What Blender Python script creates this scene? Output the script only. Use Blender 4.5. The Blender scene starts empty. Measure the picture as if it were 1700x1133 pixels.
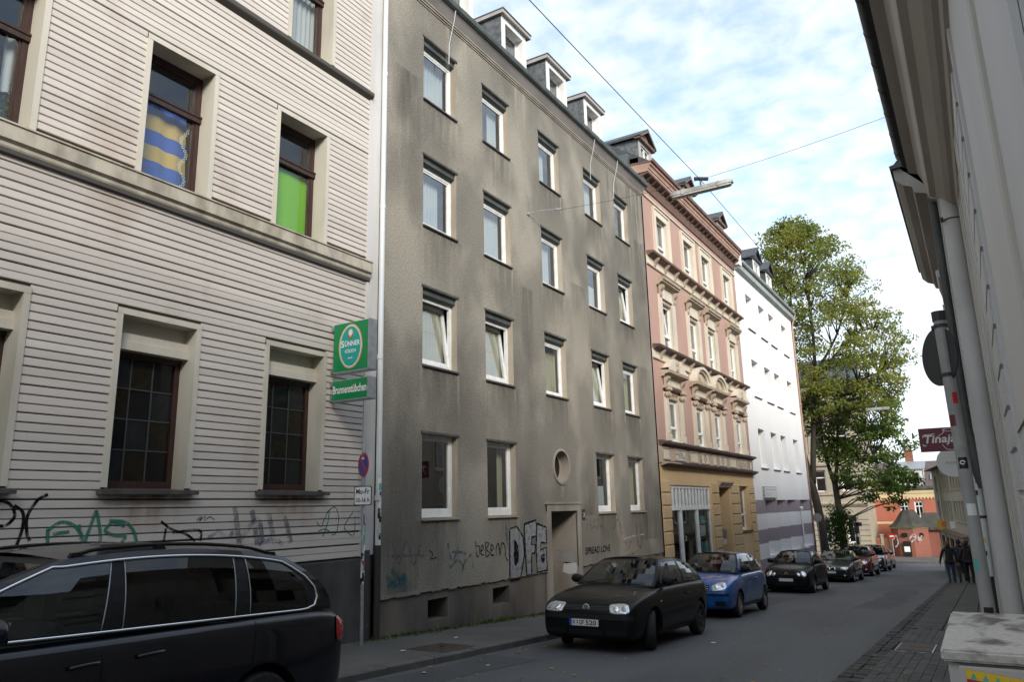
import bpy, bmesh, math, random
from mathutils import Vector, Matrix, Euler
from mathutils.bvhtree import BVHTree
random.seed(7)
rnd = random.random
def ru(a, b): return a + (b - a) * random.random()
R = math.radians
sc = bpy.context.scene
COL = sc.collection

# ------------------------------------------------------------------ camera, sky, sun, exposure
YAW, PITCH, ROLL, FOC = R(31.41), R(12.741), R(-1.295), 1237.2
def cam_axes():
    f = Vector((-math.sin(YAW) * math.cos(PITCH), math.cos(YAW) * math.cos(PITCH), math.sin(PITCH)))
    r = Vector((math.cos(YAW), math.sin(YAW), 0)); u = r.cross(f)
    return r * math.cos(ROLL) + u * math.sin(ROLL), -r * math.sin(ROLL) + u * math.cos(ROLL), f
cr, cu, cf = cam_axes()
cd = bpy.data.cameras.new('camera'); cam = bpy.data.objects.new('camera', cd); COL.objects.link(cam)
cam.matrix_world = Matrix(((cr.x, cu.x, -cf.x, 0), (cr.y, cu.y, -cf.y, 0), (cr.z, cu.z, -cf.z, 0), (0, 0, 0, 1)))
cd.sensor_width = 36; cd.lens = FOC / 1700 * 36; cd.clip_start = .05; cd.clip_end = 3000
sc.camera = cam
SUN_ELEV, SUN_AZ = R(27), R(-42)         # azimuth measured from +X towards +Y
SKY_STRENGTH, SUN_STRENGTH = .15, 2.9
world = bpy.data.worlds.new('World'); sc.world = world; world.use_nodes = True
def make_sky():
    nt = world.node_tree; N = nt.nodes; N.clear()
    def nd(t, **k):
        n = N.new(t)
        for a, b in k.items(): setattr(n, a, b)
        return n
    def ln(a, b): nt.links.new(a, b)
    def math_(op, a, b=None, c=None):
        n = nd('ShaderNodeMath', operation=op)
        for i, q in enumerate((a, b, c)):
            if q is None: continue
            if isinstance(q, (int, float)): n.inputs[i].default_value = q
            else: ln(q, n.inputs[i])
        return n.outputs[0]
    out = nd('ShaderNodeOutputWorld'); bg = nd('ShaderNodeBackground')
    sky = nd('ShaderNodeTexSky', sky_type='NISHITA', sun_disc=False, sun_elevation=SUN_ELEV, sun_rotation=R(90) - SUN_AZ)
    sky.air_density = 1.0; sky.dust_density = 1.2; sky.ozone_density = 1.6
    tc = nd('ShaderNodeTexCoord'); sp = nd('ShaderNodeSeparateXYZ'); ln(tc.outputs['Generated'], sp.inputs[0])
    zz = math_('ADD', math_('MAXIMUM', sp.outputs[2], 0.0), .13)
    cx = math_('DIVIDE', sp.outputs[0], zz); cy = math_('DIVIDE', sp.outputs[1], zz)
    cb = nd('ShaderNodeCombineXYZ'); ln(cx, cb.inputs[0]); ln(cy, cb.inputs[1])
    def noise(scale, detail, rough, dist=0):
        n = nd('ShaderNodeTexNoise'); n.inputs['Scale'].default_value = scale; n.inputs['Detail'].default_value = detail
        n.inputs['Roughness'].default_value = rough; n.inputs['Distortion'].default_value = dist; ln(cb.outputs[0], n.inputs['Vector']); return n.outputs[0]
    big = noise(.6, 3, .5); rip = noise(11, 4, .55, .2)
    d = math_('ADD', math_('MULTIPLY', big, 1.0), math_('MULTIPLY', rip, 1.0))
    hz = math_('MULTIPLY', math_('POWER', math_('SUBTRACT', 1.0, math_('MINIMUM', math_('MAXIMUM', sp.outputs[2], 0.0), 1.0)), 7.0), .9)
    d = math_('ADD', d, hz)
    mr = nd('ShaderNodeMapRange', interpolation_type='SMOOTHSTEP'); ln(d, mr.inputs[0])
    mr.inputs[1].default_value = .64; mr.inputs[2].default_value = 1.26; mr.inputs[3].default_value = .30; mr.inputs[4].default_value = .88
    mx = nd('ShaderNodeMix', data_type='RGBA'); ln(mr.outputs[0], mx.inputs[0])
    lift = nd('ShaderNodeMix', data_type='RGBA', blend_type='MULTIPLY'); lift.inputs[0].default_value = 1
    ln(sky.outputs[0], lift.inputs[6]); lift.inputs[7].default_value = (1.25, 1.5, 1.62, 1)
    ln(lift.outputs[2], mx.inputs[6]); mx.inputs[7].default_value = (5.1, 5.4, 5.55, 1)
    ln(mx.outputs[2], bg.inputs[0]); bg.inputs[1].default_value = SKY_STRENGTH; ln(bg.outputs[0], out.inputs[0])
make_sky()
sl = bpy.data.lights.new('sun', 'SUN'); sl.energy = SUN_STRENGTH; sl.angle = R(20); sl.color = (1, .94, .85)
so = bpy.data.objects.new('sun', sl); COL.objects.link(so)
sdir = Vector((math.cos(SUN_ELEV) * math.cos(SUN_AZ), math.cos(SUN_ELEV) * math.sin(SUN_AZ), math.sin(SUN_ELEV)))
so.rotation_euler = sdir.to_track_quat('Z', 'Y').to_euler()
sc.view_settings.view_transform = 'Standard'; sc.view_settings.look = 'None'
sc.view_settings.exposure = 0.62; sc.view_settings.gamma = 1; sc.view_settings.use_curve_mapping = False
sc.render.engine = 'CYCLES'
sc.cycles.max_bounces = 7; sc.cycles.transparent_max_bounces = 12; sc.cycles.caustics_reflective = False; sc.cycles.caustics_refractive = False

# ------------------------------------------------------------------ materials
MATS = {}
def newmat(name):
    m = bpy.data.materials.new(name); m.use_nodes = True; m.node_tree.nodes.clear(); MATS[name] = m; return m, m.node_tree
def add(nt, t, **k):
    n = nt.nodes.new(t)
    for a, b in k.items():
        if a.startswith('i_'):
            n.inputs[a[2:].replace('_', ' ')].default_value = b
        else: setattr(n, a, b)
    return n
def c4(c): return (c[0], c[1], c[2], 1)
def mat(name, col, rough=.7, col2=None, scale=3, detail=5, stretch=(1, 1, 1), lo=.4, hi=.65, bump=0, bscale=60, metal=0, coat=0, spec=.4,
        col3=None, scale3=1, stretch3=(1, 1, 1), lo3=.5, hi3=.7, fac3=1, bands=None, brick=None, grain=0, gscale=50, vary=0):
    m, nt = newmat(name); L = nt.links.new
    out = add(nt, 'ShaderNodeOutputMaterial'); b = add(nt, 'ShaderNodeBsdfPrincipled')
    b.inputs['Roughness'].default_value = rough; b.inputs['Metallic'].default_value = metal; b.inputs['Specular IOR Level'].default_value = spec
    b.inputs['Coat Weight'].default_value = coat; b.inputs['Coat Roughness'].default_value = .04
    L(b.outputs[0], out.inputs[0])
    geo = add(nt, 'ShaderNodeNewGeometry')
    def nz(sc_, det, st, dist=0):
        v = add(nt, 'ShaderNodeVectorMath', operation='MULTIPLY'); L(geo.outputs['Position'], v.inputs[0]); v.inputs[1].default_value = st
        n = add(nt, 'ShaderNodeTexNoise'); n.inputs['Scale'].default_value = sc_; n.inputs['Detail'].default_value = det; n.inputs['Distortion'].default_value = dist
        L(v.outputs[0], n.inputs['Vector']); return n.outputs[0]
    def mr(x, a, c):
        r = add(nt, 'ShaderNodeMapRange'); L(x, r.inputs[0]); r.inputs[1].default_value = a; r.inputs[2].default_value = c; return r.outputs[0]
    def mix(f, A, B):
        x = add(nt, 'ShaderNodeMix', data_type='RGBA')
        if isinstance(f, float): x.inputs[0].default_value = f
        else: L(f, x.inputs[0])
        for q, i in ((A, 6), (B, 7)):
            if isinstance(q, tuple): x.inputs[i].default_value = c4(q)
            else: L(q, x.inputs[i])
        return x.outputs[2]
    cur = tuple(col)
    if bands:
        sp = add(nt, 'ShaderNodeSeparateXYZ'); L(geo.outputs['Position'], sp.inputs[0])
        for z0, z1, cc in bands:
            g1 = add(nt, 'ShaderNodeMath', operation='GREATER_THAN'); L(sp.outputs[2], g1.inputs[0]); g1.inputs[1].default_value = z0
            g2 = add(nt, 'ShaderNodeMath', operation='LESS_THAN'); L(sp.outputs[2], g2.inputs[0]); g2.inputs[1].default_value = z1
            g3 = add(nt, 'ShaderNodeMath', operation='MULTIPLY'); L(g1.outputs[0], g3.inputs[0]); L(g2.outputs[0], g3.inputs[1])
            cur = mix(g3.outputs[0], cur, tuple(cc))
    if brick:
        bt = add(nt, 'ShaderNodeTexBrick'); v = add(nt, 'ShaderNodeVectorMath', operation='MULTIPLY')
        sw = add(nt, 'ShaderNodeSeparateXYZ'); cb = add(nt, 'ShaderNodeCombineXYZ'); L(geo.outputs['Position'], sw.inputs[0])
        ax = brick.get('axes', (0, 1)); L(sw.outputs[ax[0]], cb.inputs[0]); L(sw.outputs[ax[1]], cb.inputs[1])
        L(cb.outputs[0], bt.inputs['Vector']); bt.inputs['Scale'].default_value = 1
        bt.inputs['Brick Width'].default_value = brick['w']; bt.inputs['Row Height'].default_value = brick['h']; bt.inputs['Mortar Size'].default_value = brick.get('m', .01)
        bt.inputs['Color1'].default_value = c4(col); bt.inputs['Color2'].default_value = c4(brick.get('c2', col)); bt.inputs['Mortar'].default_value = c4(brick['mc'])
        cur = bt.outputs[0]
    if col2 is not None: cur = mix(mr(nz(scale, detail, stretch), lo, hi), cur, tuple(col2))
    if col3 is not None:
        f = mr(nz(scale3, 6, stretch3, .3), lo3, hi3)
        if fac3 < 1:
            q = add(nt, 'ShaderNodeMath', operation='MULTIPLY'); L(f, q.inputs[0]); q.inputs[1].default_value = fac3; f = q.outputs[0]
        cur = mix(f, cur, tuple(col3))
    if grain:
        r = add(nt, 'ShaderNodeMapRange'); L(nz(gscale, 3, (1, 1, 1)), r.inputs[0]); r.inputs[1].default_value = .3; r.inputs[2].default_value = .7; r.inputs[3].default_value = 1 - grain; r.inputs[4].default_value = 1 + grain
        vm = add(nt, 'ShaderNodeVectorMath', operation='SCALE')
        if isinstance(cur, tuple): vm.inputs[0].default_value = cur
        else: L(cur, vm.inputs[0])
        L(r.outputs[0], vm.inputs['Scale']); cur = vm.outputs[0]
    if vary:   # piece-to-piece difference
        oi = add(nt, 'ShaderNodeObjectInfo'); r = add(nt, 'ShaderNodeMapRange'); L(oi.outputs['Random'], r.inputs[0]); r.inputs[3].default_value = 1 - vary; r.inputs[4].default_value = 1 + vary
        vm = add(nt, 'ShaderNodeVectorMath', operation='SCALE')
        if isinstance(cur, tuple): vm.inputs[0].default_value = cur
        else: L(cur, vm.inputs[0])
        L(r.outputs[0], vm.inputs['Scale']); cur = vm.outputs[0]
    if isinstance(cur, tuple): b.inputs['Base Color'].default_value = c4(cur)
    else: L(cur, b.inputs['Base Color'])
    if bump:
        bp = add(nt, 'ShaderNodeBump'); bp.inputs['Strength'].default_value = 1; bp.inputs['Distance'].default_value = bump
        h = nz(bscale, 4, (1, 1, 1))
        if brick:
            q = add(nt, 'ShaderNodeMath', operation='MULTIPLY_ADD'); L(bt.outputs['Fac'], q.inputs[0]); q.inputs[1].default_value = -1.2; L(h, q.inputs[2]); h = q.outputs[0]
        L(h, bp.inputs['Height']); L(bp.outputs[0], b.inputs['Normal'])
    return m
def glass(name, tint=(.8, .85, .85), f0=.09, rough=0.0, diffuse=0.0, dcol=(.02, .02, .02)):
    m, nt = newmat(name); L = nt.links.new
    out = add(nt, 'ShaderNodeOutputMaterial'); tr = add(nt, 'ShaderNodeBsdfTransparent'); tr.inputs[0].default_value = c4(tint)
    gl = add(nt, 'ShaderNodeBsdfGlossy'); gl.inputs['Roughness'].default_value = rough; gl.inputs[0].default_value = (.95, .97, 1, 1)
    geo = add(nt, 'ShaderNodeNewGeometry'); dt = add(nt, 'ShaderNodeVectorMath', operation='DOT_PRODUCT'); L(geo.outputs['Normal'], dt.inputs[0]); L(geo.outputs['Incoming'], dt.inputs[1])
    def mt(op, a, b):
        n = add(nt, 'ShaderNodeMath', operation=op)
        for i, q in enumerate((a, b)):
            if q is None: continue
            if isinstance(q, (int, float)): n.inputs[i].default_value = q
            else: L(q, n.inputs[i])
        return n.outputs[0]
    f = mt('POWER', mt('SUBTRACT', 1.0, mt('MINIMUM', mt('ABSOLUTE', dt.outputs['Value'], None), 1.0)), 5.0)
    f = mt('ADD', mt('MULTIPLY', f, 1 - f0), f0)
    base = tr.outputs[0]
    if diffuse:
        df = add(nt, 'ShaderNodeBsdfDiffuse'); df.inputs[0].default_value = c4(dcol); ms = add(nt, 'ShaderNodeMixShader'); ms.inputs[0].default_value = diffuse
        L(tr.outputs[0], ms.inputs[1]); L(df.outputs[0], ms.inputs[2]); base = ms.outputs[0]
    mx = add(nt, 'ShaderNodeMixShader'); L(f, mx.inputs[0]); L(base, mx.inputs[1]); L(gl.outputs[0], mx.inputs[2]); L(mx.outputs[0], out.inputs[0])
    return m
def leafmat(name, c1, c2, scale=.5, lo=.42, hi=.6, trans=.45, c3=None):
    m, nt = newmat(name); L = nt.links.new
    out = add(nt, 'ShaderNodeOutputMaterial'); geo = add(nt, 'ShaderNodeNewGeometry')
    n = add(nt, 'ShaderNodeTexNoise'); n.inputs['Scale'].default_value = scale; n.inputs['Detail'].default_value = 6; n.inputs['Roughness'].default_value = .7; L(geo.outputs['Position'], n.inputs['Vector'])
    r = add(nt, 'ShaderNodeMapRange'); L(n.outputs[0], r.inputs[0]); r.inputs[1].default_value = lo; r.inputs[2].default_value = hi
    x = add(nt, 'ShaderNodeMix', data_type='RGBA'); L(r.outputs[0], x.inputs[0]); x.inputs[6].default_value = c4(c1); x.inputs[7].default_value = c4(c2)
    cur = x.outputs[2]
    if c3:
        wn = add(nt, 'ShaderNodeTexNoise'); wn.inputs['Scale'].default_value = 7; L(geo.outputs['Position'], wn.inputs['Vector'])
        r2 = add(nt, 'ShaderNodeMapRange'); L(wn.outputs[0], r2.inputs[0]); r2.inputs[1].default_value = .55; r2.inputs[2].default_value = .7
        y = add(nt, 'ShaderNodeMix', data_type='RGBA'); L(r2.outputs[0], y.inputs[0]); L(cur, y.inputs[6]); y.inputs[7].default_value = c4(c3); cur = y.outputs[2]
    df = add(nt, 'ShaderNodeBsdfDiffuse'); tl = add(nt, 'ShaderNodeBsdfTranslucent'); L(cur, df.inputs[0]); L(cur, tl.inputs[0])
    ms = add(nt, 'ShaderNodeMixShader'); ms.inputs[0].default_value = trans; L(df.outputs[0], ms.inputs[1]); L(tl.outputs[0], ms.inputs[2]); L(ms.outputs[0], out.inputs[0])
    return m
def cloth(name, col, trans=.5):
    m, nt = newmat(name); L = nt.links.new
    out = add(nt, 'ShaderNodeOutputMaterial'); df = add(nt, 'ShaderNodeBsdfDiffuse'); tl = add(nt, 'ShaderNodeBsdfTranslucent')
    df.inputs[0].default_value = c4(col); tl.inputs[0].default_value = c4(col)
    ms = add(nt, 'ShaderNodeMixShader'); ms.inputs[0].default_value = trans; L(df.outputs[0], ms.inputs[1]); L(tl.outputs[0], ms.inputs[2]); L(ms.outputs[0], out.inputs[0])
    return m
def stain(name, col, alpha, scale=6, stretch=(1, 1, .15), fade_z=None, lo=.35, hi=.75):
    """dried-on dirt or lime run: thin film, partly transparent"""
    m, nt = newmat(name); L = nt.links.new
    out = add(nt, 'ShaderNodeOutputMaterial'); geo = add(nt, 'ShaderNodeNewGeometry')
    v = add(nt, 'ShaderNodeVectorMath', operation='MULTIPLY'); L(geo.outputs['Position'], v.inputs[0]); v.inputs[1].default_value = stretch
    n = add(nt, 'ShaderNodeTexNoise'); n.inputs['Scale'].default_value = scale; n.inputs['Detail'].default_value = 6; L(v.outputs[0], n.inputs['Vector'])
    r = add(nt, 'ShaderNodeMapRange'); L(n.outputs[0], r.inputs[0]); r.inputs[1].default_value = lo; r.inputs[2].default_value = hi; r.inputs[4].default_value = alpha
    uv = add(nt, 'ShaderNodeUVMap'); s = add(nt, 'ShaderNodeSeparateXYZ'); L(uv.outputs[0], s.inputs[0])
    # alpha falls off towards the strip's lower end and sides
    a = add(nt, 'ShaderNodeMath', operation='MULTIPLY'); L(r.outputs[0], a.inputs[0]); L(s.outputs[1], a.inputs[1])
    u1 = add(nt, 'ShaderNodeMath', operation='SUBTRACT'); u1.inputs[0].default_value = 1; L(s.outputs[0], u1.inputs[1])
    u2 = add(nt, 'ShaderNodeMath', operation='MULTIPLY'); L(s.outputs[0], u2.inputs[0]); L(u1.outputs[0], u2.inputs[1])
    u3 = add(nt, 'ShaderNodeMath', operation='MULTIPLY'); L(u2.outputs[0], u3.inputs[0]); u3.inputs[1].default_value = 4
    u4 = add(nt, 'ShaderNodeMath', operation='MULTIPLY', use_clamp=True); L(a.outputs[0], u4.inputs[0]); L(u3.outputs[0], u4.inputs[1])
    df = add(nt, 'ShaderNodeBsdfDiffuse'); df.inputs[0].default_value = c4(col); tr = add(nt, 'ShaderNodeBsdfTransparent')
    ms = add(nt, 'ShaderNodeMixShader'); L(u4.outputs[0], ms.inputs[0]); L(tr.outputs[0], ms.inputs[1]); L(df.outputs[0], ms.inputs[2]); L(ms.outputs[0], out.inputs[0])
    return m
def spray(name, col, alpha=.9, scale=14, lo=.25, hi=.5):
    m, nt = newmat(name); L = nt.links.new
    out = add(nt, 'ShaderNodeOutputMaterial'); geo = add(nt, 'ShaderNodeNewGeometry')
    n = add(nt, 'ShaderNodeTexNoise'); n.inputs['Scale'].default_value = scale; n.inputs['Detail'].default_value = 5; L(geo.outputs['Position'], n.inputs['Vector'])
    r = add(nt, 'ShaderNodeMapRange'); L(n.outputs[0], r.inputs[0]); r.inputs[1].default_value = lo; r.inputs[2].default_value = hi; r.inputs[4].default_value = alpha
    df = add(nt, 'ShaderNodeBsdfDiffuse'); df.inputs[0].default_value = c4(col); tr = add(nt, 'ShaderNodeBsdfTransparent')
    ms = add(nt, 'ShaderNodeMixShader'); L(r.outputs[0], ms.inputs[0]); L(tr.outputs[0], ms.inputs[1]); L(df.outputs[0], ms.inputs[2]); L(ms.outputs[0], out.inputs[0])
    return m
M = MATS
mat('siding', (.625, .565, .51), .55, (.56, .505, .455), 1.2, 6, (1, .5, 4), .35, .7, .0012, 90, col3=(.36, .26, .18), scale3=1.1, stretch3=(1, 1.2, .5), lo3=.56, hi3=.75, fac3=.42, vary=.055)
mat('siding_back', (.06, .04, .033), .9)
mat('trim_cream', (.56, .52, .44), .55, (.44, .40, .33), 2.5, 6, (1, 1, .35), .45, .75, .001, 70)
mat('ledge_cream', (.50, .45, .36), .6, (.27, .235, .185), 4, 6, (1, 1, .5), .42, .72, .001, 70)
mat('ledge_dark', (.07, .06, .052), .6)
mat('brown_wood', (.034, .016, .013), .4, (.05, .024, .019), 3, 4, (8, 8, 1))
mat('sill_dark', (.06, .055, .052), .5, (.1, .09, .08), 6)
mat('plinth_grey', (.052, .052, .05), .85, (.09, .085, .078), 2.5, 6, (1, 1, .6), .45, .7, .004, 40, col3=(.35, .34, .32), scale3=11, lo3=.72, hi3=.76)
mat('roughcast', (.305, .278, .232), .95, (.20, .183, .156), .6, 9, (1, 1, .7), .43, .58, .010, 36, spec=.15, col3=(.105, .098, .087), scale3=.42, stretch3=(1, 1, .55), lo3=.45, hi3=.64, fac3=.56, grain=.27, gscale=32)
mat('render_plinth', (.20, .175, .15), .9, (.11, .098, .088), 1.3, 7, (1, 1, .5), .38, .65, .004, 30, spec=.2, col3=(.24, .17, .12), scale3=.9, lo3=.55, hi3=.8, fac3=.6)
mat('reveal_tan', (.40, .345, .275), .9, (.28, .24, .19), 3, 6, (1, 1, .3), .4, .7, .002, 60)
mat('door_stone', (.34, .30, .25), .9, (.21, .185, .155), 1.6, 7, (1, 1, .4), .4, .68, .003, 50)
mat('pvc_white', (.80, .80, .79), .35, (.68, .68, .66), 5, 4)
mat('white_paint', (.80, .79, .78), .5, (.70, .69, .67), 2, 5)
mat('corner_paint', (.58, .56, .545), .55, (.50, .48, .46), 2, 5, (1, 1, .3))
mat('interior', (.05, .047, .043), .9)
mat('slate', (.14, .145, .15), .6, (.075, .08, .085), 7, 3, (1, 1, 1), .4, .62, col3=(.25, .26, .26), scale3=16, lo3=.6, hi3=.7, fac3=.6)
mat('slate_dark', (.07, .075, .082), .6, (.045, .048, .053), 6, 3)
mat('zinc', (.16, .175, .17), .45, (.10, .11, .105), 2, 5, metal=.5)
mat('zinc_light', (.40, .43, .42), .5, (.32, .35, .34), 2, 5, metal=.2)
mat('gutter_dark', (.05, .058, .054), .5, (.08, .09, .082), 3)
mat('fascia', (.42, .375, .355), .8, (.32, .29, .275), 2, 5, (1, .4, 1))
mat('pink', (.43, .275, .228), .85, (.385, .245, .2), .8, 6, (1, 1, .5), .4, .7, .0015, 60)
mat('stucco_cream', (.62, .555, .455), .8, (.53, .465, .37), 2, 6, (1, 1, .5), .42, .72, .001, 60)
mat('stucco_tan', (.44, .355, .27), .8, (.31, .25, .185), 3, 6, (1, 1, .5), .4, .7, .001, 60)
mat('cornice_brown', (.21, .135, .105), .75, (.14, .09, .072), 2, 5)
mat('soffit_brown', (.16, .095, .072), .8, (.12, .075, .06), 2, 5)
mat('cornice_rose', (.45, .29, .225), .8, (.36, .22, .17), 2, 5)
mat('ledge_brown', (.085, .056, .05), .6, (.12, .08, .07), 3)
mat('ochre', (.62, .44, .245), .85, (.56, .39, .21), .9, 6, (1, 1, .5), .4, .7, .0015, 60)
mat('ochre_block', (.56, .40, .23), .85, (.49, .345, .19), 2, 6, (1, 1, .5), .4, .7, .0015, 60)
mat('white_wall', (.80, .785, .78), .8, (.75, .735, .73), .5, 6, (1, 1, .4), .4, .7, .0012, 70)
MAUVE = (.285, .235, .268)
mat('striped_wall', (.74, .72, .725), .8, bands=[(-.47, .17, MAUVE), (-1.83, -1.2, MAUVE), (-9, -2.52, MAUVE)])
mat('orange_wall', (.41, .135, .09), .85, (.36, .115, .075), .6, 6, (1, 1, 1), .4, .7)
mat('orange_wall_low', (.27, .10, .068), .85, (.20, .075, .053), .7, 6, (1, 1, .6), .4, .7)
mat('cream_yellow', (.62, .50, .29), .8, (.56, .45, .26), 1, 5)
mat('roof_tile', (.135, .105, .10), .8, (.10, .078, .075), 1.4, 5, brick=dict(w=.3, h=.22, m=.02, c2=(.115, .09, .086), mc=(.06, .048, .046), axes=(0, 2)))
mat('roof_grey', (.05, .047, .04), .85, (.062, .062, .048), 1.5, 5, brick=dict(w=.22, h=.16, m=.012, c2=(.042, .039, .035), mc=(.022, .022, .02), axes=(0, 2)))
mat('sandstone', (.36, .315, .235), .85, (.29, .25, .19), 1.2, 6, (1, 1, .5), .4, .7)
mat('beige_wall', (.40, .37, .285), .85, (.34, .31, .24), 1, 6)
mat('right_wall', (.56, .55, .535), .6, (.49, .48, .465), .8, 6, (1, 1, .4), .4, .7, .0012, 60)
mat('right_wall_warm', (.55, .525, .47), .6, (.44, .415, .365), 1.5, 6, (1, 1, .3), .4, .7)
mat('right_soffit', (.46, .425, .385), .7, (.34, .305, .265), 1.4, 6, (1, .3, 1), .4, .7)
mat('right_pipe', (.55, .54, .53), .5, (.45, .44, .425), 3, 5, (1, 1, .4))
mat('red_brick_low', (.28, .12, .07), .85, (.2, .085, .055), 2)
mat('asphalt', (.092, .094, .098), .7, (.068, .070, .074), .35, 8, (2.2, .35, 1), .42, .60, .006, 110, grain=.16, gscale=38, spec=.45, col3=(.135, .135, .138), scale3=.22, stretch3=(1.5, .4, 1), lo3=.52, hi3=.72, fac3=.8)
mat('asphalt_dark', (.074, .075, .078), .75, (.058, .059, .062), 1.5, 6, bump=.006, bscale=110, grain=.16, gscale=38, spec=.4)
mat('footway', (.085, .082, .076), .85, (.115, .11, .10), .9, 7, (1, 1, 1), .42, .68, .005, 90, col3=(.05, .062, .03), scale3=1.3, lo3=.58, hi3=.75, fac3=.6)
mat('kerb', (.085, .083, .08), .75, (.125, .12, .115), 3, 6, bump=.004, bscale=60)
mat('paver', (.088, .083, .078), .85, (.066, .062, .06), 3.1, 5, bump=.003, bscale=70, col3=(.11, .104, .094), scale3=1.7, lo3=.5, hi3=.7, vary=.14)
mat('paver_joint', (.022, .021, .02), .95)
mat('paving_far', (.066, .063, .06), .85, bump=.004, bscale=40, brick=dict(w=.5, h=.34, m=.03, c2=(.053, .051, .05), mc=(.026, .025, .024), axes=(0, 1)))
mat('gutter_sett', (.05, .048, .046), .85, (.07, .067, .062), 4, 5, bump=.004, bscale=40, vary=.2)
mat('earth', (.07, .065, .05), .95, (.05, .055, .03), .3, 6)
mat('rust_iron', (.10, .075, .055), .75, (.065, .055, .048), 9, 5, bump=.002, bscale=80)
mat('pipe_white', (.62, .64, .64), .4, (.55, .57, .57), 2, 5, (1, 1, .4))
mat('pipe_brown', (.045, .035, .03), .6)
mat('steel', (.40, .42, .43), .45, (.33, .34, .35), 9, 3, metal=.6)
mat('steel_dark', (.035, .037, .04), .5)
mat('pole_grey', (.36, .355, .34), .5, (.29, .285, .27), 4, 5, (1, 1, .5), col3=(.2, .19, .17), scale3=4, lo3=.6, hi3=.72, fac3=.7)
mat('cabinet', (.50, .475, .43), .45, (.44, .42, .385), 2, 5, bump=.0006, bscale=120)
mat('cabinet_top', (.50, .46, .41), .6, (.42, .385, .34), 3, 6, col3=(.06, .047, .034), scale3=17, stretch3=(1, .55, 1), lo3=.50, hi3=.66, fac3=.9, grain=.15, gscale=90, bump=.001, bscale=90)
mat('sign_green', (.012, .22, .075), .25); mat('sign_teal', (.02, .33, .29), .25); mat('gold', (.62, .42, .14), .35, (.7, .55, .28), 6, metal=.3)
mat('sign_white', (.78, .78, .76), .35); mat('sign_black', (.012, .012, .012), .45); mat('sign_red', (.50, .02, .025), .35); mat('sign_blue', (.025, .05, .28), .35)
mat('maroon', (.16, .022, .035), .4); mat('sign_yellow', (.78, .50, .03), .45); mat('plate_white', (.72, .72, .70), .35); mat('plate_blue', (.02, .07, .42), .35)
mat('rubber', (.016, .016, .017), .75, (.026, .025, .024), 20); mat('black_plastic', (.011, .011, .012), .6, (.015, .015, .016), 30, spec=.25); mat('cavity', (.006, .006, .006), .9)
mat('rim_silver', (.36, .37, .38), .4, metal=.7); mat('rim_dark', (.05, .05, .052), .5, metal=.4)
mat('lamp_lens', (.50, .53, .56), .12, (.85, .88, .92), 34, 3, (1, 1, 1), .4, .6, metal=.55, coat=1); mat('lamp_reflector', (.9, .92, .95), .1, metal=.9)
mat('lamp_orange', (.7, .19, .02), .25, coat=1); mat('lamp_red', (.42, .008, .012), .12, (.30, .005, .008), 14, coat=1)
mat('badge_silver', (.72, .73, .74), .3, metal=.35)
mat('chrome', (.72, .73, .75), .12, metal=1)
mat('seat_dark', (.022, .022, .024), .8, (.035, .035, .037), 9)
mat('bark', (.05, .042, .032), .9, (.03, .026, .021), 5, 6, (1, 1, .25), bump=.02, bscale=14)
mat('skin', (.45, .27, .19), .55); mat('hair_dark', (.02, .016, .013), .6); mat('hair_fair', (.14, .09, .05), .6)
mat('jacket_black', (.014, .014, .016), .8, (.024, .024, .027), 7); mat('jacket_grey', (.035, .04, .048), .8); mat('jeans_blue', (.028, .05, .12), .85, (.045, .075, .16), 5)
mat('trousers_black', (.018, .018, .02), .85); mat('trousers_green', (.03, .06, .055), .85); mat('trousers_grey', (.09, .10, .10), .85); mat('shoe', (.35, .33, .3), .6); mat('shoe_dark', (.02, .02, .02), .6)
mat('leaf_litter', (.36, .25, .05), .8, (.22, .15, .04), 30); mat('paper', (.62, .61, .58), .8)
mat('concrete_lamp', (.42, .41, .385), .5, (.24, .225, .205), 3)
mat('lamp_cover', (.55, .53, .5), .35)
mat('poster_red', (.42, .03, .04), .5); mat('poster_teal', (.10, .42, .36), .5)
mat('curtain_blue', (.12, .18, .36), .9); mat('curtain_tan', (.42, .31, .14), .9)
glass('pane', (.82, .88, .88), .19)
glass('pane_pub', (.86, .90, .90), .075)
glass('pane_shop', (.6, .66, .66), .07)
glass('car_glass', (.10, .11, .11), .045)
glass('car_glass_clear', (.42, .47, .46), .06)
mat('lead_clear', (.015, .017, .018), .2, (.011, .012, .013), 9, spec=.3); mat('lead_amber', (.015, .0125, .007), .2, (.011, .009, .006), 9, spec=.3); mat('lead_dark', (.007, .0075, .008), .14, spec=.3)
mat('lead_came', (.05, .052, .054), .5)
cloth('curtain_white', (.78, .80, .80)); cloth('curtain_cream', (.60, .54, .40), .3); cloth('blind_green', (.24, .62, .03), .3); cloth('curtain_stripe_blue', (.08, .15, .48), .2); cloth('curtain_stripe_tan', (.66, .46, .15), .2)
leafmat('leaf_tree', (.16, .215, .05), (.28, .285, .07), .42, .40, .62, .52, (.36, .33, .08))
leafmat('leaf_tree_low', (.07, .12, .03), (.13, .175, .036), .5, .42, .62, .42)
leafmat('leaf_dark', (.022, .045, .014), (.045, .075, .018), .6)
leafmat('leaf_pot', (.03, .10, .02), (.06, .16, .03), 2); leafmat('moss', (.045, .075, .014), (.085, .11, .025), 3, trans=.2)
stain('lime_run', (.48, .43, .36), .6, 5, (3, 3, .2), lo=.2, hi=.6); stain('soot_run', (.07, .064, .056), .36, 4, (2, 2, .25), lo=.25, hi=.7); stain('rust_run', (.30, .16, .07), .5, 3, (2, 2, .4), lo=.3, hi=.7)
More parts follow.
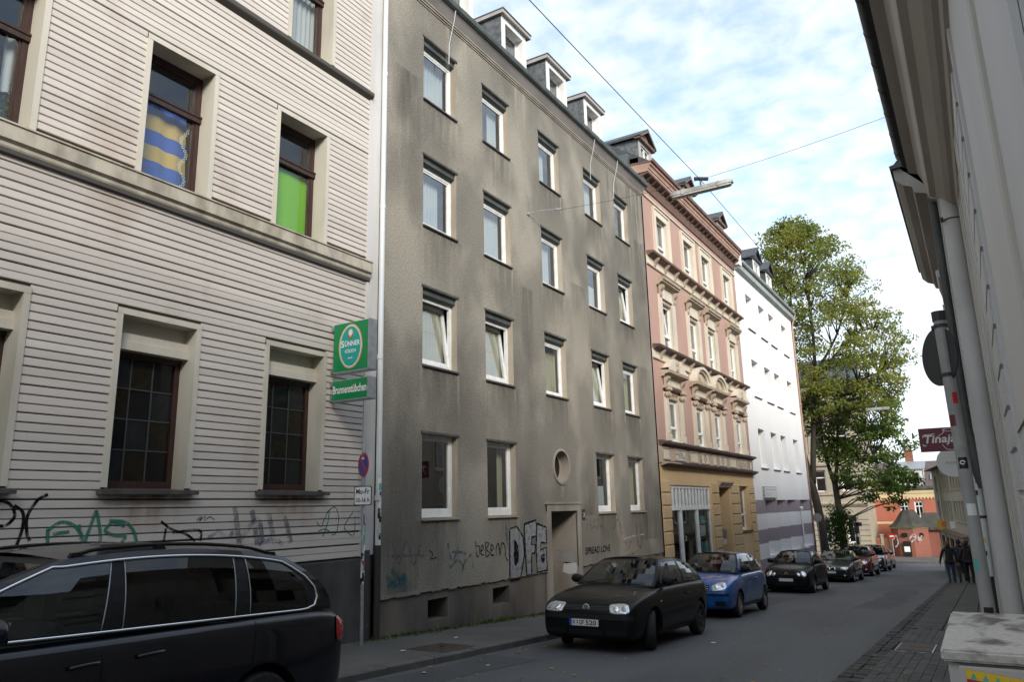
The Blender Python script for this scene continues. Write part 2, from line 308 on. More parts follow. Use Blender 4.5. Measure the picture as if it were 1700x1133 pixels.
spray('spray_silver', (.285, .29, .30), .92, 9); spray('spray_black', (.012, .012, .014), .95, 12); spray('spray_green', (.03, .22, .15), .72, 11); spray('spray_teal', (.03, .16, .19), .55, 8, .35, .65)
spray('spray_red', (.22, .045, .04), .5, 9, .4, .7); spray('spray_grey', (.16, .16, .19), .6, 8, .32, .62); spray('spray_blue', (.05, .13, .20), .6, 8, .38, .62); spray('spray_white', (.6, .6, .58), .7, 8, .35, .6)
def paint(name, col, metal=.15, rough=.42):
    return mat(name, col, rough, tuple(c * .8 for c in col), 3, 4, metal=metal, coat=1.0, spec=.3)
mat('paint_black', (.006, .006, .0065), .42, (.008, .008, .008), 5, 5, spec=.08, coat=.3); mat('paint_navy', (.0035, .004, .008), .35, (.005, .0055, .01), 3, 4, spec=.15, coat=.65); paint('paint_blue', (.004, .10, .38), .1, .35); paint('paint_red', (.17, .010, .016), .2, .3); paint('paint_anthracite', (.02, .021, .025), .3, .3); paint('paint_grey', (.03, .034, .042), .4, .3)

# ------------------------------------------------------------------ mesh builder
class MB:
    def __init__(s, xf=None): s.v = []; s.f = []; s.m = []; s.xf = xf; s.uv = None; s.cur = 0
    def p(s, *a):
        q = s.xf(*a) if s.xf else Vector(a); s.v.append((q[0], q[1], q[2])); return len(s.v) - 1
    def face(s, ids): s.f.append(tuple(ids)); s.m.append(s.cur)
    def quad(s, a, b, c, d): s.face([s.p(*a), s.p(*b), s.p(*c), s.p(*d)])
    def poly(s, pts): s.face([s.p(*a) for a in pts])
    def box(s, a0, a1, b0, b1, c0, c1):
        i = [s.p(x, y, z) for z in (c0, c1) for (x, y) in ((a0, b0), (a1, b0), (a1, b1), (a0, b1))]
        for q in ((3, 2, 1, 0), (4, 5, 6, 7), (0, 1, 5, 4), (1, 2, 6, 5), (2, 3, 7, 6), (3, 0, 4, 7)): s.face([i[k] for k in q])
    def prism(s, u0, u1, poly, cap=True, u0f=None, u1f=None):
        """poly: (d,z) outline extruded along u"""
        a = [s.p(u0 + (u0f(d, z) if u0f else 0), d, z) for d, z in poly]; b = [s.p(u1 + (u1f(d, z) if u1f else 0), d, z) for d, z in poly]; n = len(poly)
        for k in range(n): s.face([a[k], a[(k + 1) % n], b[(k + 1) % n], b[k]])
        if cap: s.face(a[::-1]); s.face(b)
    def tube(s, pts, r, n=8, cap=True):
        pts = [Vector(q) for q in pts]; rs = r if isinstance(r, (list, tuple)) else [r] * len(pts); rings = []
        up = None
        for i, q in enumerate(pts):
            t = (pts[min(i + 1, len(pts) - 1)] - pts[max(i - 1, 0)]).normalized()
            if up is None: up = Vector((0, 0, 1)) if abs(t.z) < .9 else Vector((1, 0, 0))
            a = t.cross(up).normalized(); up = a.cross(t).normalized()
            rings.append([s.p(*(q + a * (math.cos(2 * math.pi * k / n) * rs[i]) + up * (math.sin(2 * math.pi * k / n) * rs[i]))) for k in range(n)])
        for i in range(len(rings) - 1):
            for k in range(n): s.face([rings[i][k], rings[i][(k + 1) % n], rings[i + 1][(k + 1) % n], rings[i + 1][k]])
        if cap: s.face(rings[0][::-1]); s.face(rings[-1])
    def lathe(s, prof, n=24, axis='z', c=(0, 0, 0), closed=False):
        rings = []
        for r, h in prof:
            ring = []
            for k in range(n):
                a = 2 * math.pi * k / n; x, y = r * math.cos(a), r * math.sin(a)
                q = (x, y, h) if axis == 'z' else ((h, x, y) if axis == 'x' else (x, h, y))
                ring.append(s.p(c[0] + q[0], c[1] + q[1], c[2] + q[2]))
            rings.append(ring)
        m = len(rings)
        for i in range(m if closed else m - 1):
            for k in range(n): s.face([rings[i][k], rings[i][(k + 1) % n], rings[(i + 1) % m][(k + 1) % n], rings[(i + 1) % m][k]])
        if not closed: s.face(rings[0][::-1]); s.face(rings[-1])
    def ball(s, c, rx, ry, rz, n=10, m=7):
        rings = []
        top = s.p(c[0], c[1], c[2] + rz); bot = s.p(c[0], c[1], c[2] - rz)
        for i in range(1, m):
            t = math.pi * i / m
            rings.append([s.p(c[0] + rx * math.sin(t) * math.cos(2 * math.pi * k / n), c[1] + ry * math.sin(t) * math.sin(2 * math.pi * k / n), c[2] + rz * math.cos(t)) for k in range(n)])
        for k in range(n): s.face([top, rings[0][k], rings[0][(k + 1) % n]]); s.face([bot, rings[-1][(k + 1) % n], rings[-1][k]])
        for i in range(len(rings) - 1):
            for k in range(n): s.face([rings[i][k], rings[i + 1][k], rings[i + 1][(k + 1) % n], rings[i][(k + 1) % n]])
    def grid(s, P):
        I = [[s.p(*q) for q in row] for row in P]
        for i in range(len(I) - 1):
            for j in range(len(I[0]) - 1): s.face([I[i][j], I[i][j + 1], I[i + 1][j + 1], I[i + 1][j]])
        return I
    def ribbon(s, pts, w, d, loop=False):
        """flat stroke of width w through 2-D points (u,z) at depth d"""
        n = len(pts); L = []
        for i in range(n):
            a = Vector(pts[(i - 1) % n] if loop else pts[max(i - 1, 0)]); b = Vector(pts[(i + 1) % n] if loop else pts[min(i + 1, n - 1)])
            t = (b - a)
            t = t.normalized() if t.length > 1e-9 else Vector((1, 0)); nn = Vector((-t.y, t.x)) * w * .5; q = Vector(pts[i])
            e = d + 3e-5 * i * (1 if d >= 0 else -1); L.append((s.p(q.x + nn.x, e, q.y + nn.y), s.p(q.x - nn.x, e, q.y - nn.y)))
        for i in range(n if loop else n - 1): s.face([L[i][0], L[i][1], L[(i + 1) % n][1], L[(i + 1) % n][0]])
def curve(pts, k=6, loop=False):
    """Catmull-Rom through 2-D points"""
    n = len(pts); out = []
    for i in range(n if loop else n - 1):
        g = lambda j: Vector(pts[j % n] if loop else pts[min(max(j, 0), n - 1)])
        a, b, c, d = g(i - 1), g(i), g(i + 1), g(i + 2)
        for q in range(k):
            t = q / k; out.append(tuple(.5 * ((2 * b) + (c - a) * t + (2 * a - 5 * b + 4 * c - d) * t * t + (3 * b - a - 3 * c + d) * t ** 3)))
    if not loop: out.append(tuple(pts[-1]))
    return out
TXT = {}
def text_mesh(body, bold=0):
    if (body, bold) in TXT: return TXT[body, bold]
    cu_ = bpy.data.curves.new('lettering', 'FONT'); cu_.body = body; cu_.size = 1; cu_.resolution_u = 3; cu_.offset = bold
    o = bpy.data.objects.new('lettering', cu_); COL.objects.link(o)
    dg = bpy.context.evaluated_depsgraph_get(); me = bpy.data.meshes.new_from_object(o.evaluated_get(dg))
    vs = [tuple(v.co) for v in me.vertices]; fs = [tuple(p.vertices) for p in me.polygons]
    bpy.data.objects.remove(o); bpy.data.curves.remove(cu_); bpy.data.meshes.remove(me)
    x0 = min(v[0] for v in vs); x1 = max(v[0] for v in vs); y0 = min(v[1] for v in vs); y1 = max(v[1] for v in vs)
    TXT[body, bold] = (vs, fs, x0, x1, y0, y1); return TXT[body, bold]
def put_text(mb, body, fn, w, h, bold=0, shear=0):
    """fill a w x h rectangle with lettering; fn(a,b) -> builder coordinates"""
    vs, fs, x0, x1, y0, y1 = text_mesh(body, .022 if bold else 0); base = []
    for v in vs:
        q = (v[0] - x0) / (x1 - x0) * w; e = (v[1] - y0) / (y1 - y0) * h; base.append(mb.p(*fn(q + shear * e, e)))
    for f in fs: mb.face([base[i] for i in f])
def mesh_of(name, mb, mats, smooth=False, angle=None):
    me = bpy.data.meshes.new(name); me.from_pydata(mb.v, [], mb.f)
    for m_ in (mats if isinstance(mats, (list, tuple)) else [mats]): me.materials.append(M[m_] if isinstance(m_, str) else m_)
    if any(mb.m): me.polygons.foreach_set('material_index', mb.m)
    if smooth or angle:
        me.polygons.foreach_set('use_smooth', [True] * len(me.polygons))
        if angle: me.set_sharp_from_angle(angle=R(angle))
    me.update(); return me
def obj(name, mb, mats, parent=None, smooth=False, angle=None, kind=None, label=None):
    me = mb if isinstance(mb, bpy.types.Mesh) else mesh_of(name, mb, mats, smooth, angle)
    o = bpy.data.objects.new(name, me); COL.objects.link(o)
    if parent is not None: o.parent = parent
    if kind: o['kind'] = kind
    if label: o['label'] = label
    return o
def tag(o, label, cat, group=None):
    o['label'] = label; o['category'] = cat
    if group: o['group'] = group
    return o
def thing(name, label, cat, loc=(0, 0, 0), rot=(0, 0, 0), group=None):
    o = bpy.data.objects.new(name, None); COL.objects.link(o); o.location = loc; o.rotation_euler = rot; o.empty_display_size = .2
    return tag(o, label, cat, group)
def copy_tree(o, parent=None):
    c = o.copy(); COL.objects.link(c)
    if parent: c.parent = parent
    for ch in list(o.children): copy_tree(ch, c)
    return c
class Facade:
    """u runs along the wall, d is distance out of the wall, z is height; vertices come out relative to the root"""
    def __init__(s, root, org, U, N): s.root = root; s.o = Vector(org); s.U = Vector(U); s.N = Vector(N); s.l = Vector(root.location)
    def xf(s, u, d, z): return s.o + s.U * u + s.N * d + Vector((0, 0, z)) - s.l
    def mb(s): return MB(s.xf)
    def put(s, name, mb, mats, parent=None, **k): return obj(name, mb, mats, parent or s.root, **k)
def G(y):
    if y <= 62: return -1.67 - .05 * y
    t = min((y - 62) / 6, 1.0); return -4.77 - .05 * 6 * (t - t * t / 2)
SLOPE = math.atan(.05)

# ------------------------------------------------------------------ facade helpers
def wall_sheet(F, name, u0, u1, z0, z1, holes, m, d=0.0, rev=-.2, revm=None, thick=None, parent=None):
    """wall face with real openings; holes: (u0,u1,z0,z1[,depth]); reveals get material 1"""
    mb = F.mb(); us = sorted({u0, u1, *[min(max(h[i], u0), u1) for h in holes for i in (0, 1)]}); zs = sorted({z0, z1, *[min(max(h[i], z0), z1) for h in holes for i in (2, 3)]})
    def refine(a, st):
        o = []
        for i in range(len(a) - 1):
            n = max(1, int((a[i + 1] - a[i]) / st)); o += [a[i] + (a[i + 1] - a[i]) * k / n for k in range(n)]
        return o + [a[-1]]
    us, zs = refine(us, 2.5), refine(zs, 2.5)
    I = {}
    def V(i, j):
        if (i, j) not in I: I[i, j] = mb.p(us[i], d, zs[j])
        return I[i, j]
    for i in range(len(us) - 1):
        for j in range(len(zs) - 1):
            cu_, cz = (us[i] + us[i + 1]) / 2, (zs[j] + zs[j + 1]) / 2
            if any(h[0] < cu_ < h[1] and h[2] < cz < h[3] for h in holes): continue
            mb.face([V(i, j), V(i + 1, j), V(i + 1, j + 1), V(i, j + 1)])
    mb.cur = 1 if revm else 0
    for h in holes:
        a, b, c, e = max(h[0], u0), min(h[1], u1), max(h[2], z0), min(h[3], z1); r = h[4] if len(h) > 4 else rev
        mb.quad((a, d, c), (a, r, c), (a, r, e), (a, d, e)); mb.quad((b, r, c), (b, d, c), (b, d, e), (b, r, e))
        if h[3] < z1 - 1e-6 or abs(h[3] - .171) < 1e-6: mb.quad((a, d, e), (a, r, e), (b, r, e), (b, d, e))
        if h[2] > z0 + 1e-6: mb.quad((a, r, c), (a, d, c), (b, d, c), (b, r, c))
    mb.cur = 0
    if thick:   # underside lip so that a proud layer has a real lower edge
        cuts = sorted((h[0], h[1]) for h in holes if h[2] < z0); ee = [u0] + [q for c_ in cuts for q in c_] + [u1]
        for a, b in zip(ee[::2], ee[1::2]): mb.quad((a, d, z0), (a, d - thick, z0), (b, d - thick, z0), (b, d, z0))
        mb.quad((u0, d, z1), (u1, d, z1), (u1, d - thick, z1), (u0, d - thick, z1))
    return F.put(name, mb, [m, revm] if revm else m, parent)
def frame_mb(F, u0, u1, z0, z1, d0, d1, w=.06, mb=None, bottom=None):
    mb = mb or F.mb(); b = bottom or w
    mb.box(u0, u0 + w, d0, d1, z0, z1); mb.box(u1 - w, u1, d0, d1, z0, z1)
    mb.box(u0 + w, u1 - w, d0, d1, z0, z0 + b); mb.box(u0 + w, u1 - w, d0, d1, z1 - w, z1); return mb
def curtain_mb(F, u0, u1, z0, z1, d, amp=.025, pitch=.11, gather=0):
    mb = F.mb(); n = max(6, int((u1 - u0) / pitch * 4)); ph = ru(0, 6)
    rows = []
    for z, a in ((z1, amp * .8), ((z0 + z1) / 2, amp), (z0, amp * 1.25)):
        rows.append([(u0 + (u1 - u0) * k / n, d + a * math.sin(k / n * (u1 - u0) / pitch * 6.283 + ph + .7 * math.sin(k * .23)), z) for k in range(n + 1)])
    mb.grid(rows); return mb
def window(F, u0, u1, z0, z1, dg, fm='pvc_white', w=.065, sill=None, curtain=None, tilt=False, box=0, boxm='reveal_tan', bottom=None, transom=None, mullions=(), panem='pane', label=None, fd=.06):
    """a window set back at depth dg; children pane, sill, curtain, sash, shutter_box"""
    zt = z1 - box
    mb = frame_mb(F, u0, u1, z0, zt, dg - fd, dg, w, bottom=bottom)
    if transom: mb.box(u0 + w, u1 - w, dg - fd, dg + .012, transom - .045, transom + .045)
    for mu in mullions: mb.box(mu - .03, mu + .03, dg - fd, dg + .005, z0 + w, zt - w)
    fr = F.put('window', mb, fm, label=label)
    zb = z0 + (bottom or w)
    if tilt:
        s = F.mb(); T = .17
        def lean(u, d, z): return (u, d - T * (z - zb) / (zt - zb), z)
        k = MB(lambda u, d, z: F.xf(*lean(u, d, z))); frame_mb(F, u0 + .05, u1 - .05, zb - .01, zt - w + .02, dg - fd - .01, dg - .012, .075, k)
        sash = F.put('sash', k, fm, fr)
        p = MB(lambda u, d, z: F.xf(*lean(u, d, z))); p.quad((u0 + .12, dg - .035, zb + .06), (u1 - .12, dg - .035, zb + .06), (u1 - .12, dg - .035, zt - w - .05), (u0 + .12, dg - .035, zt - w - .05)); F.put('pane', p, panem, fr)
    else:
        s = frame_mb(F, u0 + w - .012, u1 - w + .012, zb - .012, zt - w + .012, dg - fd + .008, dg - .014, .05)
        F.put('sash', s, fm, fr)
        zz = [zb] + ([transom] if transom else []) + [zt - w]; uu = [u0 + w] + list(mullions) + [u1 - w]
        for a, b in zip(zz[:-1], zz[1:]):
            for c, e in zip(uu[:-1], uu[1:]):
                p = F.mb(); p.quad((c, dg - .035, a), (e, dg - .035, a), (e, dg - .035, b), (c, dg - .035, b)); F.put('pane', p, panem, fr)
    if box:
        b = F.mb(); b.prism(u0, u1, [(dg - .05, z1), (dg + .1, z1), (dg + .1, z1 - box * .8), (dg + .05, z1 - box), (dg - .05, z1 - box)]); F.put('shutter_box', b, boxm, fr)
    if sill:
        ov, th, pr, sm = sill; s = F.mb(); s.prism(u0 - ov, u1 + ov, [(dg, z0), (pr, z0 - .025), (pr, z0 - .025 - th), (pr - .02, z0 - .03 - th), (dg, z0 - .03 - th)]); F.put('sill', s, sm, fr)
    if curtain:
        for cm, a, b, c, e in curtain:
            F.put('curtain', curtain_mb(F, u0 + (u1 - u0) * a, u0 + (u1 - u0) * b, z0 + (zt - z0) * c, z0 + (zt - z0) * e, dg - .2), cm, fr, smooth=True)
    return fr
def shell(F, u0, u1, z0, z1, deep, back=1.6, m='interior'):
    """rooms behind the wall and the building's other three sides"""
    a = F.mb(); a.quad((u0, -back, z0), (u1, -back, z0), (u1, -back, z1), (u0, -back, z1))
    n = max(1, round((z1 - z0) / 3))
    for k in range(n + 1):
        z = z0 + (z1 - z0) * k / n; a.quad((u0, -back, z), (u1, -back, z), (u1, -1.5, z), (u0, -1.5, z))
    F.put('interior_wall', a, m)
def slates(F, P, du, dv, m='slate', name='slate_cladding', parent=None):
    """overlapping slates on the quad P00,P10,P11,P01 (points u,d,z)"""
    mb = F.mb(); A, B, C, D = [Vector(q) for q in P]; U = (B - A); V = (D - A); nn = U.cross(V).normalized()
    n = max(1, int(U.length / du)); k = max(1, int(V.length / dv))
    def pt(s, t): return A.lerp(B, s).lerp(D.lerp(C, s), t)
    mb.poly([tuple(q - nn * .012) for q in (A, B, C, D)])
    for j in range(k):
        off = .5 * (j % 2)
        for i in range(-1, n + 1):
            s0, s1 = max(0, (i + off) / n), min(1, (i + 1 + off) / n)
            if s1 - s0 < .02: continue
            t0, t1 = j / k, min(1, (j + 1.25) / k); e = .022 + .008 * rnd()
            lo = nn * e; g = (s1 - s0) * .05
            mb.poly([tuple(pt(s0 + g, t0) + lo), tuple(pt(s1 - g, t0) + lo), tuple(pt(s1 - g, t1)), tuple(pt(s0 + g, t1))])
    return F.put(name, mb, m, parent, kind='stuff')
def film(F, name, u0, u1, z0, z1, m, d, parent=None, up=False):
    """thin stain; strongest at its upper end (or at its lower end if up)"""
    mb = F.mb(); mb.quad((u0, d, z0), (u1, d, z0), (u1, d, z1), (u0, d, z1)); o = F.put(name, mb, m, parent)
    uv = o.data.uv_layers.new(name='UVMap'); c = [(0, 0), (1, 0), (1, 1), (0, 1)] if not up else [(0, 1), (1, 1), (1, 0), (0, 0)]
    for i, q in enumerate(c): uv.data[i].uv = q
    return o
def stroke(F, name, lines, m, w, d, parent=None, smooth=True, label=None):
    mb = F.mb()
    for k, L in enumerate(lines): mb.ribbon(curve(L, 5) if smooth and len(L) > 2 else L, w, d + k * .0006)
    return F.put(name, mb, m, parent, label=label)

# ------------------------------------------------------------------ ground, road, footways
def strip(name, x0, x1, ys, dz, m, kind='structure', nx=2):
    mb = MB(); mb.grid([[(x0 + (x1 - x0) * i / nx, y, G(y) + dz) for i in range(nx + 1)] for y in ys]); return obj(name, mb, m, kind=kind, smooth=True)
def span(a, b, st):
    n = max(1, int((b - a) / st)); return [a + (b - a) * k / n for k in range(n + 1)]
mb = MB(); mb.grid([[(x, y, G(max(y, -40)) - .22) for x in (-900, -200, -60, -20, 0, 20, 60, 200, 900)] for y in [-400, -100, -40] + span(0, 60, 10) + [62, 63, 64, 65, 66, 67, 68, 75, 100, 200, 600, 1500]]); obj('ground', mb, 'earth', kind='structure')
KL, KR = -6.9, -1.9
YS = span(-25, 60, 2.5) + [61, 62, 63, 64, 65]
rd = strip('road', KL - .12, KR + .02, YS, 0, 'asphalt', nx=4)
def road_patch(x0, x1, y0, y1, m_='asphalt_dark', jag=.12):
    m = MB(); n = max(2, int((y1 - y0) / .8)); rows_ = []
    for k in range(n + 1):
        y = y0 + (y1 - y0) * k / n; a, b = x0 + ru(-jag, jag), x1 + ru(-jag, jag); rows_.append([(a + (b - a) * i / 2, y, G(y) + .004) for i in range(3)])
    m.grid(rows_); return obj('asphalt_patch', m, m_, rd)
for q in ((-6.75, -5.9, 7.6, 10.2), (-3.3, -2.4, 23, 33), (-6.6, -5.4, 21.5, 26), (-6.9, -6.2, 3, 6.5)): road_patch(*q)
mb = MB(); mb.grid([[(x, y, G(y)) for x in (-70, -30, -12, KL - .12, KR + .02, 4, 20, 70)] for y in (65, 66, 67, 68, 69.4)]); obj('road', mb, 'asphalt', kind='structure')
mb = MB(); mb.grid([[(x, y, G(y) + .1) for x in (-70, -20, -9, 0, 70)] for y in (69.55, 74, 110)]); obj('pavement', mb, 'footway', kind='structure')
mb = MB(); mb.box(-60, 60, 69.4, 69.55, G(70) - .2, G(70) + .105); obj('kerb', mb, 'kerb', kind='structure')
lw = strip('pavement', -9.3, KL - .13, span(-25, 60, 2.5) + [62, 64.8], .10, 'footway')
mb = MB(); mb.grid([[(x, y, G(y) + .098) for x in (-40, -9.3)] for y in span(49.6, 64.8, 2.5)]); obj('pavement', mb, 'footway', kind='structure')
kerb = bpy.data.objects.new('kerb', None); COL.objects.link(kerb); kerb['kind'] = 'structure'
k0 = MB(); k0.prism(-.492, .492, [(-.065, -.25), (.068, -.25), (.068, .085), (.05, .104), (-.065, .104)], True); k0.xf = None
k0.v = [(b, a, c) for a, b, c in k0.v]; kme = mesh_of('kerb_stone', k0, 'kerb')
for i in range(64):
    y = .5 + i; o = bpy.data.objects.new('kerb_stone', kme); COL.objects.link(o); o.parent = kerb
    o.location = (KL - .065 + ru(-.006, .006), y, G(y) + ru(-.004, .004)); o.rotation_euler = (-SLOPE, 0, ru(-.004, .004))
# right footway: gutter setts, laid pavers near the camera, slabs beyond
gut = strip('gutter', KR + .02, KR + .34, YS, .012, 'paver_joint')
gm = MB(); gm.box(-.072, .072, -.075, .075, 0, .03); gme = mesh_of('sett', gm, 'gutter_sett'); rest = MB()
cnt = 0
for j in range(int((60 - 8.5) / .165)):
    y = 8.5 + j * .165
    for i in range(2):
        x = KR + .10 + i * .16; z = G(y) + .004 + ru(-.004, .008)
        if cnt < 200:
            o = bpy.data.objects.new('sett', gme); COL.objects.link(o); o.parent = gut; o.location = (x + ru(-.01, .01), y, z); o.rotation_euler = (-SLOPE, 0, ru(-.06, .06)); cnt += 1
        else: rest.box(x - .072, x + .072, y - .075, y + .075, z, z + .03)
obj('setts', rest, 'gutter_sett', gut, kind='stuff')
rp = strip('pavement', KR + .34, .9, YS, .03, 'paver_joint')
pm = MB(); pm.box(-.057, .057, -.117, .117, -.02, .032); pme = mesh_of('paver', pm, 'paver'); cnt = 0; rest = MB()
def paver_ok(x, y): return not (-1.52 < x < -.94 and 13.75 < y < 14.95)
for j in range(int((17.5 - 5) / .24)):
    for i in range(int((.75 + 1.5) / .12)):
        x, y = KR + .41 + i * .12, 5 + j * .24 + (.12 if i % 2 else 0); z = G(y) + .03 + ru(-.003, .003)
        if not paver_ok(x, y): continue
        if 9.3 < y < 15.2 and x < -.42 - (0 if y > 11.5 else .35) and cnt < 300:
            o = bpy.data.objects.new('paver', pme); COL.objects.link(o); o.parent = rp; o.location = (x, y, z); o.rotation_euler = (-SLOPE + ru(-.008, .008), ru(-.008, .008), ru(-.012, .012)); cnt += 1
        else: rest.box(x - .057, x + .057, y - .117, y + .117, z - .02, z + .032)
obj('pavers', rest, 'paver', rp, kind='stuff')
sl_ = MB()
y = 17.62
while y < 63:
    for x in (KR + .36, KR + .9, KR + 1.44, KR + 1.98):
        z = G(y + .2) + .03 + ru(-.004, .006); sl_.box(x, x + .515, y, y + .47, z - .04, z + .03 + ru(-.004, .004))
    y += .5
obj('slabs', sl_, 'paver', rp, kind='stuff')
t = thing('inspection_cover', 'long iron inspection cover with pale rim in the pavers of the right footway', 'cover', (-1.23, 14.35, G(14.35) + .055), (-SLOPE, 0, 0))
mb = MB(); mb.box(-.27, .27, -.56, .56, -.02, .008); obj('frame', mb, 'steel', t)
for k in range(2):
    mb = MB(); mb.box(-.245, .245, -.54 + k * .545, -.01 + k * .545, .0, .016); obj('plate', mb, 'rust_iron', t)
t = thing('manhole_cover', 'brown rectangular manhole cover in the footway before the grey house', 'cover', (-7.38, 9.83, G(9.83) + .102), (-SLOPE, 0, 0))
mb = MB(); mb.box(-.36, .36, -.43, .43, -.03, .006); obj('frame', mb, 'rust_iron', t)
mb = MB(); mb.box(-.32, .32, -.39, .39, 0, .014)
for k in range(7):
    for q in range(9): mb.box(-.3 + q * .066, -.262 + q * .066, -.36 + k * .104, -.29 + k * .104, .013, .02)
obj('plate', mb, 'rust_iron', t)
mb = MB(); mb.lathe([(.05, 0), (.05, .017), (.001, .017)], 12, c=(0, 0, .004)); obj('keyhole', mb, 'cavity', t)
mb = MB()
for k in range(420):
    if k % 3 == 0: x, y = random.choice((KL + ru(0, .5), KR - ru(-.6, .7))), ru(8, 45)
    else: x, y = ru(KL, .2), 6 + 50 * rnd() ** 1.7
    z = G(y) + (.016 if x < KR else .07) ; a = ru(0, 6.28); s = ru(.020, .048)
    mb.poly([(x + s * math.cos(a), y + s * math.sin(a), z + .004), (x - s * .6 * math.sin(a), y + s * .6 * math.cos(a), z + .012), (x - s * math.cos(a), y - s * math.sin(a), z + .003), (x + s * .6 * math.sin(a), y - s * .6 * math.cos(a), z + .006)])
obj('fallen_leaves', mb, 'leaf_litter', kind='stuff')
for n_, (x, y, lb) in enumerate(((-6.55, 8.3, 'torn white paper scrap in the gutter nearest the people carrier'), (-6.2, 9.3, 'white paper scrap on the asphalt level with the manhole cover'), (-7.6, 9.15, 'white paper scrap on the footway just before the manhole cover'), (-4.3, 13.5, 'white paper scrap in mid road beside the nearest black hatchback'), (-7.9, 10.9, 'white paper scrap lying on the footway below the cellar window'))):
    mb = MB(); z = G(y) + (.11 if x < KL else .006); a = ru(0, 3); q_ = ru(.03, .05)
    pts = [(x + q_ * ru(.7, 1.3) * math.cos(a + q * 1.256), y + q_ * ru(.7, 1.3) * math.sin(a + q * 1.256), z + ru(0, .014)) for q in range(5)]; mb.poly(pts); mb.poly([(p[0], p[1], p[2] + .004) for p in pts][::-1])
    tag(obj('paper_scrap', mb, 'paper'), lb, 'litter', 'paper scraps on the street')


# ------------------------------------------------------------------ board-clad pub house (left)
X0 = -9.0
def left(root): return Facade(root, (X0, 0, 0), (0, 1, 0), (1, 0, 0))
pub = thing('house', 'pub house clad in cream horizontal boards with brown timber windows', 'house', (X0, 4, G(4) + .1)); F = left(pub)
SU0, SU1 = -6.0, 9.66
wins_g = [(2.93, 4.12), (5.15, 6.365), (7.485, 8.755)]      # outer casing of the ground-floor windows
wins_1 = [(2.80, 3.95), (5.20, 6.365), (7.475, 8.66)]
wins_2 = [(2.85, 4.0), (5.24, 6.40), (7.61, 8.71)]
ZG, Z1, Z2 = (.365, 2.61), (4.475, 6.565), (7.935, 10.05)
holes = [(a + .07, b - .07, ZG[0] - .05, ZG[1] - .07, -.36) for a, b in wins_g] + [(a + .07, b - .07, Z1[0], Z1[1] - .07, -.36) for a, b in wins_1] + [(a + .07, b - .07, Z2[0], Z2[1] - .07, -.36) for a, b in wins_2]
wall_sheet(F, 'wall', SU0, 9.98, -2.6, 11.2, holes, 'siding_back', 0, -.36, 'trim_cream')
mb = F.mb(); mb.box(SU0, SU0 + .02, -9, 0, -2.6, 11.2); mb.box(SU0, 9.98, -9, -8.98, -2.6, 11.2); mb.prism(SU0, 9.98, [(.35, 11.1), (.35, 11.25), (-4.5, 14.6), (-9.2, 11.25), (-9.2, 11.1)]); F.put('roof', mb, 'slate')
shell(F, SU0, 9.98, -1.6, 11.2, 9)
bm_ = MB(); bm_.prism(0, 1, [(.002, -.5), (.016, -.5), (.026, -.42), (.026, .43), (.018, .47), (.002, .47)]); bm_.v = [(b, a, c) for a, b, c in bm_.v]
bme = mesh_of('board', bm_, 'siding')
def boards(z0, z1, n, wins, zw):
    pitch = (z1 - z0) / n
    for k in range(n):
        zc = z0 + (k + .5) * pitch
        segs = [(SU0, SU1)]
        if any(zw[0] - .02 < zc + s * pitch < zw[1] for s in (-.3, .3)):
            e = [SU0] + [q for w in wins for q in w] + [SU1]; segs = list(zip(e[::2], e[1::2]))
        for a, b in segs:
            o = bpy.data.objects.new('board', bme); COL.objects.link(o); o.parent = pub
            o.location = Vector((X0 + ru(0, .003), a, zc + ru(-.002, .002))) - pub.location; o.scale = (1, b - a, pitch * ru(.89, .925)); o.rotation_euler = (ru(-.0006, .0006), 0, 0)
boards(-.725, 4.13, 46, wins_g, ZG); boards(4.55, 7.72, 31, wins_1, Z1); boards(7.93, 10.98, 29, wins_2, Z2)
def casing(a, b, z0, z1, dep=-.36):
    m = F.mb(); w = .075
    m.box(a, a + w, -.02, .045, z0, z1); m.box(b - w, b, -.02, .045, z0, z1); m.box(a, b, -.02, .048, z1 - w, z1 + .003); F.put('window_casing', m, 'trim_cream')
for a, b in wins_g: casing(a, b, *ZG)
for a, b in wins_1: casing(a, b, *Z1)
for a, b in wins_2: casing(a, b, *Z2)
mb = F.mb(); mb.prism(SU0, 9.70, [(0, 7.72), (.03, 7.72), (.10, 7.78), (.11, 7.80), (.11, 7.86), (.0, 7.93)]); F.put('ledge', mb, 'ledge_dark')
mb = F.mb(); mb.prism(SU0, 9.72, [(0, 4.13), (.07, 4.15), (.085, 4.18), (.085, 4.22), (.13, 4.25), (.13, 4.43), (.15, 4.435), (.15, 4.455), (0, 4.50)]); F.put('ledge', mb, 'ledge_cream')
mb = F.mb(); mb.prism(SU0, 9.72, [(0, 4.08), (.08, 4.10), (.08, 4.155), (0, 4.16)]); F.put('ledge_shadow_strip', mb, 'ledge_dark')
mb = F.mb(); mb.box(9.66, 9.735, 0, .05, -.72, 11); mb.box(9.735, 9.99, -.02, .025, -.70, 11); F.put('corner_board', mb, 'corner_paint')
mb = F.mb(); mb.prism(SU0, 9.78, [(-.02, -2.6), (.035, -2.6), (.035, -.76), (-.02, -.73)]); mb.box(9.70, 9.88, .036, .05, -2.6, -.62); F.put('plinth', mb, 'plinth_grey')
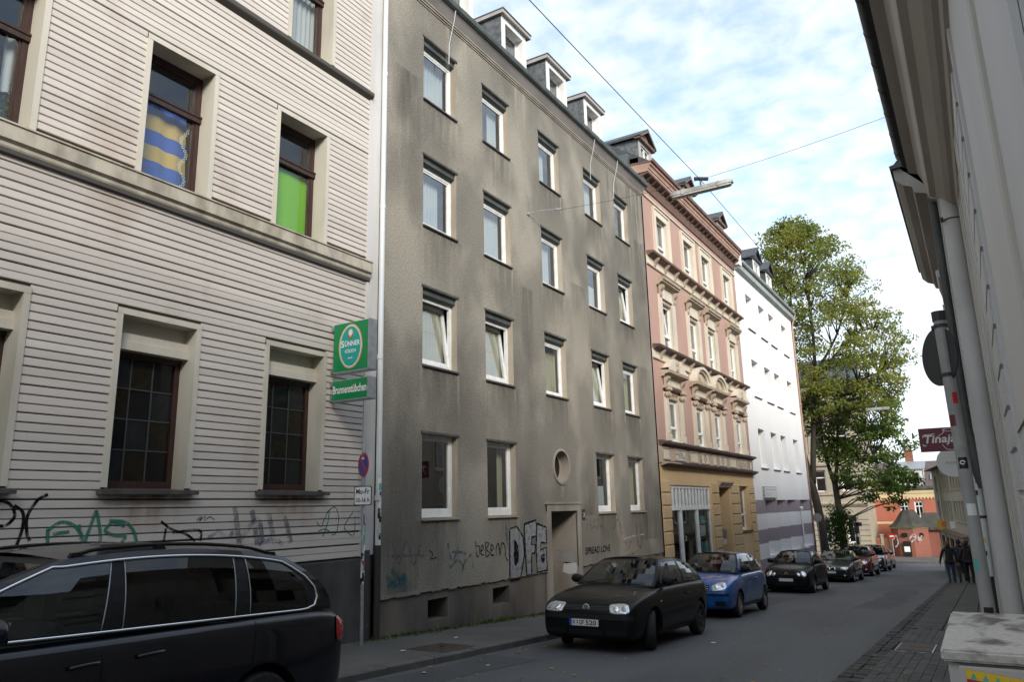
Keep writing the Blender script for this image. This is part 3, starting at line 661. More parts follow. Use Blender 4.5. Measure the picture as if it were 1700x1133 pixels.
# ground-floor windows with leaded lights, first- and second-floor windows with a top light
for i, (a, b) in enumerate(wins_g):
    u0, u1 = a + .07, b - .07; zt = 2.54; zb = .33; bx = .42; dg = -.28
    m = frame_mb(F, u0, u1, zb, zt - bx, dg - .06, dg, .075, bottom=.13); m.box(u0, u1, dg - .05, dg + .03, zt - bx - .05, zt - bx)
    fr = F.put('window', m, 'brown_wood')
    m = F.mb(); m.prism(u0, u1, [(dg - .1, zt), (dg + .06, zt), (dg + .06, zt - .19), (dg + .14, zt - .20), (dg + .14, zt - .30), (dg + .17, zt - .31), (dg + .17, zt - bx), (dg - .1, zt - bx)]); F.put('shutter_box', m, 'trim_cream', fr)
    c0, c1, r0, r1 = u0 + .075, u1 - .075, zb + .13, zt - bx - .075
    for r in range(4):
        for c in range(3):
            p = F.mb(); a0, a1 = c0 + (c1 - c0) * c / 3, c0 + (c1 - c0) * (c + 1) / 3; b0, b1 = r0 + (r1 - r0) * r / 4, r0 + (r1 - r0) * (r + 1) / 4; j = lambda: dg - .035 + ru(-.004, .004)
            p.quad((a0, j(), b0), (a1, j(), b0), (a1, j(), b1), (a0, j(), b1)); F.put('pane', p, ('lead_dark', 'lead_clear', 'lead_amber')[(c + 2 * r + i) % 3], fr)
    m = F.mb()
    for c in (1, 2): q = c0 + (c1 - c0) * c / 3; m.box(q - .008, q + .008, dg - .034, dg - .02, r0, r1)
    for r in (1, 2, 3): q = r0 + (r1 - r0) * r / 4; m.box(c0, c1, dg - .034, dg - .021, q - .008, q + .008)
    F.put('lead_strip', m, 'lead_came', fr)
    m = F.mb(); m.prism(a - .045, b + .05, [(dg, .37), (.16, .335), (.16, .285), (.14, .28), (.02, .29), (.02, .25), (dg, .25)]); F.put('sill', m, 'sill_dark', fr)
    film(F, 'rust_stain', a + .1, b - .1, -.25, .28, 'rust_run', .0285); film(F, 'dirt_stain', a - .1, b + .1, .0, .3, 'soot_run', .030)
curts = {1: ['pot', 'stripe', 'green'], 2: ['white', 'white', 'white']}
for lev, (wl, zz) in enumerate(((wins_1, Z1), (wins_2, Z2)), 1):
    for i, (a, b) in enumerate(wl):
        u0, u1, z0, z1 = a + .07, b - .07, zz[0], zz[1] - .07; tr = z0 + (z1 - z0) * .66; kind = curts[lev][i]
        fr = window(F, u0, u1, z0, z1, -.26, 'brown_wood', .07, None, None, transom=tr, panem='pane_pub')
        m = F.mb(); m.box(u0, u1, -.262, -.225, tr - .055, tr + .06); m.box(u0, u1, -.25, -.21, tr + .02, tr + .045); F.put('transom', m, 'brown_wood', fr)
        if kind == 'white': F.put('curtain', curtain_mb(F, u0 + .05, u1 - .05, z0 + .05, tr + .05, -.42, .02), 'curtain_white', fr, smooth=True)
        elif kind == 'green':
            m = F.mb(); m.grid([[(u0 + .03 + (u1 - u0 - .06) * k / 8, -.36 - .012 * math.sin(k * 1.1), z0 + t * (tr - z0 - .08)) for k in range(9)] for t in (0, .5, 1)]); F.put('blind', m, 'blind_green', fr, smooth=True)
        elif kind == 'stripe':
            L = u0 + .26
            for q in range(6):
                m = F.mb(); za, zb2 = z0 + .02 + q * .232, z0 + .02 + (q + 1) * .232
                m.grid([[(L + (u1 - .06 - L) * k / 10 - .05 * (z - z0 - .7), -.40 - .018 * math.sin(k * 1.5) - .05 * k / 10, z) for k in range(11)] for z in (za, zb2)])
                F.put('curtain', m, 'curtain_stripe_tan' if q % 2 == 0 else 'curtain_stripe_blue', fr, smooth=True)
            F.put('curtain', curtain_mb(F, u0 + .04, L + .02, z0 + .05, tr, -.45, .02), 'curtain_blue', fr, smooth=True)
            ring = F.mb()
            for q in range(26):
                z = z0 + .04 + q * .052; x = u1 - .16 - .05 * math.sin(q * .8); ring.ribbon([(x + .022 * math.cos(k * .9), z + .022 * math.sin(k * .9)) for k in range(7)], .008, -.375, True)
                if q > 8: ring.ribbon([(L - .03 + .014 * math.cos(k * .9), z + .014 * math.sin(k * .9)) for k in range(7)], .006, -.375, True)
            F.put('bead_string', ring, 'sign_white', fr)
        else:
            m = F.mb()
            for q in range(240):
                x, z = u0 + .45 + ru(0, .5), z0 + .05 + abs(random.gauss(0, .22)); s = ru(.03, .06); aa = ru(0, 6.3)
                m.poly([(x, -.36 - ru(0, .15), z), (x + s * math.cos(aa), -.34 - ru(0, .12), z + s * math.sin(aa)), (x + s * 1.3 * math.cos(aa + .5), -.36 - ru(0, .1), z + s * 1.3 * math.sin(aa + .5))])
            F.put('pot_plant_leaves', m, 'leaf_pot', fr, kind='stuff')
            F.put('curtain', curtain_mb(F, u1 - .2, u1 - .05, z0 + .6, tr, -.42, .02), 'curtain_white', fr, smooth=True)
            m = F.mb(); m.prism(a - .02, b + .02, [(-.25, z0 + .01), (.10, z0 - .01), (.10, z0 - .10), (.08, z0 - .12), (-.25, z0 - .12)]); F.put('sill', m, 'trim_cream', fr)
    # graffiti on the boards
gd = .0295
stroke(F, 'graffiti_tag', [[(4.60, -.10), (4.62, -.30), (4.66, -.45)], [(4.60, -.12), (4.75, -.03), (4.92, -.10), (4.98, -.26), (4.88, -.40)], [(4.66, -.16), (4.84, -.14)], [(4.94, -.06), (5.02, -.30)], [(5.02, -.30), (5.13, .10)], [(5.13, .10), (5.20, -.15), (5.22, -.40)], [(5.50, -.10), (5.36, -.05), (5.26, -.14), (5.38, -.20), (5.52, -.22), (5.44, -.34)], [(5.3, -.03), (5.5, -.05), (5.62, -.16), (5.68, -.32)]], 'spray_green', .042, gd)
stroke(F, 'graffiti_tag', [[(3.98, .12), (4.06, .21), (4.18, .17), (4.24, .05), (4.16, -.05), (4.04, -.04)], [(4.22, .16), (4.32, .08), (4.33, -.1), (4.27, -.35)], [(4.56, .28), (4.46, .22), (4.37, .05), (4.38, -.12), (4.42, -.22)]], 'spray_black', .035, gd)
stroke(F, 'graffiti_tag', [[(5.98, -.05), (6.15, -.16), (6.35, -.22), (6.5, -.32)], [(6.06, -.14), (6.04, -.32)], [(6.15, -.20), (6.55, -.18), (6.58, -.32)]], 'spray_black', .032, gd)
stroke(F, 'graffiti_tag', [[(6.50, -.05), (6.58, .0), (6.54, -.06), (6.63, -.0), (6.62, -.06), (6.70, -.01), (6.78, -.05)]], 'spray_black', .012, gd)
stroke(F, 'graffiti_tag', [[(7.10 + i * .30, .12 - .05 * i), (7.16 + i * .30, -.15), (7.22 + i * .31, -.42)] for i in range(4)] + [[(7.2, -.36), (7.5, -.06), (7.62, -.40)]], 'spray_grey', .085, gd)
stroke(F, 'graffiti_tag', [[(6.7, -.30), (6.85, -.2), (7.0, -.3), (7.1, -.22)], [(7.55, -.42), (7.8, -.35), (8.0, -.44)]], 'spray_blue', .06, gd)
stroke(F, 'graffiti_tag', [[(8.66, -.13), (8.76, -.20), (8.82, -.10), (8.92, .05), (8.90, -.15), (8.80, -.36)], [(8.70, -.27), (8.85, -.24), (8.96, -.30)], [(8.86, .0), (9.04, .10), (9.14, -.06), (9.10, -.30), (9.0, -.34)], [(9.48, .02), (9.36, -.10), (9.28, -.24), (9.50, -.36), (9.52, -.05)]], 'spray_green', .020, gd)
# sign boxes, projecting from the wall, facing up the street
def sign_box(name, label, x0, x1, z0, z1, y0, y1, face):
    t = thing(name, label, 'sign', (x0, (y0 + y1) / 2, z0)); L = t.location
    m = MB(lambda x, y, z: Vector((x, y, z)) - L); m.box(x0, x1, y0 + .004, y1, z0, z1); obj('light_box', m, 'sign_white', t)
    m = MB(lambda x, y, z: Vector((x, y, z)) - L); m.box(x0 + .0, x1 - .012, y0, y0 + .006, z0 + .004, z1 - .004); obj('front_panel', m, 'sign_green', t)
    m = MB(lambda x, y, z: Vector((x, y, z)) - L); m.box(x1 - .012, x1 + .01, y0 - .006, y1 + .006, z0 - .01, z1 + .01); m.box(x0, x1, y0 - .002, y1 + .004, z0 - .018, z0 - .002); obj('rim', m, 'steel', t)
    for z in (z0 + .03, z1 - .06):
        m = MB(lambda x, y, z: Vector((x, y, z)) - L); m.box(X0 + .03, x0 + .02, (y0 + y1) / 2 - .02, (y0 + y1) / 2 + .02, z, z + .03); m.box(X0 + .024, X0 + .05, (y0 + y1) / 2 - .06, (y0 + y1) / 2 + .06, z - .03, z + .06); obj('bracket', m, 'steel', t)
    return t, (lambda d=.0: MB(lambda a, e, b: Vector((x0 + a, y0 - .002 - e - d, z0 + b)) - L))
t, fm = sign_box('pub_sign', 'square green illuminated beer sign with oval teal emblem above the smaller one', -8.88, -8.10, 2.27, 3.09, 8.82, 9.0, None)
def ell(mb, cx, cz, rx, rz, e, n=36): mb.poly([(cx + rx * math.cos(6.2832 * k / n), e, cz + rz * math.sin(6.2832 * k / n)) for k in range(n)])
m = fm(); ell(m, .385, .41, .262, .375, .001); obj('emblem', m, 'gold', t)
m = fm(); ell(m, .385, .41, .238, .35, .003); obj('emblem', m, 'sign_white', t)
m = fm(); ell(m, .385, .41, .224, .335, .005); obj('emblem', m, 'sign_teal', t)
m = fm(.006); put_text(m, 'S', lambda a, b: (.175 + a, 0, .40 + b + .045 * 0), .075, .115, .003); put_text(m, 'ÜNNER', lambda a, b: (.26 + a, 0, .41 + b), .335, .105, .003); put_text(m, 'KÖLSCH', lambda a, b: (.27 + a, 0, .30 + b), .235, .068, .002); [m.box(.335 + k * .017, .346 + k * .017, -.001, .001, .20, .212 + .006 * (k % 3)) for k in range(6)]; obj('lettering', m, 'sign_white', t)
m = fm(.006); ell(m, .385, .625, .055, .075, 0); obj('crest', m, 'gold', t); m = fm(.008); ell(m, .385, .635, .036, .05, 0, 16); obj('crest', m, 'sign_white', t); m = fm(.007); m.ribbon(curve([(.335, .60), (.36, .555), (.41, .555), (.435, .60)], 4), .016, .002); obj('crest', m, 'sign_red', t)
t, fm = sign_box('pub_sign', 'small green illuminated sign with white pub name, under the square one', -8.88, -8.10, 1.80, 2.13, 8.82, 9.0, None)
m = fm(.004); put_text(m, 'Brunnenstübchen', lambda a, b: (.02 + a, 0, .105 + b), .735, .135, .004); obj('lettering', m, 'sign_white', t)
# downpipe between pub and grey house
t = thing('downpipe', 'pale grey rain downpipe at the seam between boarded pub and grey house', 'pipe', (X0 + .09, 10.02, -2.1)); L = t.location
def loc(L): return MB(lambda x, y, z: Vector((x, y, z)) - L)
m = loc(L); m.tube([(X0 + .09, 10.03, -.62), (X0 + .09, 10.01, 4), (X0 + .09, 10.0, 11.2)], .052, 12); obj('upper_pipe', m, 'pipe_white', t, angle=40)
m = loc(L); m.tube([(X0 + .09, 10.03, -2.2), (X0 + .09, 10.03, -.55)], .06, 12); obj('standpipe', m, 'pipe_brown', t, angle=40)
for z in (5.6, 8.4, 2.7, .2):
    m = loc(L); m.tube([(X0 + .09, 10.01, z), (X0 + .09, 10.01, z + .09)], .058, 12); obj('collar', m, 'pipe_white', t, angle=40)
STK = ['sign_red', 'sign_white', 'sign_blue', 'sign_black', 'sign_white', 'right_pipe', 'sign_white', 'poster_teal', 'sign_black', 'paper', 'right_pipe', 'sign_white']
def stickers(t, L, cx, cy, r, z0, z1, n, a0, a1):
    for k in range(n):
        m = loc(L); z = z0 + (z1 - z0) * (k + ru(.1, .9)) / n; h = ru(.03, .07); aa = ru(a0, a1); w = ru(.35, .6); rr = r + .0015 + .0012 * (k % 4)
        m.grid([[(cx + rr * math.cos(aa + w * (q - 2) / 2), cy + rr * math.sin(aa + w * (q - 2) / 2), z + h * s) for q in range(5)] for s in (-1, 1)]); obj('sticker', m, random.choice(STK), t, smooth=True)
stickers(t, L, X0 + .09, 10.03, .052, -.6, .55, 16, -.9, 0)
# no-parking sign post
t = thing('sign_post', 'sticker-covered steel post with round no-stopping sign before the boarded pub', 'road sign', (-8.62, 9.36, G(9.36) + .1)); L = t.location
m = loc(L); m.tube([(-8.62, 9.36, -2.1), (-8.62, 9.33, 1.08)], .03, 10); obj('post', m, 'steel', t, angle=40)
zc = .77
def disc(m, c, r, nrm, up, e, n=28): 
    nrm = Vector(nrm).normalized(); s = Vector(up).cross(nrm).normalized(); u2 = nrm.cross(s)
    m.poly([tuple(Vector(c) + nrm * e + s * (r * math.cos(6.2832 * k / n)) + u2 * (r * math.sin(6.2832 * k / n))) for k in range(n)])
nv = Vector((.26, -.96, 0)).normalized(); uv_ = Vector((0, 0, 1)); sv = uv_.cross(nv).normalized(); cc = Vector((-8.60, 9.30, zc))
nv = Vector((-.36, -.93, 0)).normalized(); sv = uv_.cross(nv).normalized()
def onp(a, b, e): return tuple(cc + sv * a + uv_ * b + nv * e)
m = loc(L)
def plate(m, pts, e0, e1):
    a = [m.p(*onp(x, z, e0)) for x, z in pts]; b = [m.p(*onp(x, z, e1)) for x, z in pts]; n = len(pts); m.face(b); m.face(a[::-1])
    for k in range(n): m.face([a[k], a[(k + 1) % n], b[(k + 1) % n], b[k]])
circ = lambda r, n=30: [(r * math.cos(6.2832 * k / n), r * math.sin(6.2832 * k / n)) for k in range(n)]
plate(m, circ(.20), 0, .004); sgn = obj('sign_disc', m, 'sign_red', t)
m = loc(L); plate(m, circ(.165), .0045, .006); obj('blue_field', m, 'sign_blue', sgn)
m = loc(L); plate(m, [(-.125, .09), (-.095, .125), (.125, -.09), (.095, -.125)], .0065, .008); obj('red_bar', m, 'sign_red', sgn)
m = loc(L); plate(m, [(-.02, .135), (.06, .10), (-.02, .08)], .0085, .0095); plate(m, [(-.06, .118), (-.02, .118), (-.02, .10), (-.06, .10)], .0085, .0095); obj('arrow', m, 'sign_white', sgn)
cc = Vector((-8.59, 9.29, .27)); nv = Vector((.20, -.98, 0)).normalized(); sv = uv_.cross(nv).normalized()
def rrect(w, h, r, n=5):
    o = []
    for sx, sz, a0 in ((1, 1, 0), (-1, 1, 90), (-1, -1, 180), (1, -1, 270)):
        for k in range(n + 1): a = R(a0 + 90 * k / n); o.append((sx * (w - r) + r * math.cos(a), sz * (h - r) + r * math.sin(a)))
    return o
m = loc(L); plate(m, rrect(.165, .155, .03), 0, .004); sgn = obj('time_plate', m, 'sign_black', t)
m = loc(L); plate(m, rrect(.150, .140, .025), .0045, .006); obj('white_field', m, 'sign_white', sgn)
m = loc(L); fn = lambda x0, z0: (lambda a, b: onp(x0 + a, z0 + b, .0075)); put_text(m, 'Mo-Fr', fn(-.125, .025), .25, .085, .002); obj('lettering', m, 'sign_black', sgn); m = loc(L); put_text(m, '10-16 h', fn(-.125, -.105), .25, .075, .002); obj('lettering', m, 'sign_black', sgn)
stickers(t, L, -8.62, 9.35, .03, -1.1, .12, 34, -1.7, .1)

# ------------------------------------------------------------------ grey roughcast house
gh = thing('house', 'grey roughcast apartment house with dormers and a recessed doorway', 'house', (X0, 17, G(17) + .1)); F = left(gh)
GU0, GU1 = 10.1, 23.86
cols = [(11.34, 12.51), (13.60, 14.78), (16.34, 17.49), (19.10, 20.26), (21.34, 22.47)]
rows = [(8.64, 10.10), (5.77, 7.31), (2.84, 4.42), (-.12, 1.47)]
whole = [(a, b, r0, r1, -.17) for i, (a, b) in enumerate(cols) for j, (r0, r1) in enumerate(rows) if not (i == 2 and j == 3)]
door = (16.33, 17.76, -3.2, -.07, -1.45)
PZ = -1.455
oc, orr = (17.0, 1.03), .40
wall_sheet(F, 'wall', GU0, GU1, PZ, 10.95, whole + [door, (oc[0] - .5, oc[0] + .5, oc[1] - .5, oc[1] + .5, 0)], 'roughcast', 0, -.17, 'reveal_tan', thick=.05)
mb = F.mb(); n = 40    # wall piece round the round window
for k in range(n):
    a0, a1 = 6.2832 * k / n + .7854, 6.2832 * (k + 1) / n + .7854
    def sq(a):
        c, s = math.cos(a), math.sin(a); q = .5 / max(abs(c), abs(s)); return (oc[0] + c * q, oc[1] + s * q)
    mb.quad((oc[0] + orr * math.cos(a0), 0, oc[1] + orr * math.sin(a0)), (*[sq(a0)[0]], 0, sq(a0)[1]), (sq(a1)[0], 0, sq(a1)[1]), (oc[0] + orr * math.cos(a1), 0, oc[1] + orr * math.sin(a1)))
F.put('wall', mb, 'roughcast')
rw = F.mb()
rg = []
for k in range(32):
    a = 6.2832 * k / 32; c, s = math.cos(a), math.sin(a); rg.append([rw.p(oc[0] + c * q, e, oc[1] + s * q) for q, e in ((orr + .055, .001), (orr + .055, .03), (orr, .03), (orr - .01, -.22), (orr - .06, -.22), (orr - .06, -.25))])
for k in range(32):
    for j in range(5): rw.face([rg[k][j], rg[(k + 1) % 32][j], rg[(k + 1) % 32][j + 1], rg[k][j + 1]])
fr = F.put('round_window', rw, 'door_stone', angle=40)
p = F.mb(); p.poly([(oc[0] + orr * .9 * math.cos(6.2832 * k / 28), -.235, oc[1] + orr * .9 * math.sin(6.2832 * k / 28)) for k in range(28)]); F.put('pane', p, 'lead_dark', fr)
p = F.mb()
for k in range(-4, 5):
    h = math.sqrt(max(0, .36 ** 2 - (k * .08) ** 2)); 
    for sg in (1, -1): p.ribbon([(oc[0] + (k * .08 - h) * .707, oc[1] + sg * (k * .08 + h) * .707), (oc[0] + (k * .08 + h) * .707, oc[1] + sg * (k * .08 - h) * .707)], .012, -.23 + .001 * sg)
F.put('lattice', p, 'brown_wood', fr)
cel = [(11.58, 12.20, -1.99, -1.62, -.45), (13.79, 14.46, -1.97, -1.62, -.45)]
wall_sheet(F, 'plinth', GU0, GU1, -3.4, PZ + .02, cel + [door], 'render_plinth', -.035, -.45, 'render_plinth')
for a, b, c, e, r in cel:
    m = F.mb(); m.quad((a, r, c), (b, r, c), (b, r, e), (a, r, e)); fr = F.put('cellar_window', m, 'cavity')
    m = F.mb()
    for k in range(1, 6): m.box(a + (b - a) * k / 6 - .008, a + (b - a) * k / 6 + .008, r + .05, r + .066, c, e)
    F.put('bar', m, 'rust_iron', fr)
u = GU0; pts = []
while u < GU1: pts.append(u); u += ru(.05, .16)
pts.append(GU1)
lipd = [(u, PZ - ru(0, .035)) for u in pts if not 16.2 < u < 17.85]
for w0, w1 in ((GU0, 16.25), (17.8, GU1)):
    m = F.mb()
    for (u, z), (u2, z2) in zip(lipd[:-1], lipd[1:]):
        if u2 - u < .5 and w0 <= u and u2 <= w1 + .1: m.box(u, u2, -.03, .004 + ru(0, .003), z, PZ + .012)
    F.put('broken_render_edge', m, 'roughcast', kind='stuff')
mb = F.mb(); mb.box(GU0, GU1, -9, -8.98, -3.4, 11); mb.box(GU0, GU0 + .02, -9, -.05, 8, 11); mb.box(GU1 - .02, GU1, -9, -.05, 8, 11); F.put('rear_wall', mb, 'fascia')
shell(F, GU0 + .05, GU1 - .05, -1.3, 11, 9)
# doorway
m = F.mb(); m.box(16.12, 16.33, -.03, .035, -2.55, .10); m.box(17.76, 17.93, -.03, .035, -2.6, .10); m.box(16.12, 17.93, -.03, .037, -.07, .102); m.box(16.08, 17.97, -.02, .06, .10, .145); F.put('door_surround', m, 'door_stone')
m = F.mb(); m.box(16.36, 17.73, -1.45, -1.40, -2.6, -.09); dr = F.put('door', m, 'brown_wood')
for k in range(2):
    m = F.mb(); m.box(16.5 + k * .6, 17.0 + k * .6, -1.395, -1.38, -1.3, -.3); F.put('door_panel', m, 'sill_dark', dr)
m = F.mb(); m.tube([(17.55, -1.34, -1.35), (17.55, -1.34, -1.15)], .015, 8); F.put('handle', m, 'steel', dr)
m = F.mb(); m.box(16.33, 17.76, -1.45, .12, -2.75, -2.46); F.put('door_step', m, 'door_stone')
rv = F.mb(); rv.quad((17.752, -1.40, -2.5), (17.752, -.02, -2.5), (17.752, -.02, -.08), (17.752, -1.40, -.08)); F.put('door_reveal', rv, 'door_stone')
for q, (a, b, c, e) in enumerate(((-.62, -.10, -1.36, -1.10), (-.46, -.06, -1.62, -1.37), (-.66, -.22, -1.06, -.92))):
    m = F.mb(); m.poly([(17.746 - .001 * q, a, c + .02), (17.746, (a + b) / 2, c - .04), (17.746, b, c), (17.746, b + .02, (c + e) / 2), (17.746, b, e), (17.746, a + .05, e + .01)]); F.put('poster_remnant', m, ('pole_grey', 'paper', 'door_stone')[q])
m = F.mb(); m.box(18.08, 18.22, 0, .02, -.30, -.04); pl = F.put('house_number', m, 'steel_dark'); m = F.mb(); put_text(m, '29', lambda a, b: (18.10 + a, .022, -.25 + b), .10, .13, 1); F.put('lettering', m, 'right_pipe', pl)
# windows
CW, CC = 'curtain_white', 'curtain_cream'
spec = {(0, 0): [(CW, .02, .98, .02, .98)], (1, 0): [(CW, .62, .98, .02, .98)], (2, 0): [(CW, .02, .7, .02, .98)], (3, 0): [(CW, .3, .98, .02, .98)], (4, 0): [],
        (0, 1): [(CW, .02, .8, .02, .95)], (1, 1): [(CW, .25, .98, .02, .98)], (2, 1): [(CW, .2, .85, .02, .98)], (3, 1): [(CW, .3, .98, .02, .6)], (4, 1): [(CC, .3, .98, .02, .98)],
        (0, 2): [(CC, .02, .98, .02, .98)], (1, 2): [(CC, .02, .98, .02, .98)], (2, 2): [(CC, .45, .98, .02, .98)], (3, 2): [(CC, .5, .98, .02, .98)], (4, 2): [(CC, .4, .98, .02, .98)],
        (0, 3): [], (1, 3): [(CC, .75, .98, .02, .98)], (3, 3): [(CW, .02, .98, .02, .45)], (4, 3): [(CC, .1, .98, .02, .98)]}
tilted = {(0, 2), (1, 2), (3, 2), (4, 1)}
for (i, j), cs in spec.items():
    a, b = cols[i]; r0, r1 = rows[j]; gf = j == 3
    window(F, a, b, r0, r1, -.15, 'pvc_white', .075, (.02, .03, .05, 'sill_dark' if j < 3 else 'door_stone'), cs, (i, j) in tilted, 0 if gf else .16, 'gutter_dark', .13 if gf else (.09 if j else .05))
    m = F.mb(); m.box(a - .03, b + .05, 0, .022, r1, r1 + .045); F.put('window_lip', m, 'sill_dark')
    film(F, 'soot_stain', a - .25, b + .35, r0 - 1.25, r0 - .05, 'soot_run', .0022)
    if rnd() < .9: film(F, 'lime_streak', b - .03, b + .09, r0 - ru(.7, 1.4), r0 - .03, 'lime_run', .0032)
    if rnd() < .4: film(F, 'lime_streak', a - .1, a + .04, r0 - ru(.4, .9), r0 - .03, 'lime_run', .0032)
for u in (22.75, 23.0, 23.2, 23.42, 22.5, 20.9, 21.6): film(F, 'soot_stain', u - .12, u + .14, 10.9 - ru(1.4, 3.4), 10.88, 'soot_run', .0026)
for u in (23.3, 23.62, 22.9, 15.6, 12.9, 15.2, 18.3, 12.2): film(F, 'lime_streak', u - .09, u + .09, 10.9 - ru(1.0, 4.5), 10.88, 'lime_run', .0036)
for u, z0, z1, w in ((17.02, .15, .62, .1), (23.1, 1.2, 4.5, .7), (22.9, -1, 1.8, 1.0), (18.4, 4.2, 6.2, .6), (15.5, 1.0, 5.4, .35), (10.75, -1.4, 3.0, .6), (10.8, 5.5, 9, .5), (23.3, 5, 9, .5), (18.5, -.2, 2, .5)):
    film(F, 'soot_stain' if w > .2 else 'lime_streak', u - w, u + w, z0, z1, 'soot_run' if w > .2 else 'lime_run', .0028, up=w > .2 and z0 < 0)
film(F, 'rising_damp', GU0, 16.1, -2.4, PZ - .25, 'soot_run', -.033, up=True)
# graffiti
gd = .006
fill = [[(14.42, -1.42), (14.45, -.42), (14.75, -.38), (15.02, -.62), (15.06, -1.0), (14.92, -1.38), (14.86, -1.5), (14.45, -1.5)],
        [(15.08, -.34), (15.62, -.26), (15.64, -.62), (15.40, -.64), (15.38, -.80), (15.56, -.82), (15.54, -1.0), (15.38, -1.0), (15.36, -1.46), (15.14, -1.46), (15.10, -.9)],
        [(15.66, -.34), (16.10, -.44), (16.10, -.80), (15.82, -.78), (15.80, -.95), (16.08, -.90), (16.10, -1.42), (15.62, -1.44), (15.60, -.9)]]
for k, P_ in enumerate(fill):
    m = F.mb(); m.poly([(u, gd + .0004 * k, z) for u, z in P_]); F.put('graffiti_letter', m, 'spray_silver'); stroke(F, 'graffiti_outline', [P_ + [P_[0]]], 'spray_black', .05, gd + .002, smooth=False)
m = F.mb(); m.poly([(u, gd + .003, z) for u, z in curve([(14.62, -.68), (14.78, -.80), (14.80, -1.1), (14.62, -1.2)], 4, True)]); m.poly([(u, gd + .003, z) for u, z in curve([(15.82, -1.08), (15.98, -1.05), (15.98, -1.2), (15.84, -1.24)], 4, True)]); F.put('graffiti_outline', m, 'spray_black')
m = F.mb(); m.poly([(14.36, gd, -.42), (14.25, gd, -.12), (14.27, gd, -.55), (14.40, gd, -.9)]); F.put('graffiti_letter', m, 'spray_grey')
m = F.mb(); put_text(m, 'SPREAD LOVE', lambda a, b: (18.16 + a, gd, -1.2 + b), 1.55, .18, .006, .12); F.put('graffiti_tag', m, 'spray_black')
stroke(F, 'graffiti_tag', [[(13.12, -.62), (13.14, -.9), (13.22, -.92), (13.26, -.75), (13.16, -.72)], [(13.30, -.84), (13.40, -.78), (13.34, -.72), (13.30, -.88), (13.42, -.92)], [(13.48, -.66), (13.50, -.95), (13.62, -.9), (13.52, -.8), (13.60, -.7), (13.50, -.66)], [(13.68, -.85), (13.78, -.8), (13.70, -.72), (13.68, -.92), (13.80, -.94)], [(13.88, -.95), (13.90, -.76), (13.98, -.72), (14.04, -.95), (14.1, -.72), (14.22, -.76), (14.26, -1.0), (14.36, -1.1)]], 'spray_black', .026, gd)
stroke(F, 'graffiti_tag', [[(12.15, -.62), (12.3, -.95), (12.5, -.72)], [(12.2, -1.1), (12.5, -.95), (12.7, -1.15)], [(12.3, -.8), (12.75, -.85), (12.6, -1.2)], [(12.75, -1.0), (12.95, -.9), (13.0, -1.15)]], 'spray_blue', .055, gd)
stroke(F, 'graffiti_tag', [[(10.35, -1.1), (10.6, -1.25), (10.9, -1.1)], [(10.4, -1.3), (10.75, -1.18), (11.0, -1.3)], [(10.5, -1.0), (10.9, -1.35)]], 'spray_teal', .12, gd)
stroke(F, 'graffiti_tag', [[(11.55, -.7), (11.68, -.8), (11.6, -.88), (11.8, -.86)]], 'spray_black', .016, gd)
m = F.mb(); put_text(m, 'HAN', lambda a, b: (18.3 + a, gd, -.62 + b), 1.0, .34, .012); F.put('graffiti_tag', m, 'spray_red')
stroke(F, 'graffiti_tag', [[(20.0, -.6), (20.4, -.35), (20.6, -.8)], [(20.6, -1.0), (21.3, -1.0)], [(20.8, -1.25), (20.9, -1.05), (21.0, -1.2), (21.2, -1.02)], [(21.7, -.5), (21.75, -1.1), (22.0, -1.15), (22.0, -.5)], [(20.9, -1.38), (21.6, -1.33)]], 'spray_red', .07, gd)
stroke(F, 'graffiti_tag', [[(20.6, -.92), (21.4, -.86), (22.3, -.84)]], 'spray_white', .03, gd, smooth=False)
stroke(F, 'graffiti_tag', [[(10.5, -.5), (10.7, -.9), (10.9, -.5), (11.1, -.95), (11.3, -.6)], [(10.4, -.75), (11.4, -.8)]], 'spray_grey', .05, gd)
# eaves and roof with dormers
mb = F.mb(); mb.prism(GU0, GU1, [(-.05, 10.92), (.03, 10.92), (.03, 10.95), (.055, 10.97), (.055, 11.0), (-.05, 11.0)]); mb.prism(GU0, GU1, [(-.05, 10.86), (.02, 10.86), (.02, 10.885), (-.05, 10.885)]); F.put('eaves_moulding', mb, 'door_stone')
mb = F.mb(); mb.prism(GU0, GU1, [(-.05, 11.0), (.05, 11.0), (.20, 11.17), (.20, 11.20), (-.05, 11.20)]); F.put('soffit', mb, 'fascia')
mb = F.mb(); mb.prism(GU0 - .02, GU1 + .03, [(.13, 11.18), (.24, 11.18), (.285, 11.22), (.30, 11.28), (.30, 11.335), (.28, 11.335), (.27, 11.24), (.15, 11.215)]); F.put('gutter', mb, 'gutter_dark')
mb = F.mb(); mb.prism(GU0, GU1, [(.14, 11.22), (-4.5, 14.6), (-9.2, 11.2), (-.2, 11.2)]); F.put('roof', mb, 'slate_dark')
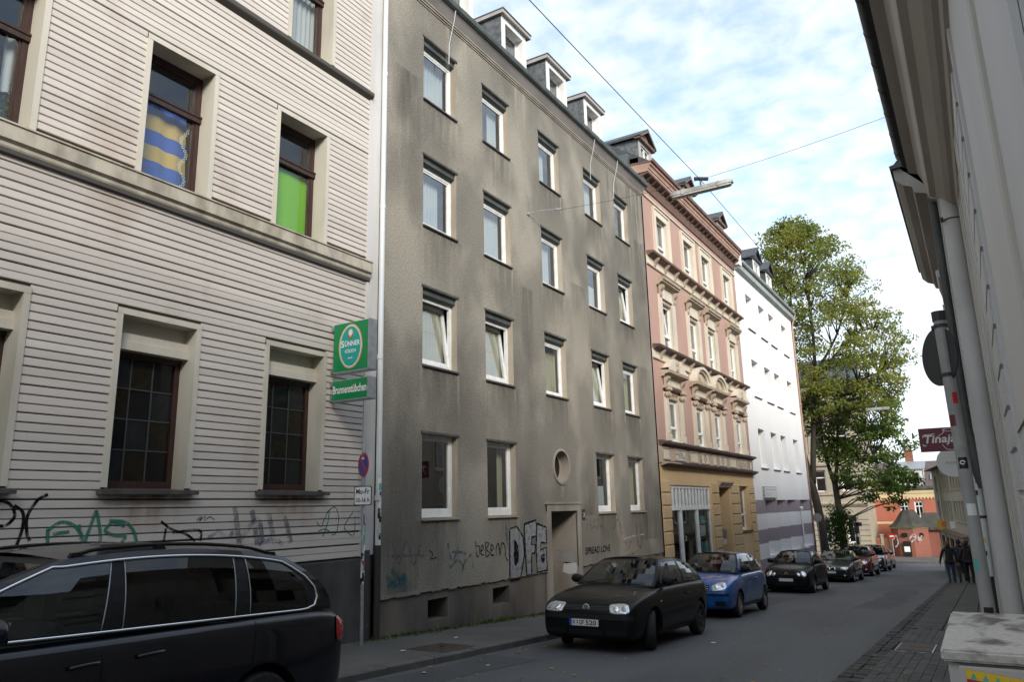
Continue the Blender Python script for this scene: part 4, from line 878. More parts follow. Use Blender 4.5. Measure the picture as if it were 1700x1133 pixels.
for k, u in enumerate((12.45, 15.12, 17.60, 20.14)):
    u1 = u + 1.28; z0, z1 = 11.6, 13.12; d0 = -.33
    fr = frame_mb(F, u, u1, z0, z1, d0 - .26, d0, .17, bottom=.12); fr.box(u + .16, u1 - .16, d0 - .15, d0 - .12, z0 + .12, z0 + .2)
    dm = F.put('dormer', fr, 'white_paint')
    p = F.mb(); p.quad((u + .16, d0 - .25, z0 + .1), (u1 - .16, d0 - .25, z0 + .1), (u1 - .16, d0 - .25, z1 - .16), (u + .16, d0 - .25, z1 - .16)); F.put('pane', p, 'pane', dm)
    m = frame_mb(F, u + .17, u1 - .17, z0 + .12, z1 - .17, d0 - .245, d0 - .21, .06); F.put('sash', m, 'pvc_white', dm)
    m = F.mb(); m.box(u + .02, u1 - .02, -1.2, -.6, z0, z1 - .02); F.put('interior_wall', m, 'interior', dm)
    F.put('curtain', curtain_mb(F, u + .2, u1 - .2, z0 + .2, z1 - .2, d0 - .32), 'curtain_cream' if k % 2 else 'curtain_white', dm, smooth=True)
    slates(F, [(u + .005, -1.9, z0), (u + .005, d0 - .02, z0), (u + .005, d0 - .02, z1), (u + .005, -1.9, z1)], .2, .13, 'slate', 'slate_cheek', dm)
    slates(F, [(u1 - .005, d0 - .02, z0), (u1 - .005, -1.9, z0), (u1 - .005, -1.9, z1), (u1 - .005, d0 - .02, z1)], .2, .13, 'slate', 'slate_cheek', dm)
    m = F.mb(); m.prism(u - .09, u1 + .13, [(-2.0, z1), (d0 + .10, z1 - .005), (d0 + .10, z1 + .10), (-2.0, z1 + .12)]); F.put('dormer_roof', m, 'fascia', dm)
    m = F.mb(); m.prism(u - .10, u1 + .14, [(-2.0, z1 + .122), (d0 + .12, z1 + .102), (d0 + .12, z1 + .135), (-2.0, z1 + .16)]); F.put('roof_edge', m, 'gutter_dark', dm)
m = F.mb(); m.box(GU1 - .18, GU1 + .02, -3.5, -.35, 11.3, 12.62); F.put('parapet', m, 'zinc')
m = F.mb(); m.tube([(15.63, .0, 7.43), (15.9, .30, 7.55), (16.2, .62, 7.6)], .012, 6); m.tube([(15.63, 0, 7.43), (15.66, .05, 7.43)], .03, 8); m.tube([(16.12, .56, 7.59), (16.24, .68, 7.61)], .026, 6); F.put('wire_anchor', m, 'steel')
for u in (12.2, 19.55, 21.3):
    m = F.mb(); m.tube([(u, .26, 11.3), (u, .2, 10.95), (u + .03, .03, 10.4), (u + .03, .02, 9.9)], .009, 5); F.put('dangling_cable', m, 'pipe_white')

# ------------------------------------------------------------------ pink stucco house
ph = thing('house', 'ornate pink stucco house with ochre ground floor and shop window', 'house', (X0, 30, G(30) + .1)); F = left(ph)
PU0, PU1 = 23.97, 36.0
c3 = [(25.18, 26.28), (28.22, 29.32), (30.56, 31.66), (33.82, 34.92)]
R3, R2, R1 = (2.22, 3.86), (5.58, 7.40), (9.02, 10.72)
H = [(a, b, r[0], r[1], -.26) for a, b in c3 for r in (R3, R2, R1)]
wall_sheet(F, 'wall', PU0, PU1, 1.36, 11.9, H, 'pink', 0, -.26, 'stucco_cream')
shop = (24.80, 29.32, -3.2, .70, -.16); dr_ = (30.46, 31.95, -3.4, .68, -.75); wr = (33.55, 34.95, -1.10, .78, -.26)
wall_sheet(F, 'ground_floor_wall', PU0, PU1, -3.8, 1.38, [shop, dr_, wr], 'ochre', .004, -.2, 'ochre')
shell(F, PU0 + .05, PU1 - .05, -3.2, 11.9, 9)
mb = F.mb(); mb.box(PU0, PU1, -9, -8.98, -4, 12); mb.box(PU0, PU0 + .02, -9, -.05, 10.5, 12.5); mb.box(PU1 - .02, PU1, -9, -.05, 10.5, 12.5); F.put('rear_wall', mb, 'cornice_rose')
for (a, b) in c3:
    for j, r in enumerate((R3, R2, R1)):
        cs = [(CW, .02, .98, .02, .98)] if j != 2 else [(CW, .25, .98, .02, .98)]
        window(F, a, b, r[0] + .02, r[1] + .02, -.10, 'pvc_white', .065, (.0, .03, .03, 'stucco_cream'), cs, (j == 1 and a < 26), .2 if j < 2 else .14, 'stucco_tan', None, r[0] + .50)
    # top floor: plain moulded surround
    m = frame_mb(F, a - .30, b + .30, R1[0] - .12, R1[1] + .16, -.01, .05, .29); frame_mb(F, a - .30, b + .30, R1[0] - .12, R1[1] + .18, .045, .085, .07, m); F.put('window_surround', m, 'stucco_cream')
    # second floor: surround, consoles and a straight hood
    m = F.mb(); m.box(a - .28, a, -.01, .07, R2[0] - .1, R2[1]); m.box(b, b + .28, -.01, .07, R2[0] - .1, R2[1]); m.box(a - .28, b + .28, -.01, .072, R2[1], R2[1] + .10); m.box(a - .2, b + .2, -.01, .05, R2[1] + .10, R2[1] + .42); sr = F.put('window_surround', m, 'stucco_cream')
    m = F.mb(); m.prism(a - .36, b + .36, [(0, R2[1] + .42), (.10, R2[1] + .44), (.14, R2[1] + .50), (.26, R2[1] + .53), (.26, R2[1] + .58), (.31, R2[1] + .60), (.33, R2[1] + .70), (0, R2[1] + .74)]); F.put('window_hood', m, 'stucco_tan', sr)
    for q in (a - .27, b + .07):
        m = F.mb(); m.prism(q, q + .20, [(.05, R2[1] - .02), (.09, R2[1] - .0), (.12, R2[1] + .08), (.11, R2[1] + .2), (.20, R2[1] + .32), (.23, R2[1] + .43), (.05, R2[1] + .43)]); F.put('console', m, 'stucco_tan', sr)
    # first floor: fluted pilasters, capitals, entablature and pediment
    m = F.mb()
    for q in (a - .36, b + .06):
        m.box(q, q + .30, -.01, .07, R3[0] - .02, R3[1] + .05); m.box(q - .03, q + .33, -.01, .11, R3[0] - .02, R3[0] + .22)
        for k in range(4): m.box(q + .035 + k * .063, q + .075 + k * .063, .07, .09, R3[0] + .25, R3[1] - .12)
    m.box(a - .3, b + .3, -.01, .06, R3[1] + .20, R3[1] + .60); sr = F.put('window_surround', m, 'stucco_cream')
    for q in (a - .21, b + .21):
        m = F.mb()
        for k in (-1, 0, 1): m.ball((q + k * .13, .12, R3[1] + .0 - .05 * abs(k)), .075, .09, .10, 8, 6); m.ball((q + k * .13, .16, R3[1] + .14), .08, .09, .07, 8, 6)
        m.box(q - .22, q + .22, .0, .2, R3[1] + .18, R3[1] + .24); F.put('capital', m, 'stucco_tan', sr)
    m = F.mb(); m.prism(a - .44, b + .44, [(0, R3[1] + .16), (.14, R3[1] + .18), (.20, R3[1] + .24), (.20, R3[1] + .27), (0, R3[1] + .29)]); m.prism(a - .5, b + .5, [(0, R3[1] + .58), (.12, R3[1] + .60), (.16, R3[1] + .66), (.32, R3[1] + .69), (.34, R3[1] + .78), (0, R3[1] + .82)]); F.put('window_hood', m, 'stucco_tan', sr)
    for q in (a - .36, b + .16):
        m = F.mb(); m.prism(q, q + .20, [(.05, R3[1] + .27), (.10, R3[1] + .29), (.12, R3[1] + .38), (.22, R3[1] + .50), (.25, R3[1] + .59), (.05, R3[1] + .59)]); F.put('console', m, 'stucco_tan', sr)
    c = (a + b) / 2; zb = R3[1] + .81; arch = a in (28.22, 30.56)
    if arch:
        m = F.mb(); n = 16; wd = (b - a) / 2 + .42; hh = .66
        for r0_, r1_, dd in ((1.0, .84, .30), (.84, .72, .22)):
            ring = [[m.p(c + wd * r * math.cos(math.pi * k / n), e, zb + hh * r * math.sin(math.pi * k / n)) for r, e in ((r1_, .0), (r1_, dd), (r0_, dd), (r0_, 0))] for k in range(n + 1)]
            for k in range(n):
                for j in range(3): m.face([ring[k][j], ring[k][j + 1], ring[k + 1][j + 1], ring[k + 1][j]])
            m.face(ring[0]); m.face(ring[-1])
        F.put('arched_pediment', m, 'stucco_cream', sr)
        m = F.mb()
        for k in range(9):
            an = math.pi * (k + .5) / 9; m.tube([(c, .16, zb + .03), (c + wd * .4 * math.cos(an), .14, zb + hh * .4 * math.sin(an)), (c + wd * .72 * math.cos(an), .06, zb + hh * .72 * math.sin(an))], [.02, .045, .07], 6)
        m.ball((c, .2, zb + .05), .09, .08, .09, 8, 6); F.put('shell_ornament', m, 'stucco_tan', sr)
    else:
        for sg in (-1, 1):
            m = F.mb(); e = c + sg * ((b - a) / 2 + .48); k1 = c + sg * .2
            top = curve([(e, zb + .06), (e - sg * .28, zb + .16), (e - sg * .55, zb + .42), (k1 + sg * .06, zb + .46)], 5)
            for (ua, za), (ub, zb2) in zip(top[:-1], top[1:]):
                m.poly([(ua, .3, za), (ub, .3, zb2), (ub, .0, zb2), (ua, .0, za)]); m.poly([(ua, .3, za), (ub, .3, zb2), (ub, .3, zb), (ua, .3, zb)])
            m.poly([(k1 + sg * .06, .3, zb + .46), (k1 + sg * .06, 0, zb + .46), (k1 + sg * .06, 0, zb), (k1 + sg * .06, .3, zb)]); F.put('broken_pediment', m, 'stucco_cream', sr)
        m = F.mb(); m.ball((c, .22, zb + .33), .11, .11, .14, 10, 8); m.ball((c, .2, zb + .12), .2, .12, .14, 10, 7); m.ball((c - .3, .18, zb + .08), .13, .08, .07, 8, 6); m.ball((c + .3, .18, zb + .08), .13, .08, .07, 8, 6); m.ball((c, .2, zb + .43), .09, .1, .05, 8, 6); F.put('bust_ornament', m, 'stucco_tan', sr)
for zt in (8.83, 5.42):      # string courses with brackets
    m = F.mb(); m.prism(PU0 + .08, PU1 + .05, [(0, zt - .10), (.10, zt - .09), (.16, zt - .04), (.27, zt - .02), (.29, zt + .05), (0, zt + .09)]); F.put('string_course', m, 'ledge_brown' if zt < 6 else 'cornice_brown')
    m = F.mb(); m.prism(PU0 + .03, PU1, [(0, zt - .40), (.04, zt - .39), (.04, zt - .34), (.025, zt - .33), (.025, zt - .09), (0, zt - .09)]); F.put('frieze_band', m, 'stucco_cream')
    m = F.mb(); m.prism(PU0 + .03, PU1, [(0, zt - .44), (.05, zt - .43), (.06, zt - .40), (0, zt - .39)]); F.put('string_course', m, 'stucco_tan')
    for k in range(11):
        u = PU0 + .75 + k * 1.06
        m = F.mb(); m.prism(u - .07, u + .07, [(.02, zt - .36), (.07, zt - .34), (.09, zt - .26), (.20, zt - .12), (.24, zt - .05), (.02, zt - .05)]); F.put('bracket', m, 'stucco_tan')
m = F.mb(); m.prism(PU0 + .06, PU1 + .08, [(0, 1.98), (.12, 2.0), (.14, 2.04), (.24, 2.06), (.26, 2.13), (.20, 2.16), (0, 2.19)]); F.put('string_course', m, 'ledge_brown')
m = F.mb(); m.prism(PU0 + .02, PU1 + .02, [(0, 1.42), (.07, 1.42), (.07, 1.98), (0, 1.98)]); F.put('frieze_band', m, 'stucco_tan')
m = F.mb(); m.prism(PU0 + .35, PU1 + .15, [(0, 1.30), (.14, 1.33), (.18, 1.37), (.26, 1.39), (.28, 1.46), (.12, 1.50), (0, 1.50)]); F.put('string_course', m, 'ledge_brown')
m = F.mb(); m.prism(PU0 + .1, PU0 + 1.5, [(.0, 1.32), (.29, 1.40), (.29, 1.44), (.0, 1.47)]); F.put('worn_ledge_end', m, 'stucco_tan')
for u0, u1, kind in ((24.15, 24.85, 0), (25.3, 26.5, 1), (26.95, 27.95, 0), (28.25, 29.35, 2), (29.7, 30.3, 0), (30.6, 31.7, 2), (32.1, 33.2, 0), (33.75, 34.9, 1), (35.3, 35.85, 0)):
    m = frame_mb(F, u0, u1, 1.53, 1.95, .068, .10, .045); pf = F.put('frieze_panel_frame', m, 'stucco_tan')
    m = F.mb(); m.box(u0 + .045, u1 - .045, .066, .074, 1.575, 1.905); F.put('frieze_panel', m, 'right_wall' if kind == 1 else 'stucco_cream', pf)
    if kind == 1:
        m = F.mb()
        for k in range(26): m.ball((ru(u0 + .12, u1 - .12), .08, ru(1.62, 1.86)), ru(.03, .07), .03, ru(.03, .05), 6, 4)
        F.put('relief', m, 'stucco_tan', pf)
    if kind == 2:
        m = F.mb(); c = (u0 + u1) / 2; P_ = [(c - .13, 1.74), (c, 1.90), (c + .13, 1.74), (c, 1.58)]; m.ribbon(P_, .045, .085, True); m.ribbon(P_, .045, .08, True); F.put('relief', m, 'cornice_brown', pf)
# main cornice
mb = F.mb(); mb.prism(PU0 + .02, PU1 - .02, [(0, 11.02), (.05, 11.03), (.06, 11.08), (.03, 11.12), (0, 11.13)]); F.put('cornice_moulding', mb, 'stucco_cream')
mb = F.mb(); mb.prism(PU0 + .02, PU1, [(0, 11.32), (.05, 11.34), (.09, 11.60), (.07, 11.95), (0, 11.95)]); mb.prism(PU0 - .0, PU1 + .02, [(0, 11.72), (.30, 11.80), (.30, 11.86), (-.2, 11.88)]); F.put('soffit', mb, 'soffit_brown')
mb = F.mb(); mb.prism(PU0 - .03, PU1 + .05, [(-.5, 11.86), (.31, 11.86), (.31, 11.94), (.34, 11.96), (.36, 12.06), (.42, 12.10), (.42, 12.17), (-.5, 12.24)]); F.put('cornice', mb, 'cornice_rose')
mb = F.mb(); mb.prism(PU0 - .05, PU1 + .08, [(-.5, 12.242), (.40, 12.172), (.49, 12.20), (.52, 12.30), (.50, 12.31), (.46, 12.23), (-.5, 12.30)]); F.put('gutter', mb, 'cornice_brown')
for k in range(24):
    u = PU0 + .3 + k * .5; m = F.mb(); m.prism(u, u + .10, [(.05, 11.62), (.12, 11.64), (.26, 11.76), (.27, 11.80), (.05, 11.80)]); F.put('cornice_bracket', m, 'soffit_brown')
mb = F.mb(); mb.prism(PU0, PU1, [(.38, 12.25), (-4.5, 15.6), (-9.2, 11.9), (-.5, 11.9)]); F.put('roof', mb, 'slate_dark')
def gable_dormer(F, u0, u1, z0, z1, zp, d0, dz, wallm, trim, cheekm, ov=.16, back=1.9):
    c = (u0 + u1) / 2; ww = .2
    m = frame_mb(F, u0, u1, z0, z1, d0 - .14, d0, ww, bottom=.12); dm = F.put('dormer', m, wallm)
    m = F.mb(); m.box(u0 + ww, u1 - ww, d0 - .13, d0 - .12, z0 + .1, z1 - .15); F.put('interior_wall', m, 'interior', dm)
    fr = frame_mb(F, u0 + ww, u1 - ww, z0 + .12, z1 - ww, d0 - .11, d0 - .05, .06); fr.box(c - .04, c + .04, d0 - .11, d0 - .045, z0 + .15, z1 - .2); F.put('sash', fr, 'pvc_white', dm)
    p = F.mb(); p.quad((u0 + ww, d0 - .09, z0 + .12), (u1 - ww, d0 - .09, z0 + .12), (u1 - ww, d0 - .09, z1 - ww), (u0 + ww, d0 - .09, z1 - ww)); F.put('pane', p, 'pane', dm)
    m = F.mb(); m.poly([(u0 - .05, d0 + .02, z1), (u1 + .05, d0 + .02, z1), (c, d0 + .02, zp)]); m.prism(u0 - ov, u1 + ov, [(d0 - .1, z1 - .07), (d0 + .12, z1 - .07), (d0 + .14, z1 + .02), (d0 - .1, z1 + .02)]); F.put('gable', m, trim, dm)
    for sg, e in ((-1, u0 - ov), (1, u1 + ov)):
        m = F.mb(); t = .09
        P_ = [(e, z1 - .02), (c, zp + .02), (c, zp + .02 + t), (e, z1 - .02 + t)]
        i0 = [m.p(u, d0 + .18, z) for u, z in P_]; i1 = [m.p(u, d0 - back, z) for u, z in P_]; m.face(i0); m.face(i1[::-1])
        for k in range(4): m.face([i0[k], i1[k], i1[(k + 1) % 4], i0[(k + 1) % 4]])
        F.put('dormer_roof', m, 'slate_dark', dm)
        m = F.mb(); P_ = [(e, z1 - .05), (c, zp - .05), (c, zp + .02), (e, z1 + .02)]; m.poly([(u, d0 + .183, z) for u, z in P_]); F.put('barge_board', m, trim, dm)
    slates(F, [(u0, d0 - back, z0), (u0, d0 - .02, z0), (u0, d0 - .02, z1), (u0, d0 - back, z1)], .22, .15, cheekm, 'slate_cheek', dm)
    slates(F, [(u1, d0 - .02, z0), (u1, d0 - back, z0), (u1, d0 - back, z1), (u1, d0 - .02, z1)], .22, .15, cheekm, 'slate_cheek', dm)
for u0, u1 in ((24.85, 26.15), (29.95, 31.25), (36.0 - 1.1, 36.0 + .1)): gable_dormer(F, u0, u1, 12.4, 13.75, 14.25, -.32, 0, 'fascia', 'cornice_brown', 'slate')
# ground floor
def block(u0, u1, z0, z1):
    m = F.mb(); e = .022; m.prism(u0, u1, [(0, z0), (.03, z0), (.05, z0 + e), (.05, z1 - e), (.03, z1), (0, z1)]); F.put('quoin_block', m, 'ochre_block')
for u0, u1, zt in ((23.99, 24.76, .83), (29.52, 30.36, .84), (32.15, 33.4, .84), (35.10, 35.96, .84)):
    for k in range(9):
        z1 = zt - k * .425; block(u0, u1, z1 - .385, z1)
m = F.mb(); m.prism(30.36, 32.15, [(0, .68), (.06, .70), (.08, .76), (.12, .78), (.14, .84), (.19, .86), (.20, .92), (0, .95)]); F.put('door_lintel', m, 'stucco_tan')
m = F.mb(); m.box(30.46, 31.95, -.75, -.70, -3.1, .68); dd = F.put('door', m, 'brown_wood'); m = F.mb(); m.box(31.7, 31.74, -.7, -.64, -1.8, -1.5); F.put('handle', m, 'steel', dd)
m = F.mb(); m.box(31.944, 31.965, -.5, -.25, -1.35, -1.0); F.put('door_bell_panel', m, 'steel')
m = F.mb(); m.box(31.942, 31.965, -.45, -.28, -1.62, -1.42); F.put('letter_slot', m, 'sign_white')
window(F, wr[0], wr[1], wr[2], wr[3], -.20, 'pvc_white', .07, (.1, .05, .08, 'ledge_brown'), [(CW, .02, .98, .02, .98)], transom=-.45)
s0, s1, zt, tr = 24.80, 29.32, .70, -.08
m = frame_mb(F, s0, s1, -2.95, zt, -.14, -.05, .10); m.box(s0, s1, -.14, -.03, tr - .08, tr + .06)
for u in (25.92, 27.72): m.box(u - .10, u + .10, -.14, -.04, -2.9, tr)
sw = F.put('shop_front', m, 'pvc_white'); m = F.mb()
for k in range(1, 12): u = s0 + .1 + (s1 - s0 - .2) * k / 12; m.box(u - .065, u + .065, -.13, -.055, tr + .06, zt - .1)
F.put('glazing_bar', m, 'pvc_white', sw)
for a, b, c, e in ((s0 + .1, s1 - .1, tr + .06, zt - .1), (s0 + .1, 25.82, -2.85, tr - .08), (26.02, 27.62, -2.85, tr - .08), (27.82, s1 - .1, -2.85, tr - .08)):
    p = F.mb(); p.quad((a, -.10, c), (b, -.10, c), (b, -.10, e), (a, -.10, e)); F.put('pane', p, 'pane_shop', sw)
m = F.mb(); m.tube([(26.06, -.02, -1.2), (26.06, .03, -1.2), (26.06, .03, -1.05), (26.06, -.02, -1.05)], .018, 6); F.put('handle', m, 'steel', sw)
for a, b, c, e, mm in ((28.25, 28.85, -1.15, -.75, 'sign_white'), (28.3, 29.0, -1.9, -1.35, 'poster_teal'), (27.9, 28.15, -1.8, -1.2, 'paper'), (28.35, 28.9, -.7, -.4, 'poster_teal'), (26.6, 27.5, -2.6, -2.0, 'paper')):
    m = F.mb(); m.box(a, b, -.16, -.15, c, e); F.put('shop_poster', m, mm, sw)
m = F.mb(); m.tube([(24.9, .35, -2.9), (24.9, .35, -2.05), (26.0, .5, -2.3), (26.0, .5, -3.0)], .022, 6); F.put('hand_rail', m, 'steel')
m = F.mb(); m.prism(24.8, 26.1, [(-.1, -3.2), (.4, -3.2), (.4, -2.95), (.1, -2.95), (.1, -2.85), (-.1, -2.85)]); F.put('door_step', m, 'door_stone')

# ------------------------------------------------------------------ white house with striped ground floor
wh = thing('house', 'plain white rendered house with mauve-striped ground floor beside the trees', 'house', (X0, 43, G(43) + .1)); F = left(wh)
WU0, WU1 = 36.04, 49.35
cw = [(37.92, 39.25), (40.58, 41.94), (42.88, 44.22), (46.14, 47.48)]
rw_ = [(8.80, 10.62), (5.29, 7.16), (1.74, 3.66)]
H = [(a, b, r0, r1, -.345) for a, b in cw for r0, r1 in rw_]
wall_sheet(F, 'wall', WU0, WU1, .17, 11.65, H, 'white_wall', 0, -.345, 'white_wall')
H2 = [(38.02, 40.50, -2.45, .171, -.62), (40.54, 42.95, -2.45, .171, -.62), (42.99, 45.55, -2.45, .171, -.62), (46.45, 49.25, -2.45, .171, -.62)]
wall_sheet(F, 'ground_floor_wall', WU0, WU1, -5.5, .17, H2, 'striped_wall', 0, -.55)
mb = F.mb(); mb.box(WU1 - .02, WU1, -10, -.01, -5.5, 11.6); F.put('gable_wall', mb, 'cornice_rose')
mb = F.mb(); mb.box(WU0, WU1, -10, -9.98, -5, 11.6); mb.box(WU0, WU0 + .02, -10, -.02, 9, 12.4); F.put('rear_wall', mb, 'white_wall')
shell(F, WU0 + .05, WU1 - .05, -4, 11.6, 9)
for a, b in cw:
    for r0, r1 in rw_:
        window(F, a, b, r0, r1, -.31, 'pvc_white', .10, (.04, .04, .07, 'sill_dark'), [(CW, .02, .98, .02, .98)])
for i, h in enumerate(H2):
    m = F.mb(); a, b, c, e = h[:4]
    # splayed reveal on the far side of each opening and a small set-back window
    z = [c, -1.83, -1.2, -.47, e]; m.quad((a, -.6, c), (b - .12, -.002, c), (b - .12, -.002, e), (a, -.6, e)); m.quad((b - .12, -.002, c), (b, -.002, c), (b, -.002, e), (b - .12, -.002, e)); F.put('splayed_reveal', m, 'striped_wall')
    m = F.mb(); m.prism(a - .02, a + .9, [(-.6, c + .05), (.10, c + .02), (.10, c - .10), (-.6, c - .10)]); F.put('sill', m, 'white_wall')
m = F.mb(); m.tube([(46.1, .06, -2.2), (46.1, .06, -.35)], .05, 8); m.ball((46.1, .08, -.30), .11, .11, .11); F.put('wall_lamp', m, 'sign_white')
m = F.mb(); m.prism(WU0 + .15, WU1 + .02, [(0, 11.45), (.20, 11.55), (.22, 11.78), (.14, 11.80), (0, 11.82)]); F.put('eaves_board', m, 'zinc_light')
m = F.mb(); m.prism(WU0 + .5, WU1 + .08, [(.16, 11.88), (.26, 11.84), (.34, 11.88), (.38, 11.98), (.36, 11.99), (.30, 11.92), (.16, 11.94)]); m.prism(WU0 + .5, WU1 + .08, [(-.3, 11.80), (.20, 11.80), (.20, 12.05), (-.3, 12.3)]); F.put('gutter', m, 'zinc_light')
m = F.mb(); m.box(WU0, WU0 + .5, -.4, .30, 11.65, 12.3); F.put('party_wall', m, 'white_wall')
m = F.mb(); m.tube([(WU1 + .02, .30, 11.85), (WU1 + .02, .1, 11.3), (WU1 - .04, .07, 10.9), (WU1 - .12, .07, -3.9)], .05, 8); F.put('downpipe', m, 'cornice_rose', smooth=True)
mb = F.mb(); mb.prism(WU0, WU1, [(.2, 12.03), (-5, 15.4), (-10, 11.8), (-.2, 11.8)]); F.put('roof', mb, 'slate_dark')
for u0, u1 in ((41.75, 43.2), (44.8, 46.2)): gable_dormer(F, u0, u1, 12.4, 13.75, 14.42, -.30, 0, 'white_paint', 'slate_dark', 'slate_dark')
m = F.mb(); m.box(36.2, 37.2, -1.0, -.4, 11.9, 13.0); F.put('chimney', m, 'white_wall')
t = thing('wall_sign', 'white framed name board high on the white house above its striped floor', 'sign', (X0 + .05, 37.75, .25)); f2 = Facade(t, (X0, 0, 0), (0, 1, 0), (1, 0, 0))
m = f2.mb(); m.box(37.70, 40.35, .004, .10, .26, .82); f2.put('frame', m, 'steel', t); m = f2.mb(); m.box(37.74, 40.31, .1, .106, .29, .79); f2.put('board', m, 'sign_white', t)
m = f2.mb()
for x0, x1, zz, hh in ((37.98, 40.0, .64, .075), (37.98, 38.5, .51, .05), (38.05, 39.2, .44, .04), (38.05, 39.1, .37, .04)):   # too small to read in the photograph
    x = x0
    while x < x1: w_ = ru(.03, .1); m.box(x, min(x + w_, x1), .107, .109, zz + ru(0, .015), zz + hh * ru(.6, 1)); x += w_ + ru(.015, .04)
f2.put('lettering', m, 'right_pipe', t)

# ------------------------------------------------------------------ far end of the street
def south(root, y): return Facade(root, (0, y, 0), (1, 0, 0), (0, -1, 0))
sh = thing('house', 'sandstone corner house with rusticated ground floor behind the trees', 'house', (-14, 74, -4.9)); F = south(sh, 74)
cols_s = [(-21, -20), (-18.3, -17.3), (-15.6, -14.6), (-12.9, -11.9), (-10.6, -9.7)]
H = [(a, b, z0, z1, -.25) for a, b in cols_s for z0, z1 in ((.9, 2.9), (4.6, 6.6), (8.0, 9.8))] + [(a, b, -3.6, -1.4, -.3) for a, b in cols_s]
wall_sheet(F, 'wall', -23, -8.75, -5.2, 10.9, H, 'sandstone', 0, -.25); shell(F, -23, -8.8, -5, 10.9, 9)
for a, b in cols_s:
    for z0, z1 in ((.9, 2.9), (4.6, 6.6), (8.0, 9.8), (-3.6, -1.4)):
        window(F, a, b, z0, z1, -.2, 'pvc_white', .1, (.08, .08, .1, 'sandstone'), None, transom=z0 + (z1 - z0) * .65)
        if z0 > 0:
            m = frame_mb(F, a - .2, b + .2, z0 - .15, z1 + .2, 0, .07, .2); m.prism(a - .3, b + .3, [(0, z1 + .3), (.2, z1 + .36), (.22, z1 + .5), (0, z1 + .55)]); F.put('window_surround', m, 'sandstone')
m = F.mb(); m.prism(-23, -8.65, [(0, -.42), (.1, -.4), (.26, -.2), (.28, -.1), (0, -.02)]); m.prism(-23, -8.7, [(0, .6), (.12, .62), (.14, .75), (0, .8)]); F.put('string_course', m, 'stucco_tan')
for k in range(8):
    for u0, u1 in ((-9.6, -8.70), (-11.8, -10.7), (-14.5, -13.0)): z = -1.15 - k * .46; m = F.mb(); m.prism(u0, u1, [(0, z - .41), (.07, z - .39), (.07, z - .02), (0, z)]); F.put('quoin_block', m, 'sandstone')
m = F.mb(); m.prism(-23, -8.6, [(0, 10.6), (.4, 10.8), (.42, 11), (-3, 13.6), (-9, 10.6)]); F.put('roof', m, 'slate_dark')
m = F.mb(); m.box(-8.78, -8.76, -9, 0, -5.2, 10.9); m.box(-23, -8.76, -9, -8.98, -5.2, 10.9); F.put('gable_wall', m, 'sandstone')
stroke(F, 'graffiti_tag', [[(-12.4, -3.2), (-12.0, -2.4), (-11.7, -3.3), (-11.3, -2.5), (-11.1, -3.3)], [(-12.3, -3.5), (-11.2, -3.6)]], 'spray_white', .16, .08)

oh = thing('house', 'orange brick house with cream cornice, grey dormer and brown tiled roof', 'house', (-3, 80, -4.9)); F = south(oh, 80)
ow = [(-6.64, -5.90, -1.55, -.08), (-5.46, -4.70, -1.55, -.08), (-2.4, -1.6, -1.55, -.08), (.4, 1.2, -1.55, -.08)]
wall_sheet(F, 'wall', -9.25, 6, -5.2, .25, [w + (-.16,) for w in ow], 'orange_wall', 0, -.16); shell(F, -9.2, 6, -5, 1.1, 8)
for w in ow: window(F, *w, -.1, 'pvc_white', .09, (.06, .06, .08, 'cream_yellow'), None, transom=-.55, mullions=((w[0] + w[1]) / 2,))
m = F.mb(); m.prism(-9.25, 6, [(-.1, .25), (.03, .25), (.05, .6), (.10, .62), (.14, .9), (-.1, .92)]); F.put('cornice', m, 'cream_yellow')
for k in range(50): m = F.mb(); u = -8.8 + k * .28; m.box(u, u + .13, 0, .08, .1, .25); F.put('dentil', m, 'cream_yellow')
m = F.mb(); m.prism(-9.3, 6, [(.05, .92), (.2, .95), (.3, 1.02), (.32, 1.2), (.2, 1.2), (-.1, 1.1)]); F.put('gutter', m, 'zinc')
m = F.mb(); m.box(-9.27, -8.85, -.02, .05, -5.2, .25); m.box(-8.85, 6, -.02, .03, -2.12, -1.92); F.put('corner_pilaster', m, 'cream_yellow')
m = F.mb(); m.prism(-9.35, 6.05, [(.22, 1.1), (-4.6, 3.75), (-9.2, 1.1)]); F.put('roof', m, 'roof_tile')
m = F.mb()
for k in range(44): u = -9.1 + k * .34; m.box(u, u + .06, .1, .13, 1.2, 1.36)
m.box(-9.2, 6, .1, .12, 1.3, 1.34); F.put('snow_guard', m, 'zinc')
m = frame_mb(F, -6.85, -4.4, 1.25, 2.85, -.5, -.3, .3); m.box(-5.85, -5.45, -.5, -.3, 1.5, 2.6); dm = F.put('dormer', m, 'pipe_white')
for a, b in ((-6.55, -5.85), (-5.45, -4.7)):
    m = F.mb(); m.box(a, b, -.5, -.45, 1.5, 2.6); m2 = frame_mb(F, a, b, 1.5, 2.58, -.44, -.38, .09); F.put('sash', m2, 'pvc_white', dm); F.put('interior_wall', m, 'cavity', dm)
m = F.mb(); m.box(-6.85, -6.80, -2.6, -.3, 1.3, 2.85); m.box(-4.45, -4.4, -2.6, -.3, 1.3, 2.85); F.put('dormer_cheek', m, 'pipe_white', dm)
m = F.mb(); m.prism(-7.0, -4.2, [(-.15, 2.80), (-.15, 2.92), (-3.2, 3.72), (-3.2, 3.6)]); F.put('dormer_roof', m, 'steel', dm)
m = F.mb(); a = F.xf; P_ = [(-3.9, -.95, 1.80), (-2.9, -.95, 1.80), (-2.9, -1.95, 2.35), (-3.9, -1.95, 2.35)]; m.poly(P_); m.poly([(u, d, z + .08) for u, d, z in P_]); F.put('skylight', m, 'steel')
